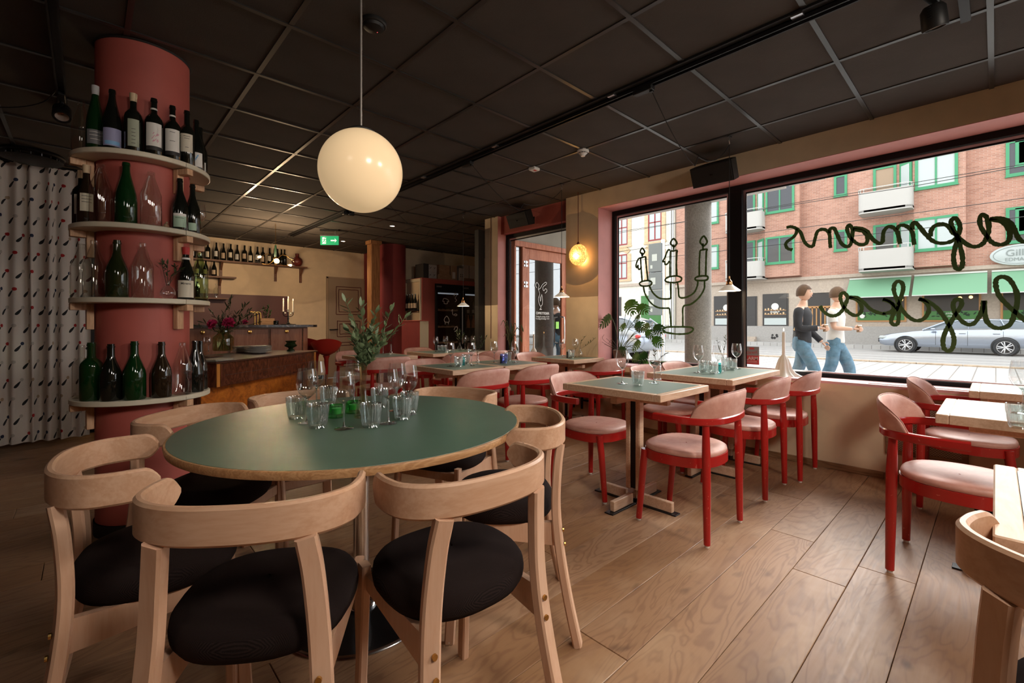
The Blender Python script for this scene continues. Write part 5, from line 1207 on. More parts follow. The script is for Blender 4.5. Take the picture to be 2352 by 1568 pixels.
def fridge(x0, x1, lb, wide):
    w_ = x1-x0; t = thing('drinks_fridge', lb, 'fridge', (x0, YF-.0, 0)); H = 1.88
    MB().bb((0, .0, .02), (.035, .55, H)).bb((w_-.035, 0, .02), (w_, .55, H)).bb((.035, 0, .02), (w_-.035, .55, .1)).bb((.035, 0, H-.12), (w_-.035, .55, H)).bb((.035, .53, .1), (w_-.035, .55, H-.12)).obj('cabinet_shell', 'black_frame', t, 0)
    MB().bb((.0, -.045, .06), (.045, -.005, H-.115), b=.004).bb((w_-.045, -.045, .06), (w_, -.005, H-.115), b=.004).bb((.045, -.045, .06), (w_-.045, -.005, .12)).bb((.045, -.045, H-.16), (w_-.045, -.005, H-.115)).obj('door_frame', 'black_frame', t)
    MB().bb((.045, -.028, .12), (w_-.045, -.022, H-.16)).obj('pane', 'fridge_glass', t, 0); MB().tube([(w_-.02, -.06, .7), (w_-.02, -.06, 1.6)], .010, 8).obj('handle', 'alu', t)
    MB().bb((.06, .03, H-.19), (w_-.06, .05, H-.165)).obj('light_strip', mat('fridge_strip', (.3, .3, .3), .4, emis=(.8, .85, .9), es=.25) if 'fridge_strip' not in MATS else 'fridge_strip', t, 0)
    MB().box((.10, -.002, H-.05), (.12, .004, .03)).obj('display', 'label_grey', t, 0)
    return t
f1 = fridge(4.90, 5.54, 'black wine fridge with wooden shelves and white animal drawings on its glass', 1); f2 = fridge(5.56, 6.20, 'black drinks fridge with upright bottles, right of the wine fridge', 1)
def scallop(t, z, w_):
    poly = []; n = 40
    for k in range(n+1): x = .06+(w_-.12)*k/n; poly.append((x, z+.022+.014*abs(sin(pi*k/n*4.5))))
    v = [(x, .045, zz) for x, zz in poly]+[(x, .045, z) for x, zz in poly]; o = MB(); m0 = len(poly)
    o.add(v+[(a, b+.015, c) for a, b, c in v], [(k, k+1, m0+k+1, m0+k) for k in range(n)]+[(2*m0+k, 2*m0+m0+k, 2*m0+m0+k+1, 2*m0+k+1) for k in range(n)]+[(k, 2*m0+k, 2*m0+k+1, k+1) for k in range(n)]); return o
for z in (.38, .72, 1.03, 1.36):
    scallop(f1, z, .64).bb((.05, .06, z), (.59, .50, z+.015)).obj('wooden_shelf', 'crate_wood', f1, 0)
    for j in range(5):
        tag(MB().lathe([(.0005, .0), (.012, .0), (.012, .08), (.038, .16), (.038, .30), (.0005, .30)], n=12).xf(Matrix.Rotation(R(-90), 4, 'X')).obj('lying_bottle', ('bottle_black', 'bottle_green', 'bottle_olive')[(j+int(z*100)) % 3], None, 40, (4.90+.10+j*.11, YF+.10, z+.06)), 'wine bottle lying in the wine fridge on the %s shelf, %s' % ({.38: 'lowest', .72: 'second', 1.03: 'third', 1.36: 'top'}[z], ('far left', 'left of middle', 'in the middle', 'right of middle', 'far right')[j]), 'bottle', 'bottles lying in the wine fridge')
for z in (.40, .72, 1.02, 1.30):
    MB().bb((.05, .03, z-.012), (.59, .50, z)).obj('wire_shelf', 'black_frame', f2, 0)
    for j in range(4):
        if z > 1.2 and j == 0: continue
        m_ = ('bottle_black', 'bottle_green', 'bottle_black', 'bottle_clear')[(j+int(z*10)) % 4]; lb_ = 'label_orange' if z == 1.02 and j in (1, 2) else 'label_cream'
        if z == 1.02 and j in (1, 2): m_ = 'label_orange'
        bottle(5.56+.11+j*.135, YF+.12, z+.0005, 'burg' if z < 1.2 else 'bord', .27, .036, m_, 'upright bottle in the drinks fridge on the %s shelf, %s' % ({.40: 'lowest', .72: 'second', 1.02: 'third', 1.30: 'top'}[z], ('left', 'second', 'third', 'right')[j]), lab=[(lb_, .1, .36, .8)], group='bottles standing in the drinks fridge', seg=14, aim=-2.3)
strokes('glass_drawing', [[(.18, .80), (.22, .86), (.30, .86), (.38, .84), (.42, .80), (.36, .80), (.36, .76), (.24, .76), (.24, .80), (.18, .80)], [(.62, .92), (.66, .98), (.72, .94), (.66, .88), (.72, .84), (.66, .80)], [(.52, .60), (.56, .64), (.56, .56), (.60, .52)], [(.62, .535), (.68, .55), (.74, .53), (.68, .51), (.62, .535)], [(.26, .46), (.34, .50), (.42, .44), (.42, .38), (.28, .38), (.24, .42), (.26, .46)], [(.28, .38), (.28, .33)], [(.40, .38), (.40, .33)], [(.62, .22), (.68, .28), (.76, .26), (.72, .20), (.64, .18)]], lambda x, z: Vector((.05+x*.62, -.0295, .78+z*.95)), (0, -1, 0), .012, 'label_white', f1)
# boxes on top
BOXES = [(4.68, .05, .12, .30, .28, 0, 'card_dark', 'tall dark carton at the left end above the cabinets'), (4.80, .08, .20, .26, .135, 0, 'card_white', 'white printed wine carton, lower one of the left pair'), (4.80, .08, .20, .26, .135, .137, 'card_white', 'white printed wine carton, upper one of the left pair'),
 (5.02, .06, .30, .24, .10, 0, 'crate_wood', 'flat wooden wine crate lying above the cabinets'), (5.06, .08, .25, .24, .19, .102, 'crate_wood', 'wooden crate standing on the flat crate'), (5.34, .06, .13, .22, .30, 0, 'card_brown', 'brown carton with a white label above the cabinets'),
 (5.52, .06, .13, .24, .26, 0, 'card_white', 'white carton with four black dots'), (5.67, .10, .28, .26, .07, 0, 'card_brown', 'flat brown carton at the right end above the cabinets'), (5.67, .10, .13, .24, .27, .072, 'card_white', 'tall white carton, left of the two at the right end'), (5.82, .10, .14, .24, .27, .072, 'card_white', 'tall white carton, last at the right end'),
 (4.95, .36, .22, .20, .30, 0, 'card_dark', 'dark open carton behind the white printed ones'), (5.22, .36, .22, .20, .32, 0, 'card_dark', 'dark open carton behind the wooden crates')]
for (x, dy, w_, d_, h_, zo, m_, lb) in BOXES:
    t = thing('carton', lb, 'box', (x+w_/2, YF+dy+d_/2, ZT+.0125+zo), random.uniform(-.04, .04), 'boxes above the drinks cabinets')
    if m_ == 'crate_wood':
        for s in (-1, 1):
            MB().box((0, s*(d_/2-.006), h_/2), (w_, .010, h_), b=.001).obj('crate_board', m_, t); MB().box((s*(w_/2-.006), 0, h_/2), (.010, d_-.026, h_), b=.001).obj('crate_board', m_, t)
        MB().box((0, 0, h_-.006), (w_-.03, d_-.03, .01)).obj('crate_lid', m_, t)
    else:
        MB().box((0, 0, h_/2), (w_, d_, h_), b=.002).obj('carton_body', m_, t); MB().box((0, 0, h_+.0006), (w_*.99, .04, .0012)).obj('tape', 'card_brown' if m_ != 'card_dark' else 'card_dark', t)
        if 'printed' in lb:
            for x_ in (-.05, .045): ribbon(MB(), [Vector((x_-.022, -d_/2-.0004, h_*.7)), Vector((x_, -d_/2-.0004, h_*.5)), Vector((x_+.022, -d_/2-.0004, h_*.7))], (0, -1, 0), .006, .001).obj('print', 'ink', t, 0); ribbon(MB(), [Vector((x_-.022, -d_/2-.0006, h_*.36)), Vector((x_+.022, -d_/2-.0006, h_*.6))], (0, -1, 0), .006, .001).obj('print', 'ink', t, 0)
        if 'dots' in lb:
            for a in (-.022, .022):
                for b in (.13, .17): MB().lathe([(.0005, 0), (.012, 0), (.012, .001)], n=14).xf(Matrix.Translation((a, -d_/2, b-.04)) @ Matrix.Rotation(R(90), 4, 'X')).obj('print', 'ink', t, 0)
        if 'label' in lb and 'brown' in lb: MB().box((-.01, -d_/2-.001, .10), (.07, .002, .13)).obj('paper_label', 'label_white', t, 0)
# bottom row behind: dark curtain-like recess between pillars
# radiator pipes seen under the pillar table
t = thing('heating_pipes', 'bent heating pipes on the wall below the pillar table', 'pipes', (WX-.05, 3.28, 0))
MB().tube(bez([(0, .08, .14), (0, .08, .34), (0, .05, .40), (0, -.0, .42), (0, -.04, .38), (0, -.04, .14)], 5), .014, 10).tube([(0, -.04, .30), (0, -.28, .30)], .012, 8).tube([(0, -.04, .24), (0, -.28, .24)], .012, 8).obj('pipe', 'dark_steel', t)
# cane grilles
def grille(y0, y1, z0, z1, lb):
    t = thing('cane_grille', lb, 'grille', (WX, (y0+y1)/2, (z0+z1)/2)); w_, h_ = abs(y1-y0)/2, (z1-z0)/2
    for a, b in (((-.018, -w_, -h_), (-.001, w_, -h_+.03)), ((-.018, -w_, h_-.03), (-.001, w_, h_)), ((-.018, -w_, -h_+.03), (-.001, -w_+.03, h_-.03)), ((-.018, w_-.03, -h_+.03), (-.001, w_, h_-.03))): MB().bb(a, b, b=.002).obj('frame_strip', 'oak_trim', t)
    if 'cane' not in MATS:
        m_ = mat('cane', (.36, .27, .18), .7); v_ = coords(m_); bk = nn(m_, 'ShaderNodeTexChecker'); bk.inputs['Scale'].default_value = 130; ln(m_, v_, bk.inputs[0]); bk.inputs[1].default_value = (.42, .32, .22, 1); bk.inputs[2].default_value = (.17, .12, .08, 1); setcol(m_, bk.outputs[0]); bump(m_, bk.outputs[1], .5, .003)
    MB().bb((-.008, -w_+.03, -h_+.03), (-.003, w_-.03, h_-.03)).obj('cane_mesh', 'cane', t, 0)
grille(.12, .54, .19, .60, 'cane grille in an oak frame on the window wall at the right edge'); grille(1.40, 1.85, .19, .60, 'cane grille in an oak frame under the wide window table'); grille(2.45, 2.85, .19, .60, 'cane grille in an oak frame behind the nearest small table')
t = thing('sill_vent', 'pink slotted air vent set in the window sill', 'vent', (WX+.10, .2, Z0+.0))
MB().bb((-.05, -.75, 0), (.05, .45, .004), b=.001).obj('vent_plate', 'sill_pink', t); mb = MB()
for k in range(15): mb.bb((-.02, -.71+k*.077, .0035), (.02, -.66+k*.077, .0048))
mb.obj('slots', mat('slot_rose', (.35, .12, .13), .6), t, 0)
# ---------------------------------------------------------------- things in the windows
def monstera_leaf(mb, p, d, up, size, rl):
    # split leaf: fan of fingers on each side of the midrib
    d = Vector(d).normalized(); s_ = d.cross(Vector(up)).normalized(); n_ = s_.cross(d); P = Vector(p); K = 6
    for sd in (-1, 1):
        for k in range(K):
            f0, f1 = k/K, (k+.80)/K
            a = P+d*size*f0; b = P+d*size*f1; w_ = size*.52*sin(pi*min(1, .18+.80*(f0+f1)/2))**.8
            ang = .35+.5*(f0+f1)/2
            tip0 = a+s_*sd*w_+d*size*ang*.32-n_*w_*.18; tip1 = b+s_*sd*w_*.92+d*size*ang*.34-n_*w_*.18
            m0 = a+s_*sd*w_*.5+d*size*.05; m1 = b+s_*sd*w_*.5+d*size*.07
            mb.add([a, b, m1, m0, tip1, tip0, a+d*size/K*.2, b], [(0, 1, 2, 3), (3, 2, 4, 5)])
            if k < 3: mb.add([b, P+d*size*(k+1)/K, P+d*size*(k+1)/K+s_*sd*w_*.42+d*size*.04, m1], [(0, 1, 2, 3)])
    mb.add([P+d*size*.93, P+d*size*.93+s_*size*.10, P+d*size*1.22-n_*size*.06, P+d*size*.93-s_*size*.10], [(0, 1, 2, 3)])
rm = random.Random(21)
q = Xp(1424, 812, 4.31); t = thing('monstera', 'monstera with big split leaves at the left end of the long window sill', 'plant', (4.315, q.y, Z0))
MB().lathe([(.0005, .0), (.055, .0), (.062, .02), (.078, .13), (.080, .15), (.072, .15), (.068, .13), (.0005, .125)], n=32).obj('pot', 'terracotta_pot', t, 50); MB().lathe([(.0005, .136), (.070, .136)], n=20).obj('soil', 'soil', t, 0)
# leaf centres read from the photograph (u, v) on a plane through the plant
ML = [(1402, 722, .17, -1), (1445, 688, .17, 0), (1466, 700, .14, 1), (1460, 742, .13, 1), (1437, 742, .10, -1), (1484, 760, .10, 1), (1506, 745, .12, 1), (1500, 775, .12, 1), (1468, 780, .12, 0), (1484, 808, .13, 0), (1468, 812, .11, -1), (1478, 830, .10, 1), (1428, 795, .10, 0), (1492, 745, .11, -1), (1470, 722, .10, -1)]
for k, (u, v, sz, dr) in enumerate(ML):
    dx = rm.uniform(-.10, .05); P_ = Xp(u, v, 4.30+dx); pl = P_-Vector(t.location)
    b = Vector((rm.uniform(-.02, .02), rm.uniform(-.02, .02), .13))
    mid = (b+pl)/2+Vector((0, 0, .07)); pts = bez([b, mid, pl], 6)
    MB().tube(pts, .0028, 6).obj('stalk', 'stem_green', t)
    mb = MB(); dd = Vector((rm.uniform(-.3, .1), -dr*.7+rm.uniform(-.3, .3), -.55)); monstera_leaf(mb, pl, dd, (-1, rm.uniform(-.5, .5), .5), sz, rm)
    mb.obj('leaf', 'leaf_mid' if k % 3 else 'leaf_dark', t, 60)
for k in range(5):
    a = rm.uniform(0, 6.28); MB().tube(bez([(0, 0, .13), (-.03+rm.uniform(-.05, .02), .08+.05*k, .26), (-.05, .12+.03*k, .22+.05*k)], 6), .0018, 5).obj('stalk', 'stem_brown', t)
q = Xp(1171, 812, 4.25); t = thing('potted_plant', 'strappy potted plant in a dark bowl in the porch window', 'plant', (4.262, q.y, .62))
MB().lathe([(.0005, 0), (.05, 0), (.058, .015), (.078, .10), (.084, .105), (.084, .12), (.070, .12), (.0005, .10)], n=28).obj('pot', 'terracotta_pot', t, 50)
mb = MB()
for k in range(20):
    a = rm.uniform(0, 6.28); r_ = rm.uniform(.04, .16); h_ = rm.uniform(.18, .46)
    pts = bez([(0, 0, .1), (r_*.3*cos(a), r_*.3*sin(a), .1+h_*.6), (r_*.8*cos(a)*.55, r_*.8*sin(a), .1+h_*.95), (r_*1.2*cos(a)*.5, r_*1.2*sin(a), .1+h_*.8)], 5)
    ribbon(mb, [Vector((min(p_.x, .05), p_.y, p_.z)) for p_ in pts], (-1, .2, .1), [.004+.014*sin(pi*min(1, .1+i/len(pts)*.95)) for i in range(len(pts))], .001)
stuff(mb.obj('leaves', 'leaf_olive', t, 40))
mb = MB()
for (u, v) in ((1197, 745), (1194, 770), (1185, 790)):
    P_ = Xp(u, v, 4.25)-Vector(t.location); leaf_mb(mb, P_, (0, -.3, -1), (-1, 0, 0), .11, .035)
    mb.tube(bez([(0, 0, .12), (P_.x*.5, P_.y*.4, P_.z*.8), P_], 4), .0015, 4)
stuff(mb.obj('leaves', 'leaf_sage', t, 40))
def drip_candle(u, v, x, z, h, lb):
    q = Xp(u, v, x); t = thing('drip_candle', lb, 'candle', (x, q.y, z), group='wax covered candle holders on the window sills')
    rows = []; n = 40; rd = random.Random(int(u))
    ph = [rd.uniform(0, 6.28) for _ in range(5)]
    for zz, r_, wv_ in ((0, .115, .32), (.004, .11, .3), (.03, .075, .25), (.06, .055, .22), (.10, .047, .18), (.14, .036, .15), (.165, .022, .1), (.18, .013, 0)):
        rows.append([(min(.10, r_*(1+wv_*sin(9*2*pi*i/n+ph[0])*.5+wv_*sin(4*2*pi*i/n+ph[1])*.5)*cos(2*pi*i/n)*.8), r_*(1+wv_*sin(9*2*pi*i/n+ph[0])*.5+wv_*sin(4*2*pi*i/n+ph[1])*.5)*sin(2*pi*i/n), zz) for i in range(n)])
    MB().grid(rows, True).obj('wax_mound', 'wax_white', t, 60)
    MB().tube([(0, 0, .15), (0, 0, .15+h)], [.0125, .0115], 14).obj('candle', 'wax_white', t)
    MB().tube([(0, 0, .15+h), (.002, 0, .162+h)], .0012, 5).obj('wick', 'ink', t)
    MB().lathe([(.0005, 0), (.005, .006), (.0042, .015), (.0005, .030)], (0, 0, .158+h), 10).obj('flame', 'flame', t)
    return t
drip_candle(1800, 850, 4.33, Z0, .22, 'wax covered candle holder on the long window sill beside the wide window table'); drip_candle(1226, 815, 4.265, .62, .20, 'wax covered candle holder in the porch window, behind the pillar table')
# painted drawings on the glass (dark green window paint on the room side)
PX = GX+.0155
mat('window_paint', (.055, .12, .03), .6)
def paint_strokes(lists, w_, name, parent, x=PX):
    for l_ in lists:
        pts = bez([Xp(u, v, x) for u, v in l_], 7); rp2 = random.Random(len(l_))
        ribbon(MB(), pts, (-1, 0, 0), [w_*(.85+.3*rp2.random()) for _ in pts], .0012).obj(name, 'window_paint', parent, 0)
t = thing('candelabra_drawing', 'dark green painted drawing of a three candle candelabra on the left window pane', 'painting', (0, 0, 0))
def c7(L_): return [(1400+x*.2552, 460+y*.2552) for x, y in L_]
CD = [[(295, 488), (276, 462), (294, 430), (316, 462), (300, 488), (293, 505)], [(293, 505), (292, 478), (298, 470)], [(280, 522), (292, 515), (322, 508), (328, 530)], [(280, 522), (284, 600), (293, 725)], [(325, 520), (332, 600), (345, 718)],
 [(290, 515), (262, 525), (246, 555), (238, 590), (246, 605), (256, 585), (258, 610), (268, 622), (280, 610)], [(330, 772), (285, 768), (270, 745), (300, 728), (350, 722), (380, 738), (370, 762), (330, 772)],
 [(575, 415), (548, 385), (576, 345), (606, 382), (590, 410), (578, 420)], [(577, 445), (577, 410), (580, 400)], [(548, 455), (575, 455), (604, 450), (610, 470)], [(548, 455), (545, 560), (545, 680)], [(606, 460), (602, 580), (606, 678)],
 [(548, 450), (530, 445), (515, 470), (498, 515), (480, 550), (496, 552), (500, 575), (520, 572), (538, 545)], [(575, 740), (520, 735), (500, 715), (530, 690), (600, 680), (645, 695), (640, 725), (590, 740), (575, 740)],
 [(842, 410), (815, 370), (848, 322), (878, 370), (862, 400), (845, 412)], [(842, 445), (840, 400), (846, 388)], [(815, 450), (845, 443), (874, 440), (876, 455)], [(815, 450), (808, 560), (808, 680)], [(872, 450), (868, 560), (866, 675)],
 [(840, 722), (780, 718), (772, 698), (810, 682), (870, 680), (886, 695), (875, 715), (840, 722)],
 [(305, 775), (320, 840), (370, 920), (440, 965), (540, 970)], [(360, 772), (390, 830), (450, 880), (540, 885), (550, 860), (548, 745)], [(540, 970), (548, 1050), (553, 1130)],
 [(612, 740), (620, 800), (630, 870), (690, 872), (760, 830), (790, 770), (795, 728)], [(855, 728), (850, 800), (800, 880), (730, 935), (665, 955), (660, 1050), (660, 1130)],
 [(620, 1138), (520, 1140), (482, 1160), (500, 1185), (600, 1202), (700, 1198), (750, 1170), (740, 1145), (680, 1138), (620, 1138)]]
paint_strokes([c7(l_) for l_ in CD], .019, 'paint_stroke', t)
t = thing('window_lettering', 'dark green hand painted looping letters in mirror writing on the large right pane', 'lettering', (0, 0, 0))
def a1(L_): return [(1700+x*.185, 330+y*.185) for x, y in L_]
def a2(L_): return [(2020+x*.1977, 310+y*.1977) for x, y in L_]
def a3(L_): return [(1700+x*.1913, 600+y*.1913) for x, y in L_]
def a4(L_): return [(2020+x*.1914, 600+y*.1914) for x, y in L_]
L1_ = [a1([(575, 1040), (630, 1030), (690, 1050), (700, 1100), (660, 1160), (590, 1210), (565, 1250), (590, 1300), (650, 1318)]),
 a1([(700, 1050), (750, 1100), (800, 1220), (860, 1272), (905, 1265), (930, 1180), (960, 1090), (1020, 1062), (1080, 1080), (1110, 1130), (1115, 1220), (1122, 1295)]),
 a1([(1110, 1110), (1120, 1055), (1170, 1055), (1210, 1140), (1260, 1240), (1330, 1278), (1375, 1240), (1392, 1150), (1395, 1070), (1360, 1010), (1328, 1050), (1350, 1130), (1400, 1200), (1480, 1250), (1560, 1240), (1580, 1170), (1530, 1090), (1400, 1060)]),
 a1([(1400, 1045), (1500, 1050), (1580, 1090), (1640, 1180), (1720, 1235), (1765, 1220)])+a2([(40, 1200), (50, 1120), (100, 1065), (160, 1075), (205, 1120), (225, 1190), (240, 1265)]),
 a2([(200, 1100), (230, 1055), (290, 1050), (350, 1085), (385, 1140), (395, 1210), (405, 1275)]),
 a2([(380, 1100), (385, 1030), (420, 1020), (470, 1070), (560, 1180), (650, 1245), (760, 1255), (860, 1220), (920, 1150), (935, 1060), (900, 980), (860, 965), (830, 1010), (850, 1080), (900, 1170), (960, 1230), (1060, 1290), (1150, 1290), (1220, 1240), (1260, 1150), (1270, 1050), (1240, 950), (1190, 925), (1165, 980), (1180, 1070), (1240, 1160), (1300, 1240), (1390, 1275), (1480, 1250), (1515, 1180), (1500, 1090), (1420, 1010), (1280, 980)]),
 a2([(595, 1180), (600, 1110), (650, 1050), (740, 1035), (810, 1070), (860, 1140), (905, 1180), (880, 1300), (860, 1420), (880, 1530), (920, 1560), (960, 1520), (965, 1420), (940, 1300), (915, 1200)]),
 a2([(1280, 975), (1400, 965), (1500, 1000), (1560, 1080), (1610, 1190), (1660, 1235), (1720, 1240)])]
L2_ = [a3([(960, 535), (1000, 600), (1080, 650), (1160, 645), (1225, 590), (1270, 500), (1290, 430), (1250, 380), (1215, 390), (1205, 450), (1240, 540), (1300, 610), (1380, 650), (1440, 620), (1460, 550), (1410, 470), (1310, 430)]),
 a3([(1310, 430), (1400, 435), (1480, 490), (1560, 570), (1640, 610), (1725, 630)])+a4([(60, 625), (130, 610), (170, 560), (150, 500), (90, 465), (40, 455)]),
 a4([(40, 455), (110, 480), (180, 530), (225, 590), (230, 680), (215, 750), (170, 760), (140, 720), (165, 640), (215, 560), (255, 440), (285, 330), (270, 260), (220, 240), (180, 280), (175, 360), (215, 470), (260, 560), (330, 650), (430, 710), (530, 690), (590, 600), (580, 520), (530, 470), (470, 450)]),
 a4([(470, 450), (580, 480), (690, 560), (770, 660), (830, 760), (880, 870), (895, 960), (870, 1050), (820, 1075), (775, 1040), (762, 950), (790, 850), (850, 740), (930, 610), (985, 520), (970, 460), (920, 460), (885, 510), (900, 600), (960, 690), (1050, 755), (1130, 745), (1200, 660), (1240, 570), (1250, 470)]),
 a4([(1260, 470), (1262, 600), (1290, 720), (1370, 790), (1470, 800), (1570, 750), (1630, 600), (1655, 450), (1630, 330), (1560, 220), (1480, 185), (1410, 210), (1395, 280), (1430, 400), (1520, 510), (1620, 600), (1720, 690), (1780, 720)])]
paint_strokes(L1_+L2_, .027, 'paint_stroke', t)
# alarm sticker
q = Xp(1727, 816, PX); t = thing('alarm_sticker', 'grey and red alarm sticker at the lower left of the large pane', 'sticker', (PX, q.y, q.z))
MB().bb((-.001, -.062, .0), (0, .062, .082)).obj('grey_part', mat('sticker_grey', (.22, .2, .2), .5), t, 0); MB().bb((-.001, -.062, -.082), (0, .062, 0)).obj('red_part', mat('sticker_red', (.42, .05, .05), .5), t, 0)
MB().bb((-.002, -.02, .055), (-.001, .02, .072)).obj('logo_block', 'sticker_red', t, 0)
text_obj('print', 'LARM', .042, frameM((-.002, 0, -.028), (0, -1, 0), (0, 0, 1)), 'sticker_pale' if 'sticker_pale' in MATS else mat('sticker_pale', (.6, .5, .48), .5).name, t, bold=True)
text_obj('print', 'Direct', .036, frameM((-.002, 0, .027), (0, -1, .15), (0, .15, 1)), 'sticker_red', t); MB().bb((-.002, -.045, -.055), (-.001, .045, -.052)).bb((-.002, -.05, -.066), (-.001, .05, -.064)).obj('print', 'sticker_pale', t, 0)
# ---------------------------------------------------------------- the street outside
GZ = -.10
def brickmat(name, c1, c2, mo, sc=1.):
    m = mat(name, c1, .85); v = coords(m, (1, 1, 1)); sp = nn(m, 'ShaderNodeSeparateXYZ'); ln(m, v, sp.inputs[0]); cb = nn(m, 'ShaderNodeCombineXYZ')
    ln(m, math_(m, 'ADD', sp.outputs[1], sp.outputs[0]), cb.inputs[0]); ln(m, sp.outputs[2], cb.inputs[1])
    b = nn(m, 'ShaderNodeTexBrick'); b.inputs['Scale'].default_value = 1; b.inputs['Brick Width'].default_value = .25*sc; b.inputs['Row Height'].default_value = .078*sc; b.inputs['Mortar Size'].default_value = .007
    b.inputs['Color1'].default_value = (*c1, 1); b.inputs['Color2'].default_value = (*c2, 1); b.inputs['Mortar'].default_value = (*mo, 1); b.inputs['Bias'].default_value = -.1
    ln(m, cb.outputs[0], b.inputs[0]); n_ = noise(m, v, .7, 4); setcol(m, mix(m, math_(m, 'MULTIPLY', n_, .35), b.outputs[0], (.62, .42, .34))); bump(m, b.outputs[1], -.3, .01); return m
brickmat('brick_pink', (.42, .20, .135), (.28, .115, .075), (.42, .31, .25)); brickmat('brick_yellow', (.62, .45, .24), (.5, .33, .16), (.5, .42, .32))
paint('stucco_cream', (.66, .62, .53), .9); paint('stone_base', (.34, .32, .30), .85, .1, .2, 20); paint('stone_beige', (.42, .345, .28), .85, .1, .2, 12)
m = mat('concrete', (.24, .22, .20), .8); v = coords(m); n1 = noise(m, v, 55, 3, .7); n2 = noise(m, v, 1.6, 4); setcol(m, mix(m, ramp(m, n2, [(.4, (0, 0, 0)), (.7, (.6, .6, .6))]), ramp(m, n1, [(.3, (.15, .135, .12)), (.7, (.30, .28, .25))]), (.12, .11, .10)))
mat('soffit_white', (.50, .47, .45), .8); mat('green_frame', (.055, .27, .13), .5); mat('far_glass', (.035, .036, .042), .08, spec=.8); mat('far_blind', (.46, .50, .49), .6, spec=.2); mat('far_curtain', (.35, .25, .17), .8)
mat('balcony_white', (.46, .44, .41), .7, spec=.2); mat('awning_green', (.17, .34, .21), .8); mat('awning_edge', (.55, .56, .52), .6); mat('shop_dark', (.035, .03, .028), .3); mat('shop_warm', (.5, .35, .2), .6, emis=(1, .7, .4), es=.12)
mat('red_frame', (.26, .035, .035), .6); mat('asphalt', (.36, .345, .33), .9); mat('wood_orange', (.42, .21, .08), .5)
m = mat('paving', (.55, .53, .50), .9); v = coords(m); bk = nn(m, 'ShaderNodeTexBrick'); bk.inputs['Scale'].default_value = 1; bk.inputs['Brick Width'].default_value = .35; bk.inputs['Row Height'].default_value = .35; bk.inputs['Mortar Size'].default_value = .012
for i_, c in (('Color1', (.44, .42, .40)), ('Color2', (.38, .365, .35)), ('Mortar', (.20, .185, .17))): bk.inputs[i_].default_value = (*c, 1)
ln(m, v, bk.inputs[0]); setcol(m, bk.outputs[0])
m = mat('granite', (.40, .31, .22), .9); v = coords(m, rnd=True); setcol(m, ramp(m, noise(m, v, 5, 5, .7), [(.3, (.28, .20, .13)), (.7, (.52, .42, .32))])); bump(m, noise(m, v, 12, 4), .6, .03)
g = sempty('ground')
MB().bb((WX+T+.05, -22, GZ-.2), (18.05, 34, GZ)).obj('near_pavement', 'paving', g, 0); MB().bb((18.3, -22, GZ-.25), (28.3, 34, GZ-.06)).obj('roadway', 'asphalt', g, 0); MB().bb((28.3, -22, GZ-.2), (40, 34, .02)).obj('far_pavement', 'paving', g, 0)
MB().bb((4.4, 4.9, -.12), (6.95, 9.4, -.015)).obj('subfloor', 'floor_gap', g, 0)
rk = random.Random(4); y = -9
while y < 17:
    l_ = rk.uniform(.9, 1.3); MB().box((0, 0, 0), (.24, l_-.012, .17), b=.012).obj('kerb_stone', 'granite', g, 30, (18.17, y+l_/2, GZ-.045+.0)); y += l_
for x in (20.6, 22.04, 23.9, 25.3): MB().bb((x, -20, GZ-.062), (x+.07, 32, GZ-.057)).obj('tram_rail', 'steel_rim', g, 0)
# arcade: soffit, beam and round column outside our window
ar = sempty('arcade')
MB().bb((WX+T+.05, 1.95, 2.95), (6.95, YD-.03, 3.3)).obj('soffit', 'soffit_white', ar, 0); MB().bb((WX+T+.051, YD-.03, 2.98), (6.95, 16, 3.3)).obj('soffit', 'soffit_white', ar, 0)
for (x, y) in ((6.83, 3.12), (6.83, 10.8)): MB().lathe([(.19, GZ), (.19, 2.95)], (0, 0, 0), 48).obj('concrete_column', 'concrete', ar, 40, (x, y, 0))
MB().bb((WX+T+.05, 1.95, 3.3), (6.9, 16, 9)).obj('upper_wall', 'stucco_cream', ar, 0); MB().bb((WX+T+.05, -16, 2.75), (WX+T+.35, 1.95, 9)).obj('upper_wall', 'stucco_cream', ar, 0)
mb = MB()
for k in range(7): mb.prism([(5.2+.26*k, 1.55), (5.33+.26*k, 1.55), (5.33+.26*k, 1.94), (5.2+.26*k, 1.94)], 2.975, 3.0)
mb.obj('awning_slats', 'far_blind', ar, 0); MB().bb((5.15, 1.52, 3.0), (7.05, 1.94, 3.02)).obj('awning_cloth', 'soffit_white', ar, 0)
# awning underside glimpsed at the top of the large pane
# --- apartment block
XF, XB = 29.6, 29.1
ap = thing('apartment_block', 'brick apartment block across the street with green windows and white balconies', 'building', (XF, 4, 0))
apx = Vector(ap.location)
def on_ap(mb, name, m, smooth=0, par=None):
    return mb.xf(Matrix.Translation(-apx)).obj(name, m, par or ap, smooth)
TOP = 10.4
on_ap(MB().bb((XF, -14, 3.72), (XF+3, 15.05, TOP)), 'brick_wall', 'brick_pink')
on_ap(MB().bb((XF+.02, -14, -.02), (XF+3, 15.05, 3.72)), 'ground_floor_wall', 'stone_beige')
on_ap(MB().bb((XF-.08, -14, .0), (XF+.02, 15.05, .95)), 'plinth', 'stone_base')
on_ap(MB().bb((XF-.12, -14, 3.55), (XF+.02, 15.05, 3.72)), 'cornice', 'stone_beige')
def at_px(x, u, v): return Xp(u, v, x)
PER = 6.58
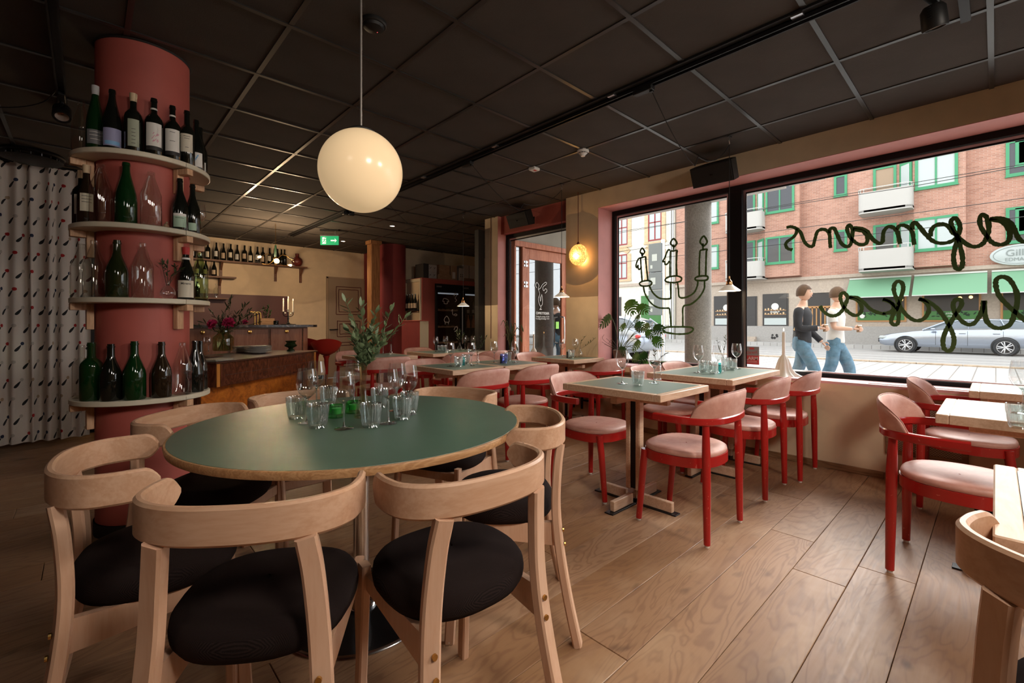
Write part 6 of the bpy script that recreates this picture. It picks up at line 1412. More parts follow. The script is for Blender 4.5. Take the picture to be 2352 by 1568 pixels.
def green_window(y0, y1, z0, z1, x, panes=1, glass='far_glass', name='window'):
    w_ = bpy.data.objects.new(name, None)
    yc, zc = (y0+y1)/2, (z0+z1)/2; hy, hz = abs(y1-y0)/2, abs(z1-z0)/2; fw = .11
    fr = MB().bb((-.07, -hy, -hz), (.0, hy, -hz+fw)).bb((-.07, -hy, hz-fw), (.0, hy, hz)).bb((-.07, -hy, -hz+fw), (0, -hy+fw, hz-fw)).bb((-.07, hy-fw, -hz+fw), (0, hy, hz-fw)).bb((-.10, -hy-.03, -hz-.04), (.0, hy+.03, -hz))
    for k in range(1, panes):
        yy = -hy+2*hy*k/panes; fr.bb((-.06, yy-.035, -hz+fw), (0, yy+.035, hz-fw))
    f = fr.obj(name, 'green_frame', ap, 0, Vector((x, yc, zc))-apx)
    g_ = MB().bb((-.03, -hy+fw, -hz+fw), (-.02, hy-fw, hz-fw)).obj('pane', glass, f, 0)
    return f
def bay(y0, y1, slant):
    # projecting brick bay: plan polygon extruded
    on_ap(MB().prism([(XB, y0), (XF+.1, y0), (XF+.1, y1+slant), (XB, y1)] if slant > 0 else [(XB, y1), (XB, y0), (XF+.1, y0-.0), (XF+.1, y1)], 3.80, TOP), 'bay_wall', 'brick_pink')
def balcony(y0, y1, z0, z1):
    b = MB(); xo = 28.42; n = 8
    outer = [(XF, y1), (xo+.25, y1)]+[(xo+.25-.25*sin(pi/2*k/n), y1-.25*(1-cos(pi/2*k/n))) for k in range(1, n+1)]
    outer += [(xo+.25-.25*cos(pi/2*k/n), y0+.25*(1-sin(pi/2*k/n))) for k in range(0, n+1)]+[(XF, y0)]
    cx_, cy_ = (XF+xo)/2, (y0+y1)/2
    inner = [((px-cx_)*.90+cx_, (py-cy_)*.94+cy_) for px, py in outer]
    rows = [[(px, py, z0) for px, py in outer], [(px, py, z1) for px, py in outer], [(px, py, z1) for px, py in inner], [(px, py, z0+.1) for px, py in inner]]
    b.grid(rows); o = on_ap(b, 'balcony_parapet', 'balcony_white', 30)
    on_ap(MB().prism(outer, z0-.06, z0+.1), 'balcony_slab', 'balcony_white')
    rail = [Vector((px, py, z1+.17)) for px, py in outer]; m2_ = MB().tube(rail, .022, 6)
    for k in range(0, len(rail), 3): m2_.tube([rail[k]-Vector((0, 0, .17)), rail[k]], .016, 5)
    on_ap(m2_, 'balcony_rail', 'awning_edge', 40)
# bay heights by storey: windows z 4.02..5.6 and 6.92..8.5
def zz(u, v, x): return Xp(u, v, x).z
for k in range(-1, 2):
    o_ = PER*k
    bay(.93+o_, 2.70+o_, .62)
    wy0, wy1 = 1.18+o_, 2.66+o_
    green_window(wy0, wy1, 4.55, 6.12, XB, 2, 'far_blind' if k == 0 else 'far_glass'); green_window(wy0, wy1, 7.50, 9.05, XB, 2, 'far_blind' if k == 0 else 'far_glass')
    # slanted side window of the bay and balcony door
    for z0_, z1_ in ((4.55, 6.12), (7.50, 9.05)):
        M = Matrix.Translation(Vector((29.37, 3.03+o_, (z0_+z1_)/2))-apx) @ Matrix.Rotation(R(-45), 4, 'Z')
        b = MB().box((0, 0, 0), (.05, .70, z1_-z0_)); f = b.obj('window', 'green_frame', ap, 0); f.matrix_local = M
        MB().bb((-.035, -.24, -.62), (-.026, .24, .62)).obj('pane', 'far_blind', f, 0)
        green_window(3.40+o_, 4.32+o_, z0_-.75, z1_+.02, XF, 1, 'far_curtain' if k == 0 and z0_ > 7 else 'far_glass', 'balcony_door')
    balcony(2.70+o_, 4.78+o_, 3.76, 4.75); balcony(2.70+o_, 4.78+o_, 6.66, 7.65)
    if k < 1:
        for z0_, z1_ in ((5.0, 6.12), (7.95, 9.08)): green_window(5.42+o_, 6.0+o_, z0_, z1_, XF, 1)
for z0_, z1_ in ((5.0, 6.12), (7.95, 9.08)): green_window(5.42, 6.0, z0_, z1_, XF, 1) if False else None
for z0_, z1_ in ((4.62, 6.16), (7.55, 9.1)): green_window(12.15, 12.75, z0_, z1_, XF, 1, 'far_blind')
# right hand windows near the frame edge
green_window(-1.35, -.30, 4.62, 6.18, XF, 1); green_window(-1.35, -.30, 7.55, 9.1, XF, 1)
# ground floor: awnings, shop windows, entrance
def awning(ya, yb):
    v = [(XF-.12, ya, 3.40), (XF-.12, yb, 3.40), (XF-1.15, yb, 2.42), (XF-1.15, ya, 2.42)]
    b = MB().add([Vector(q) for q in v]+[Vector(q)-Vector((0, 0, .02)) for q in v], [(0, 1, 2, 3), (7, 6, 5, 4), (0, 4, 5, 1), (1, 5, 6, 2), (2, 6, 7, 3), (3, 7, 4, 0)]); o = on_ap(b, 'awning', 'awning_green')
    on_ap(MB().bb((XF-1.17, min(ya, yb), 2.40), (XF-1.13, max(ya, yb), 2.44)).bb((XF-.16, min(ya, yb), 3.40), (XF-.06, max(ya, yb), 3.47)), 'awning_bar', 'awning_edge')
def yat(u, x): return Xp(u, 700, x).y
awning(yat(1952.5, XF), yat(2094, XF)); awning(yat(2101, XF), yat(2268, XF)); awning(yat(2278, XF), -3.6)
def shopwin(ya, yb, z0, z1, m='shop_dark', fm='stone_base', band=True):
    f = on_ap(MB().bb((XF-.03, min(ya, yb), z0-.08), (XF+.02, max(ya, yb), z1)), 'shop_window', fm)
    MB().xf(Matrix()).bb((XF-.05, min(ya, yb)+.08, z0), (XF-.031, max(ya, yb)-.08, z1-.08)).xf(Matrix.Translation(-apx)).obj('pane', m, f, 0)
    if band: MB().bb((XF-.058, min(ya, yb)+.08, z0), (XF-.051, max(ya, yb)-.08, z0+.42)).xf(Matrix.Translation(-apx)).obj('pane_film', 'film_green', f, 0)
    return f
mat('film_green', (.05, .16, .04), .5); mat('leaf_print', (.012, .03, .012), .6)
for (ua, ub) in ((1966, 2082), (2118, 2254), (2298, 2420)):
    ya, yb = yat(ua, XF), yat(ub, XF); shopwin(ya, yb, 1.27, 2.6, fm='wood_orange')
    mb = MB(); rl = random.Random(ua)
    for yy in (min(ya, yb)+.55, max(ya, yb)-.55):
        for k in range(12):
            a = rl.uniform(0, 3.14); leaf_mb(mb, (XF-.062, yy+rl.uniform(-.3, .3), 1.42+rl.uniform(0, .16)), (0, cos(a), sin(a)), (1, 0, 0), .17, .06, 0)
    on_ap(mb, 'leaf_motif', 'leaf_print')
text_obj('window_print', 'smågram\nmatsal', .13, frameM(Vector((XF-.066, yat(2188, XF), 1.52))-apx, (0, -1, 0), (0, 0, 1)), 'label_white', ap)
t_ = MB().lathe([(.0005, 0), (.11, 0)], n=24).xf(Matrix.Translation(Vector((XF-.066, yat(1981, XF), 1.48))) @ Matrix.Rotation(R(-90), 4, 'Y')); on_ap(t_, 'round_sticker', 'label_white')
for (u, v) in ((2070, 688), (2230, 682), (2205, 684)):
    q = Xp(u, v, XF-.09); on_ap(MB().sphere(q, .07, 10, 8), 'shop_lamp', 'bulb_warm2' if 'bulb_warm2' in MATS else mat('bulb_warm2', (1, .6, .3), .4, emis=(1, .55, .2), es=3).name, 60)
# oval shop sign
q = Xp(2345, 584, XF-.25)
MB().lathe([(.0005, -.03), (1.0, -.03), (1.03, -.015), (1.03, .015), (1.0, .03), (.0005, .03)], n=48).xf(Matrix.Translation(q-apx) @ Matrix.Rotation(R(-90), 4, 'Y') @ Matrix.Diagonal((.44, .90, 1, 1))).obj('oval_sign', 'far_blind', ap, 40)
mat('sign_grey', (.22, .25, .24), .6)
text_obj('sign_lettering', 'Gillis', .40, frameM(q-apx+Vector((-.05, .06, .08)), (0, -1, 0), (0, 0, 1)), 'sign_grey', ap); text_obj('sign_lettering', 'EDMANS', .21, frameM(q-apx+Vector((-.05, .06, -.20)), (0, -1, 0), (0, 0, 1)), 'sign_grey', ap)
ring = [(cos(2*pi*k/40)*.82, sin(2*pi*k/40)*.38) for k in range(41)]
ribbon(MB(), [q-apx+Vector((-.034, a, b)) for a, b in ring], (-1, 0, 0), .022, .006).obj('sign_outline', 'sign_grey', ap, 0)
# left shop with door and cake display
for (ua, ub, z0, z1, wm) in ((1712, 1739, .15, 2.75, 'shop_dark'), (1752, 1811, 1.02, 2.85, 'shop_dark'), (1640, 1700, 1.02, 2.85, 'shop_dark')):
    ya, yb = yat(ua, XF), yat(ub, XF); shopwin(ya, yb, z0, z1, wm, 'shop_dark', False)
    if z0 > 1:
        on_ap(MB().bb((XF-.054, min(ya, yb)+.1, 1.02), (XF-.051, max(ya, yb)-.1, 1.42)), 'white_film', 'far_blind')
        for zz_ in (1.62, 1.86): 
            on_ap(MB().bb((XF-.056, min(ya, yb)+.1, zz_), (XF-.051, max(ya, yb)-.1, zz_+.03)), 'display_shelf', 'wood_orange')
            mb = MB(); yy = min(ya, yb)+.2
            while yy < max(ya, yb)-.2: mb.bb((XF-.062, yy, zz_+.03), (XF-.051, yy+.08, zz_+.03+rk.uniform(.04, .13))); yy += .16
            on_ap(mb, 'display_goods', 'shop_warm'); 
        on_ap(MB().bb((XF-.058, min(ya, yb)+.08, 2.38), (XF-.05, max(ya, yb)-.08, 2.43)), 'transom', 'shop_dark')
        on_ap(MB().lathe([(.0005, 0), (.19, 0), (.2, .01)], n=24).xf(Matrix.Translation(Vector((XF-.068, (ya+yb)/2, 2.10))) @ Matrix.Rotation(R(-90), 4, 'Y')), 'paper_fan', 'label_white')
text_obj('window_print', 'moja+', .20, frameM(Vector((XF-.075, yat(1781, XF), 1.79))-apx, (0, -1, 0), (0, 0, 1)), 'label_white', ap, bold=True)
on_ap(MB().bb((XF-.5, yat(1739, XF), 0), (XF-.08, yat(1712, XF)+.6, .16)).bb((XF-.3, yat(1739, XF), .16), (XF-.08, yat(1712, XF)+.6, .3)), 'door_steps', 'stone_beige')
q = Xp(1779, 773, XF-.085); mb = MB()
for k in range(7): a = rk.uniform(0, 6.28); r_ = rk.uniform(.02, .12); mb.lathe([(.0005, 0), (rk.uniform(.05, .10), 0)], n=9).xf(Matrix())
sp_ = MB()
for k in range(8): a = rk.uniform(0, 6.28); c_ = q+Vector((-.002, rk.uniform(-.14, .14), rk.uniform(-.08, .10))); sp_.add([c_+Vector((-.0004*k, .09*cos(2*pi*i/7)*rk.uniform(.5, 1), .08*sin(2*pi*i/7)*rk.uniform(.5, 1))) for i in range(7)], [tuple(range(7))])
on_ap(sp_, 'black_stain', 'ink')
# stone entrance
ya, yb = yat(1843, XF), yat(1922, XF)
on_ap(MB().bb((XF-.06, yb-.02, -.0), (XF+.03, yb+.28, 3.05)).bb((XF-.06, ya-.28, 0), (XF+.03, ya+.02, 3.05)).bb((XF-.06, yb+.28, 2.80), (XF+.03, ya-.28, 3.05)), 'entrance_surround', 'stone_beige')
on_ap(MB().bb((XF-.01, yb+.28, 0), (XF+.03, ya-.28, 2.80)), 'entrance_recess', 'shop_dark')
for k in range(6):
    yk = yb+.30+(ya-yb-.62)*k/5; on_ap(MB().bb((XF-.04, yk, .12), (XF-.012, yk+.06, 2.0)), 'door_bar', 'wood_orange')
on_ap(MB().bb((XF-.04, yb+.28, 1.95), (XF-.012, ya-.28, 2.07)).bb((XF-.04, yb+.28, .1), (XF-.012, ya-.28, .45)), 'door_rail', 'wood_orange')
# --- cream building farther left
cb2 = thing('cream_building', 'cream plaster building with red windows under yellow brick arches, left of the brick block', 'building', (XF, 19, 0)); cbx = Vector(cb2.location)
def on_cb(mb, name, m, smooth=0, par=None): return mb.xf(Matrix.Translation(-cbx)).obj(name, m, par or cb2, smooth)
on_cb(MB().bb((XF-.05, 15.12, -.02), (XF+3, 31, TOP+.6)), 'plaster_wall', 'stucco_cream'); on_cb(MB().bb((XF-.12, 15.12, 0), (XF-.05, 31, 1.0)), 'plinth', 'stone_base')
on_cb(MB().bb((XF-.14, 15.12, 3.85), (XF-.05, 31, 4.05)), 'string_course', 'stone_beige')
on_cb(MB().tube([(XF-.15, 15.4, 0), (XF-.15, 15.4, TOP)], .07, 10).tube([(XF-.13, 15.22, 0), (XF-.13, 15.22, TOP)], .04, 10), 'downpipe', 'alu')
def arch_window(yc, z0, z1, w_):
    f = MB().bb((-.04, -w_/2, 0), (0, w_/2, .09)).bb((-.04, -w_/2, z1-z0-.09), (0, w_/2, z1-z0)).bb((-.04, -w_/2, .09), (0, -w_/2+.09, z1-z0-.09)).bb((-.04, w_/2-.09, .09), (0, w_/2, z1-z0-.09)).bb((-.04, -.04, .09), (0, .04, z1-z0-.09)).bb((-.04, -w_/2+.09, (z1-z0)*.62), (0, w_/2-.09, (z1-z0)*.62+.07)).obj('window', 'red_frame', cb2, 0, Vector((XF-.06, yc, z0))-cbx)
    MB().bb((-.015, -w_/2+.08, .08), (-.005, w_/2-.08, z1-z0-.08)).obj('pane', 'far_blind', f, 0)
    b = MB(); n = 11; r0, r1 = w_*.62, w_*.62+.36
    for k in range(n):
        a0 = R(38)+R(104)*k/n; a1_ = R(38)+R(104)*(k+.9)/n; zc = z1-r0*.62
        b.add([(x_, rr_*cos(a_), zc-z0+rr_*sin(a_)-.0) for x_ in (-.07, 0) for a_ in (a0, a1_) for rr_ in (r0, r1)], [(0, 1, 3, 2), (4, 6, 7, 5), (0, 4, 5, 1), (2, 3, 7, 6), (0, 2, 6, 4), (1, 5, 7, 3)])
    b.obj('brick_arch', 'brick_yellow', f, 0)
    MB().bb((-.05, -w_/2-.30, -.1), (0, -w_/2, z1-z0)).bb((-.05, w_/2, -.1), (0, w_/2+.30, z1-z0)).bb((-.09, -w_/2-.34, -.2), (0, w_/2+.34, -.08)).obj('brick_jamb', 'brick_yellow', f, 0)
for k in range(5):
    yc = 16.6+2.75*k
    arch_window(yc, 7.0, 9.05, 1.05); arch_window(yc, 4.45, 6.3, 1.0)
for k in range(3): on_cb(MB().bb((XF-.10, 16.0+3.4*k, 1.05), (XF-.05, 17.7+3.4*k, 3.1)), 'shop_front', 'film_green' if k == 0 else 'shop_dark')
# --- overhead wires, pole with signs
for k, (za, zb, x) in enumerate(((6.4, 6.0, 21.5), (5.3, 5.2, 22.4), (6.7, 6.75, 24.2), (4.35, 4.3, 20.5))):
    tag(MB().tube([(x, -16, za), (x, 2, zb), (x, 30, za)], .012, 5).obj('overhead_wire', 'cable_black'), ('upper tram wire crossing the brick block', 'lower tram wire crossing the balconies', 'highest tram wire over the far lane', 'lowest tram wire just above the awnings')[k], 'wire', 'tram wires over the street')
q = Zp(1523, 838, GZ)
t = thing('sign_pole', 'grey pole carrying stacked electrical boxes with stickers on the pavement', 'pole', (q.x, q.y, GZ)); MB().tube([(0, 0, 0), (0, 0, 3.65)], .055, 14).obj('pole', 'alu', t)
for k, (z0_, z1_) in enumerate(((2.72, 3.55), (2.20, 2.70), (1.45, 2.18))):
    b_ = MB().box((-.05, .20, (z0_+z1_)/2), (.16, .40, z1_-z0_), b=.01).obj('box', mat('box_grey', (.16, .18, .19), .6) if 'box_grey' not in MATS else 'box_grey', t)
    MB().box((-.133, .2+.05*k, (z0_+z1_)/2), (.003, .16, .2), rz=0).box((-.133, .30, z0_+.15), (.003, .07, .1)).obj('sticker', 'far_blind', b_, 0)
# --- cars
def build_car():
    t = thing('car', '', 'car'); Lc, W = 4.94, 1.86
    # side profile (y from nose -> tail as s), roofline / beltline / sill
    st = [(-2.47, .48, .56, .62), (-2.40, .36, .68, .80), (-2.2, .30, .76, .92), (-1.75, .28, .84, .94), (-1.2, .27, .93, .94), (-.92, .27, .96, .95), (-.35, .27, 1.0, .95), (.6, .27, 1.02, .95), (1.5, .28, 1.05, .94), (2.05, .32, 1.06, .92), (2.35, .38, 1.0, .86), (2.47, .48, .85, .74)]
    rows = []
    for (s, zl, zb, wf) in st:
        w_ = W/2*wf; rows.append([(-w_*.90, s, zl), (-w_, s, zl+.12), (-w_*1.0, s, (zl+zb)/2+.05), (-w_*.985, s, zb-.10), (-w_*.90, s, zb), (0, s, zb+.03), (w_*.90, s, zb), (w_*.985, s, zb-.10), (w_, s, (zl+zb)/2+.05), (w_, s, zl+.12), (w_*.9, s, zl)])
    b = MB(); b.grid(rows, True); n = 11; b.f += [tuple(range(n)), tuple(range((len(rows)-1)*n, len(rows)*n))]
    b.obj('body', mat('car_silver', (.36, .40, .47), .25, .75, coat=.6), t, 50)
    gh = [(-.95, .98, .99, .78), (-.30, 1.0, 1.33, .70), (.1, 1.02, 1.42, .68), (.9, 1.03, 1.455, .67), (1.7, 1.05, 1.42, .66), (2.15, 1.05, 1.30, .65), (2.38, 1.02, 1.04, .66)]
    rows = [[(-wf*W/2*1.12, s, zb-.02), (-wf*W/2*.98, s, (zb+zt)/2), (-wf*W/2*.80, s, zt-.02), (0, s, zt), (wf*W/2*.80, s, zt-.02), (wf*W/2*.98, s, (zb+zt)/2), (wf*W/2*1.12, s, zb-.02)] for s, zb, zt, wf in gh]
    b = MB(); b.grid(rows); b.obj('glasshouse', mat('car_glass', (.10, .12, .14), .05, spec=1.), t, 50)
    rows = [[(-wf*W/2*.86, s, zt-.05), (-wf*W/2*.80, s, zt-.005), (0, s, zt+.012), (wf*W/2*.80, s, zt-.005), (wf*W/2*.86, s, zt-.05)] for s, zb, zt, wf in gh[1:6]]
    MB().grid(rows).obj('roof', 'car_silver', t, 50)
    for sx in (-1, 1):
        for s0, s1 in (((-.97, .985), (-.22, 1.36)), ((.42, 1.03), (.40, 1.43)), ((1.45, 1.06), (1.30, 1.43)), ((2.40, 1.04), (2.0, 1.36))):
            MB().tube([(sx*W/2*.80, s0[0], s0[1]), (sx*W/2*.62, s1[0], s1[1])], .028, 6, flat=.5).obj('window_pillar', 'car_silver', t)
        MB().tube([(sx*W/2*.86, -.9, 1.0), (sx*W/2*.86, .6, 1.035), (sx*W/2*.84, 2.3, 1.05)], .012, 6).obj('belt_trim', 'steel_rim', t)
        MB().sphere((sx*.98, -.62, 1.03), .10, 12, 8, .6).obj('wing_mirror', 'car_silver', t)
        for s in (.25, 1.2): MB().box((sx*W/2*.955, s, .86), (.03, .2, .028), b=.006).obj('door_handle', 'car_silver', t)
        for s in (-.55, .40, 1.38): MB().box((sx*W/2*.955, s, .66), (.012, .008, .60)).obj('door_gap', 'ink', t, 0)
        MB().box((sx*W/2*.80, -2.28, .66), (.22, .26, .12), b=.04).obj('headlight', 'far_blind', t); MB().box((sx*W/2*.72, 2.38, .82), (.3, .12, .12), b=.03).obj('tail_light', 'label_red', t)
        for s in (-1.50, 1.43):
            T_ = Matrix.Translation((sx*.86, s, .335)) @ Matrix.Rotation(R(90)*sx, 4, 'Y')
            w0 = MB().lathe([(.235, -.10), (.325, -.10), (.338, -.06), (.338, .06), (.325, .085), (.25, .09), (.235, .06)], n=40).xf(T_).obj('wheel', 'rubber' if 'rubber' in MATS else mat('rubber', (.03, .03, .032), .8).name, t, 40)
            b = MB().lathe([(.235, .08), (.225, .085), (.215, .05), (.0005, .03)], n=40); b.obj('rim_dish', 'dark_steel', w0, 40).data.transform(T_)
            b = MB()
            for k in range(10):
                a = 2*pi*k/10; b.box((0, 0, 0), (.185, .030, .02), M=Matrix.Rotation(a+(.12 if k % 2 else -.12), 4, 'Z') @ Matrix.Translation((.125, 0, .072)), b=.004)
            b.lathe([(.0005, .09), (.045, .085), (.055, .06)], n=20).lathe([(.232, .085), (.238, .088), (.222, .088), (.222, .07)], n=40); b.obj('spokes', 'rim_silver' if 'rim_silver' in MATS else mat('rim_silver', (.6, .6, .62), .3, .7).name, w0, 40).data.transform(T_)
            MB().lathe([(.345, .0), (.385, .0), (.39, .06), (.345, .07)], n=40).xf(Matrix.Translation((sx*.865, s, .345)) @ Matrix.Rotation(R(90)*sx, 4, 'Y')).obj('wheel_arch', 'black_matte', t, 40)
    MB().box((0, -2.46, .52), (1.2, .03, .16), b=.02).obj('grille', 'black_matte', t)
    return t
car = build_car(); car.location = (26.85, 1.18, GZ-.06); car.rotation_euler.z = pi
car['label'] = 'silver estate car parked on the far side of the street'
dup(car, (12.6, 9.6, GZ), pi, 'silver car on the near side, glimpsed behind the monstera and the pole')
# ---------------------------------------------------------------- two walkers outside the window
paint('skin', (.60, .36, .26), .55, .05); paint('sweater_black', (.028, .028, .032), .9, .2); paint('jeans_blue', (.10, .19, .27), .85, .25, .3, 14); paint('shirt_white', (.62, .60, .58), .85); paint('hair_brown', (.10, .055, .03), .7, .3); mat('shoe_dark', (.02, .02, .02), .5)
def skin_fig(name, verts, edges, radii, m, parent, sub=2, root=0):
    me = bpy.data.meshes.new(name); me.from_pydata(verts, edges, []); o = bpy.data.objects.new(name, me); C.objects.link(o)
    md = o.modifiers.new('skin', 'SKIN'); md.use_smooth_shade = True
    for i, r_ in enumerate(radii):
        sv = me.skin_vertices[0].data[i]; sv.radius = r_ if isinstance(r_, tuple) else (r_, r_)
    me.skin_vertices[0].data[root].use_root = True
    s2 = o.modifiers.new('sub', 'SUBSURF'); s2.levels = sub; s2.render_levels = sub
    bpy.context.view_layer.update(); dg = bpy.context.evaluated_depsgraph_get(); nm_ = bpy.data.meshes.new_from_object(o.evaluated_get(dg)); bpy.data.objects.remove(o); bpy.data.meshes.remove(me)
    nm_.name = name; nm_.materials.clear(); nm_.materials.append(MATS[m]); nm_.polygons.foreach_set('use_smooth', [True]*len(nm_.polygons))
    return link(name, nm_, parent)
def person(loc, rz, lb, top, swing, hold, h=1.8):
    # faces local +Y; x is to the figure's right
    t = thing('person', lb, 'person', loc, rz, None); k = h/1.8
    V = []; E_ = []; Rr = []
    def v(x, y, z, r): V.append((x*k, y*k, z*k)); Rr.append(tuple(q*k for q in r) if isinstance(r, tuple) else r*k); return len(V)-1
    # body surface: trunk, neck, legs
    pel = v(0, 0, .96, (.15, .105)); wst = v(0, .0, 1.10, (.135, .095)); ch = v(0, .01, 1.30, (.165, .11)); up = v(0, 0, 1.43, (.11, .08)); nk = v(0, .01, 1.52, .052); hd0 = v(0, .02, 1.60, .058)
    E_ += [(pel, wst), (wst, ch), (ch, up), (up, nk), (nk, hd0)]
    for s in (-1, 1):
        f = swing*s; sh = v(s*.165, 0, 1.425, .062); E_.append((up, sh))
        el = v(s*.215, .02-.10*f*.0, 1.15, .045); E_.append((sh, el))
        if hold and s == 1: wr = v(s*.12, .26, 1.14, .032)
        else: wr = v(s*.22, .08-.16*f, .91, .030)
        E_.append((el, wr))
        hp = v(s*.085, 0, .90, .092); E_.append((pel, hp)); kn = v(s*.085, .14*f+.06, .50, .062); E_.append((hp, kn)); an = v(s*.085, .22*f-.10*(1-f)*.5, .09, .042); E_.append((kn, an))
        ft = v(s*.09, .22*f-.05*(1-f)+.10, .04, .04); E_.append((an, ft))
    skin_fig('body', V, E_, Rr, 'skin', t, 2, pel)
    # clothing follows the body, slightly larger
    def part(name, idxs, eds, m, grow):
        mp = {a: i for i, a in enumerate(idxs)}; skin_fig(name, [V[a] for a in idxs], [(mp[a], mp[b]) for a, b in eds], [tuple(q+grow*k for q in (Rr[a] if isinstance(Rr[a], tuple) else (Rr[a], Rr[a]))) for a in idxs], m, t, 2)
    arms = []
    base = 6
    for s in (0, 1): sh = base+s*7; arms.append((sh, sh+1, sh+2, sh+3, sh+4, sh+5, sh+6))
    def loft(name, secs, m, n=28):
        rows = [[(cx_*k+rx*k*cos(2*pi*i/n), cy_*k+ry*k*sin(2*pi*i/n), z*k) for i in range(n)] for cx_, cy_, rx, ry, z in secs]
        o_ = len(rows); mb_ = MB(); mb_.grid(rows, True); mb_.f += [tuple(range(n)), tuple(range((o_-1)*n, o_*n))]; return mb_.obj(name, m, t, 80)
    loft('top_garment', [(0, 0, .165, .122, .90), (0, 0, .172, .128, .93), (0, 0, .168, .124, 1.02), (0, .0, .160, .118, 1.12), (0, .008, .178, .124, 1.24), (0, .010, .196, .128, 1.34), (0, .004, .196, .112, 1.41), (0, 0, .155, .088, 1.455), (0, .004, .075, .070, 1.485), (0, .006, .060, .060, 1.50)], top)
    for s, q in zip((-1, 1), arms):
        P3 = [Vector(V[q[0]])+Vector((-s*.02, 0, .0))*k, Vector(V[q[0]])+Vector((s*.03, 0, -.06))*k, Vector(V[q[1]]), Vector(V[q[1]]).lerp(Vector(V[q[2]]), .9)]
        if top == 'sweater_black': MB().tube(bez(P3, 5), [x_*k for x_ in ([.060]*2+[.068]*4+[.062]*4+[.054]*3+[.046]*3)], 18).obj('sleeve', top, t, 80)
        else: MB().tube(bez([P3[0], P3[1], P3[1].lerp(P3[2], .55)], 4), [x_*k for x_ in (.056, .066, .072, .072, .072, .070, .070, .070, .072)], 18).obj('sleeve', top, t, 80)
        h0 = Vector(V[q[3]]); kn_ = Vector(V[q[4]]); an_ = Vector(V[q[5]])
        pp = bez([h0+Vector((0, 0, .06))*k, h0, kn_, an_+Vector((0, 0, .02))*k], 6); N_ = len(pp)
        MB().tube(pp, [k*(.098 if i < 8 else .098-.030*(i-8)/(N_-9)) for i in range(N_)], 20).obj('trouser_leg', 'jeans_blue', t, 80)
    loft('jeans', [(0, 0, .158, .116, 1.0), (0, 0, .170, .122, .95), (0, -.005, .182, .128, .88), (0, -.005, .175, .122, .82), (0, 0, .14, .10, .77)], 'jeans_blue')
    for q in arms:
        a = V[q[5]]; MB().box((a[0], a[1]+.07*k, .045*k), (.10*k, .27*k, .085*k), b=.035).obj('shoe', 'shoe_dark', t)
    # head with a face
    hc_ = Vector((0, .035, 1.695))*k; rows = []; n = 28; m_ = 18
    for i in range(m_+1):
        th = pi*i/m_; z = cos(th); rr_ = sin(th); r_ = []
        for j in range(n):
            a = 2*pi*j/n; x = rr_*cos(a); y = rr_*sin(a); w_ = .076*(1-.22*max(0, -z)); d_ = .097*(1-.10*max(0, -z))
            yy = y*d_
            if y > .5: yy += .020*math.exp(-((x/.16)**2+((z+.12)/.22)**2)) + .008*math.exp(-((x/.35)**2+((z+.48)/.12)**2)) - .007*math.exp(-(((abs(x)-.36)/.16)**2+((z-.06)/.12)**2)) + .010*math.exp(-((x/.3)**2+((z+.85)/.2)**2))
            r_.append((hc_.x+x*w_*k, hc_.y+yy*k, hc_.z+z*.118*k))
        rows.append(r_)
    MB().grid(rows, True).obj('head', 'skin', t, 80)
    for s in (-1, 1):
        MB().sphere(hc_+Vector((s*.030, .083, .008))*k, .0095*k, 10, 8).obj('eye', 'label_white', t, 80); MB().sphere(hc_+Vector((s*.030, .0905, .008))*k, .0045*k, 8, 6).obj('pupil', 'ink', t, 80)
        MB().sphere((0, 0, 0), .024*k, 10, 8, 1.4).xf(Matrix.Translation(hc_+Vector((s*.076, .0, -.01))*k) @ Matrix.Diagonal((.4, .8, 1, 1))).obj('ear', 'skin', t, 80)
        MB().box(hc_+Vector((s*.030, .090, .028))*k, (.026*k, .008*k, .005*k), b=.002).obj('eyebrow', 'hair_brown', t)
    MB().box(hc_+Vector((0, .094, -.052))*k, (.040*k, .010*k, .010*k), b=.004).obj('mouth', mat('lip', (.42, .17, .14), .5) if 'lip' not in MATS else 'lip', t)
    rows = []; rh = random.Random(int(loc[1]*100))
    for i in range(11):
        th = pi*.60*i/10; r_ = []
        for j in range(32):
            a = 2*pi*j/32; y = sin(a); lim = th if y < .2 else th*(.60 if y > .5 else .8)
            q = 1.14+.05*rh.random(); r_.append((hc_.x+sin(lim)*cos(a)*.080*q*k, hc_.y+sin(lim)*y*.101*q*k-.004, hc_.z+cos(lim)*.125*q*k))
        rows.append(r_)
    MB().grid(rows, True).obj('hair', 'hair_brown', t, 80)
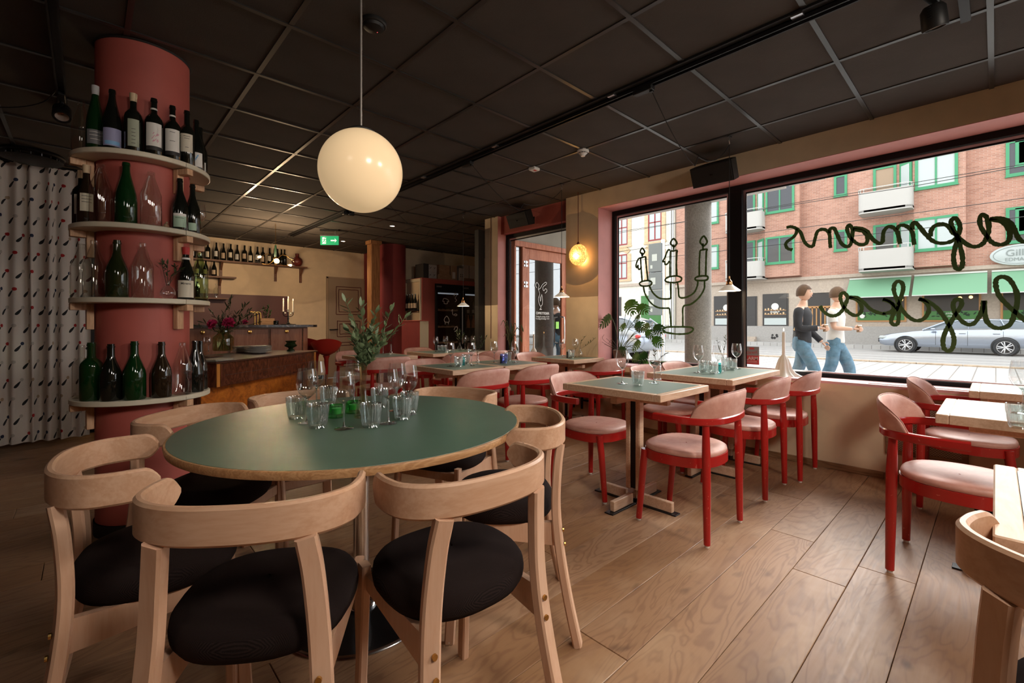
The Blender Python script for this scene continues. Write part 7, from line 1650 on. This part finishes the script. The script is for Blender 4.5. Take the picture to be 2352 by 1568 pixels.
    # hands: palm, four fingers and a thumb
    for s, q in zip((-1, 1), arms):
        wr = Vector(V[q[2]]); el = Vector(V[q[1]]); d = (wr-el).normalized(); sd = Vector((0, 1, 0)) if not (hold and s == 1) else Vector((0, 0, 1)); sd = (sd-d*sd.dot(d)).normalized(); nrm = d.cross(sd)*(-s)
        c_ = wr+d*.05*k; vs = [tuple(wr), tuple(wr+d*.045*k), tuple(wr+d*.085*k)]; es = [(0, 1), (1, 2)]; rs = [.026*k, (.034*k, .017*k), (.036*k, .015*k)]
        skin_fig('hand', vs, es, rs, 'skin', t, 1)
        for f_, (o_, ln_) in enumerate(((-.027, .062), (-.009, .075), (.009, .070), (.026, .055))):
            p0 = wr+d*.080*k+sd*o_*k; cu = .9 if (hold and s == 1) else .35
            p1 = p0+(d+nrm*cu*.4).normalized()*ln_*.45*k; p2 = p1+(d+nrm*cu).normalized()*ln_*.32*k; p3 = p2+(d+nrm*cu*1.9).normalized()*ln_*.25*k
            MB().tube([p0, p1, p2, p3], [.0092*k, .0088*k, .0082*k, .0066*k], 8).obj('finger', 'skin', t, 60)
        p0 = wr+d*.028*k+sd*.028*k; MB().tube([p0, p0+(sd+d*.6+nrm*.3).normalized()*.035*k, p0+(sd*.6+d+nrm*.5).normalized()*.062*k], [.012*k, .0105*k, .008*k], 8).obj('thumb', 'skin', t, 60)
        if hold and s == 1: hand = wr+d*.085*k+nrm*.045*k
    if hold:
        M = Matrix.Translation(Vector(loc)) @ Matrix.Rotation(rz, 4, 'Z'); w_ = M @ hand
        cu = thing('paper_cup', 'paper coffee cup held by the '+hold, 'cup', w_-Vector((0, 0, .05))); MB().lathe([(.0005, 0), (.028, 0), (.038, .10), (.0005, .10)], n=20).obj('cup_body', 'card_brown', cu, 40); MB().lathe([(.040, .10), (.040, .108), (.034, .116), (.0005, .116)], n=20).obj('lid', 'label_white', cu, 40)
    return t
person((8.35, 2.12, GZ), pi, 'person walking in a black sweater and blue jeans, nearest the left outside the large pane', 'sweater_black', .9, 'person in the black sweater', 1.80)
person((8.95, 1.80, GZ), pi, 'person in a white t-shirt and jeans walking just ahead on the far side', 'shirt_white', -.8, 'person in the white t-shirt', 1.78)
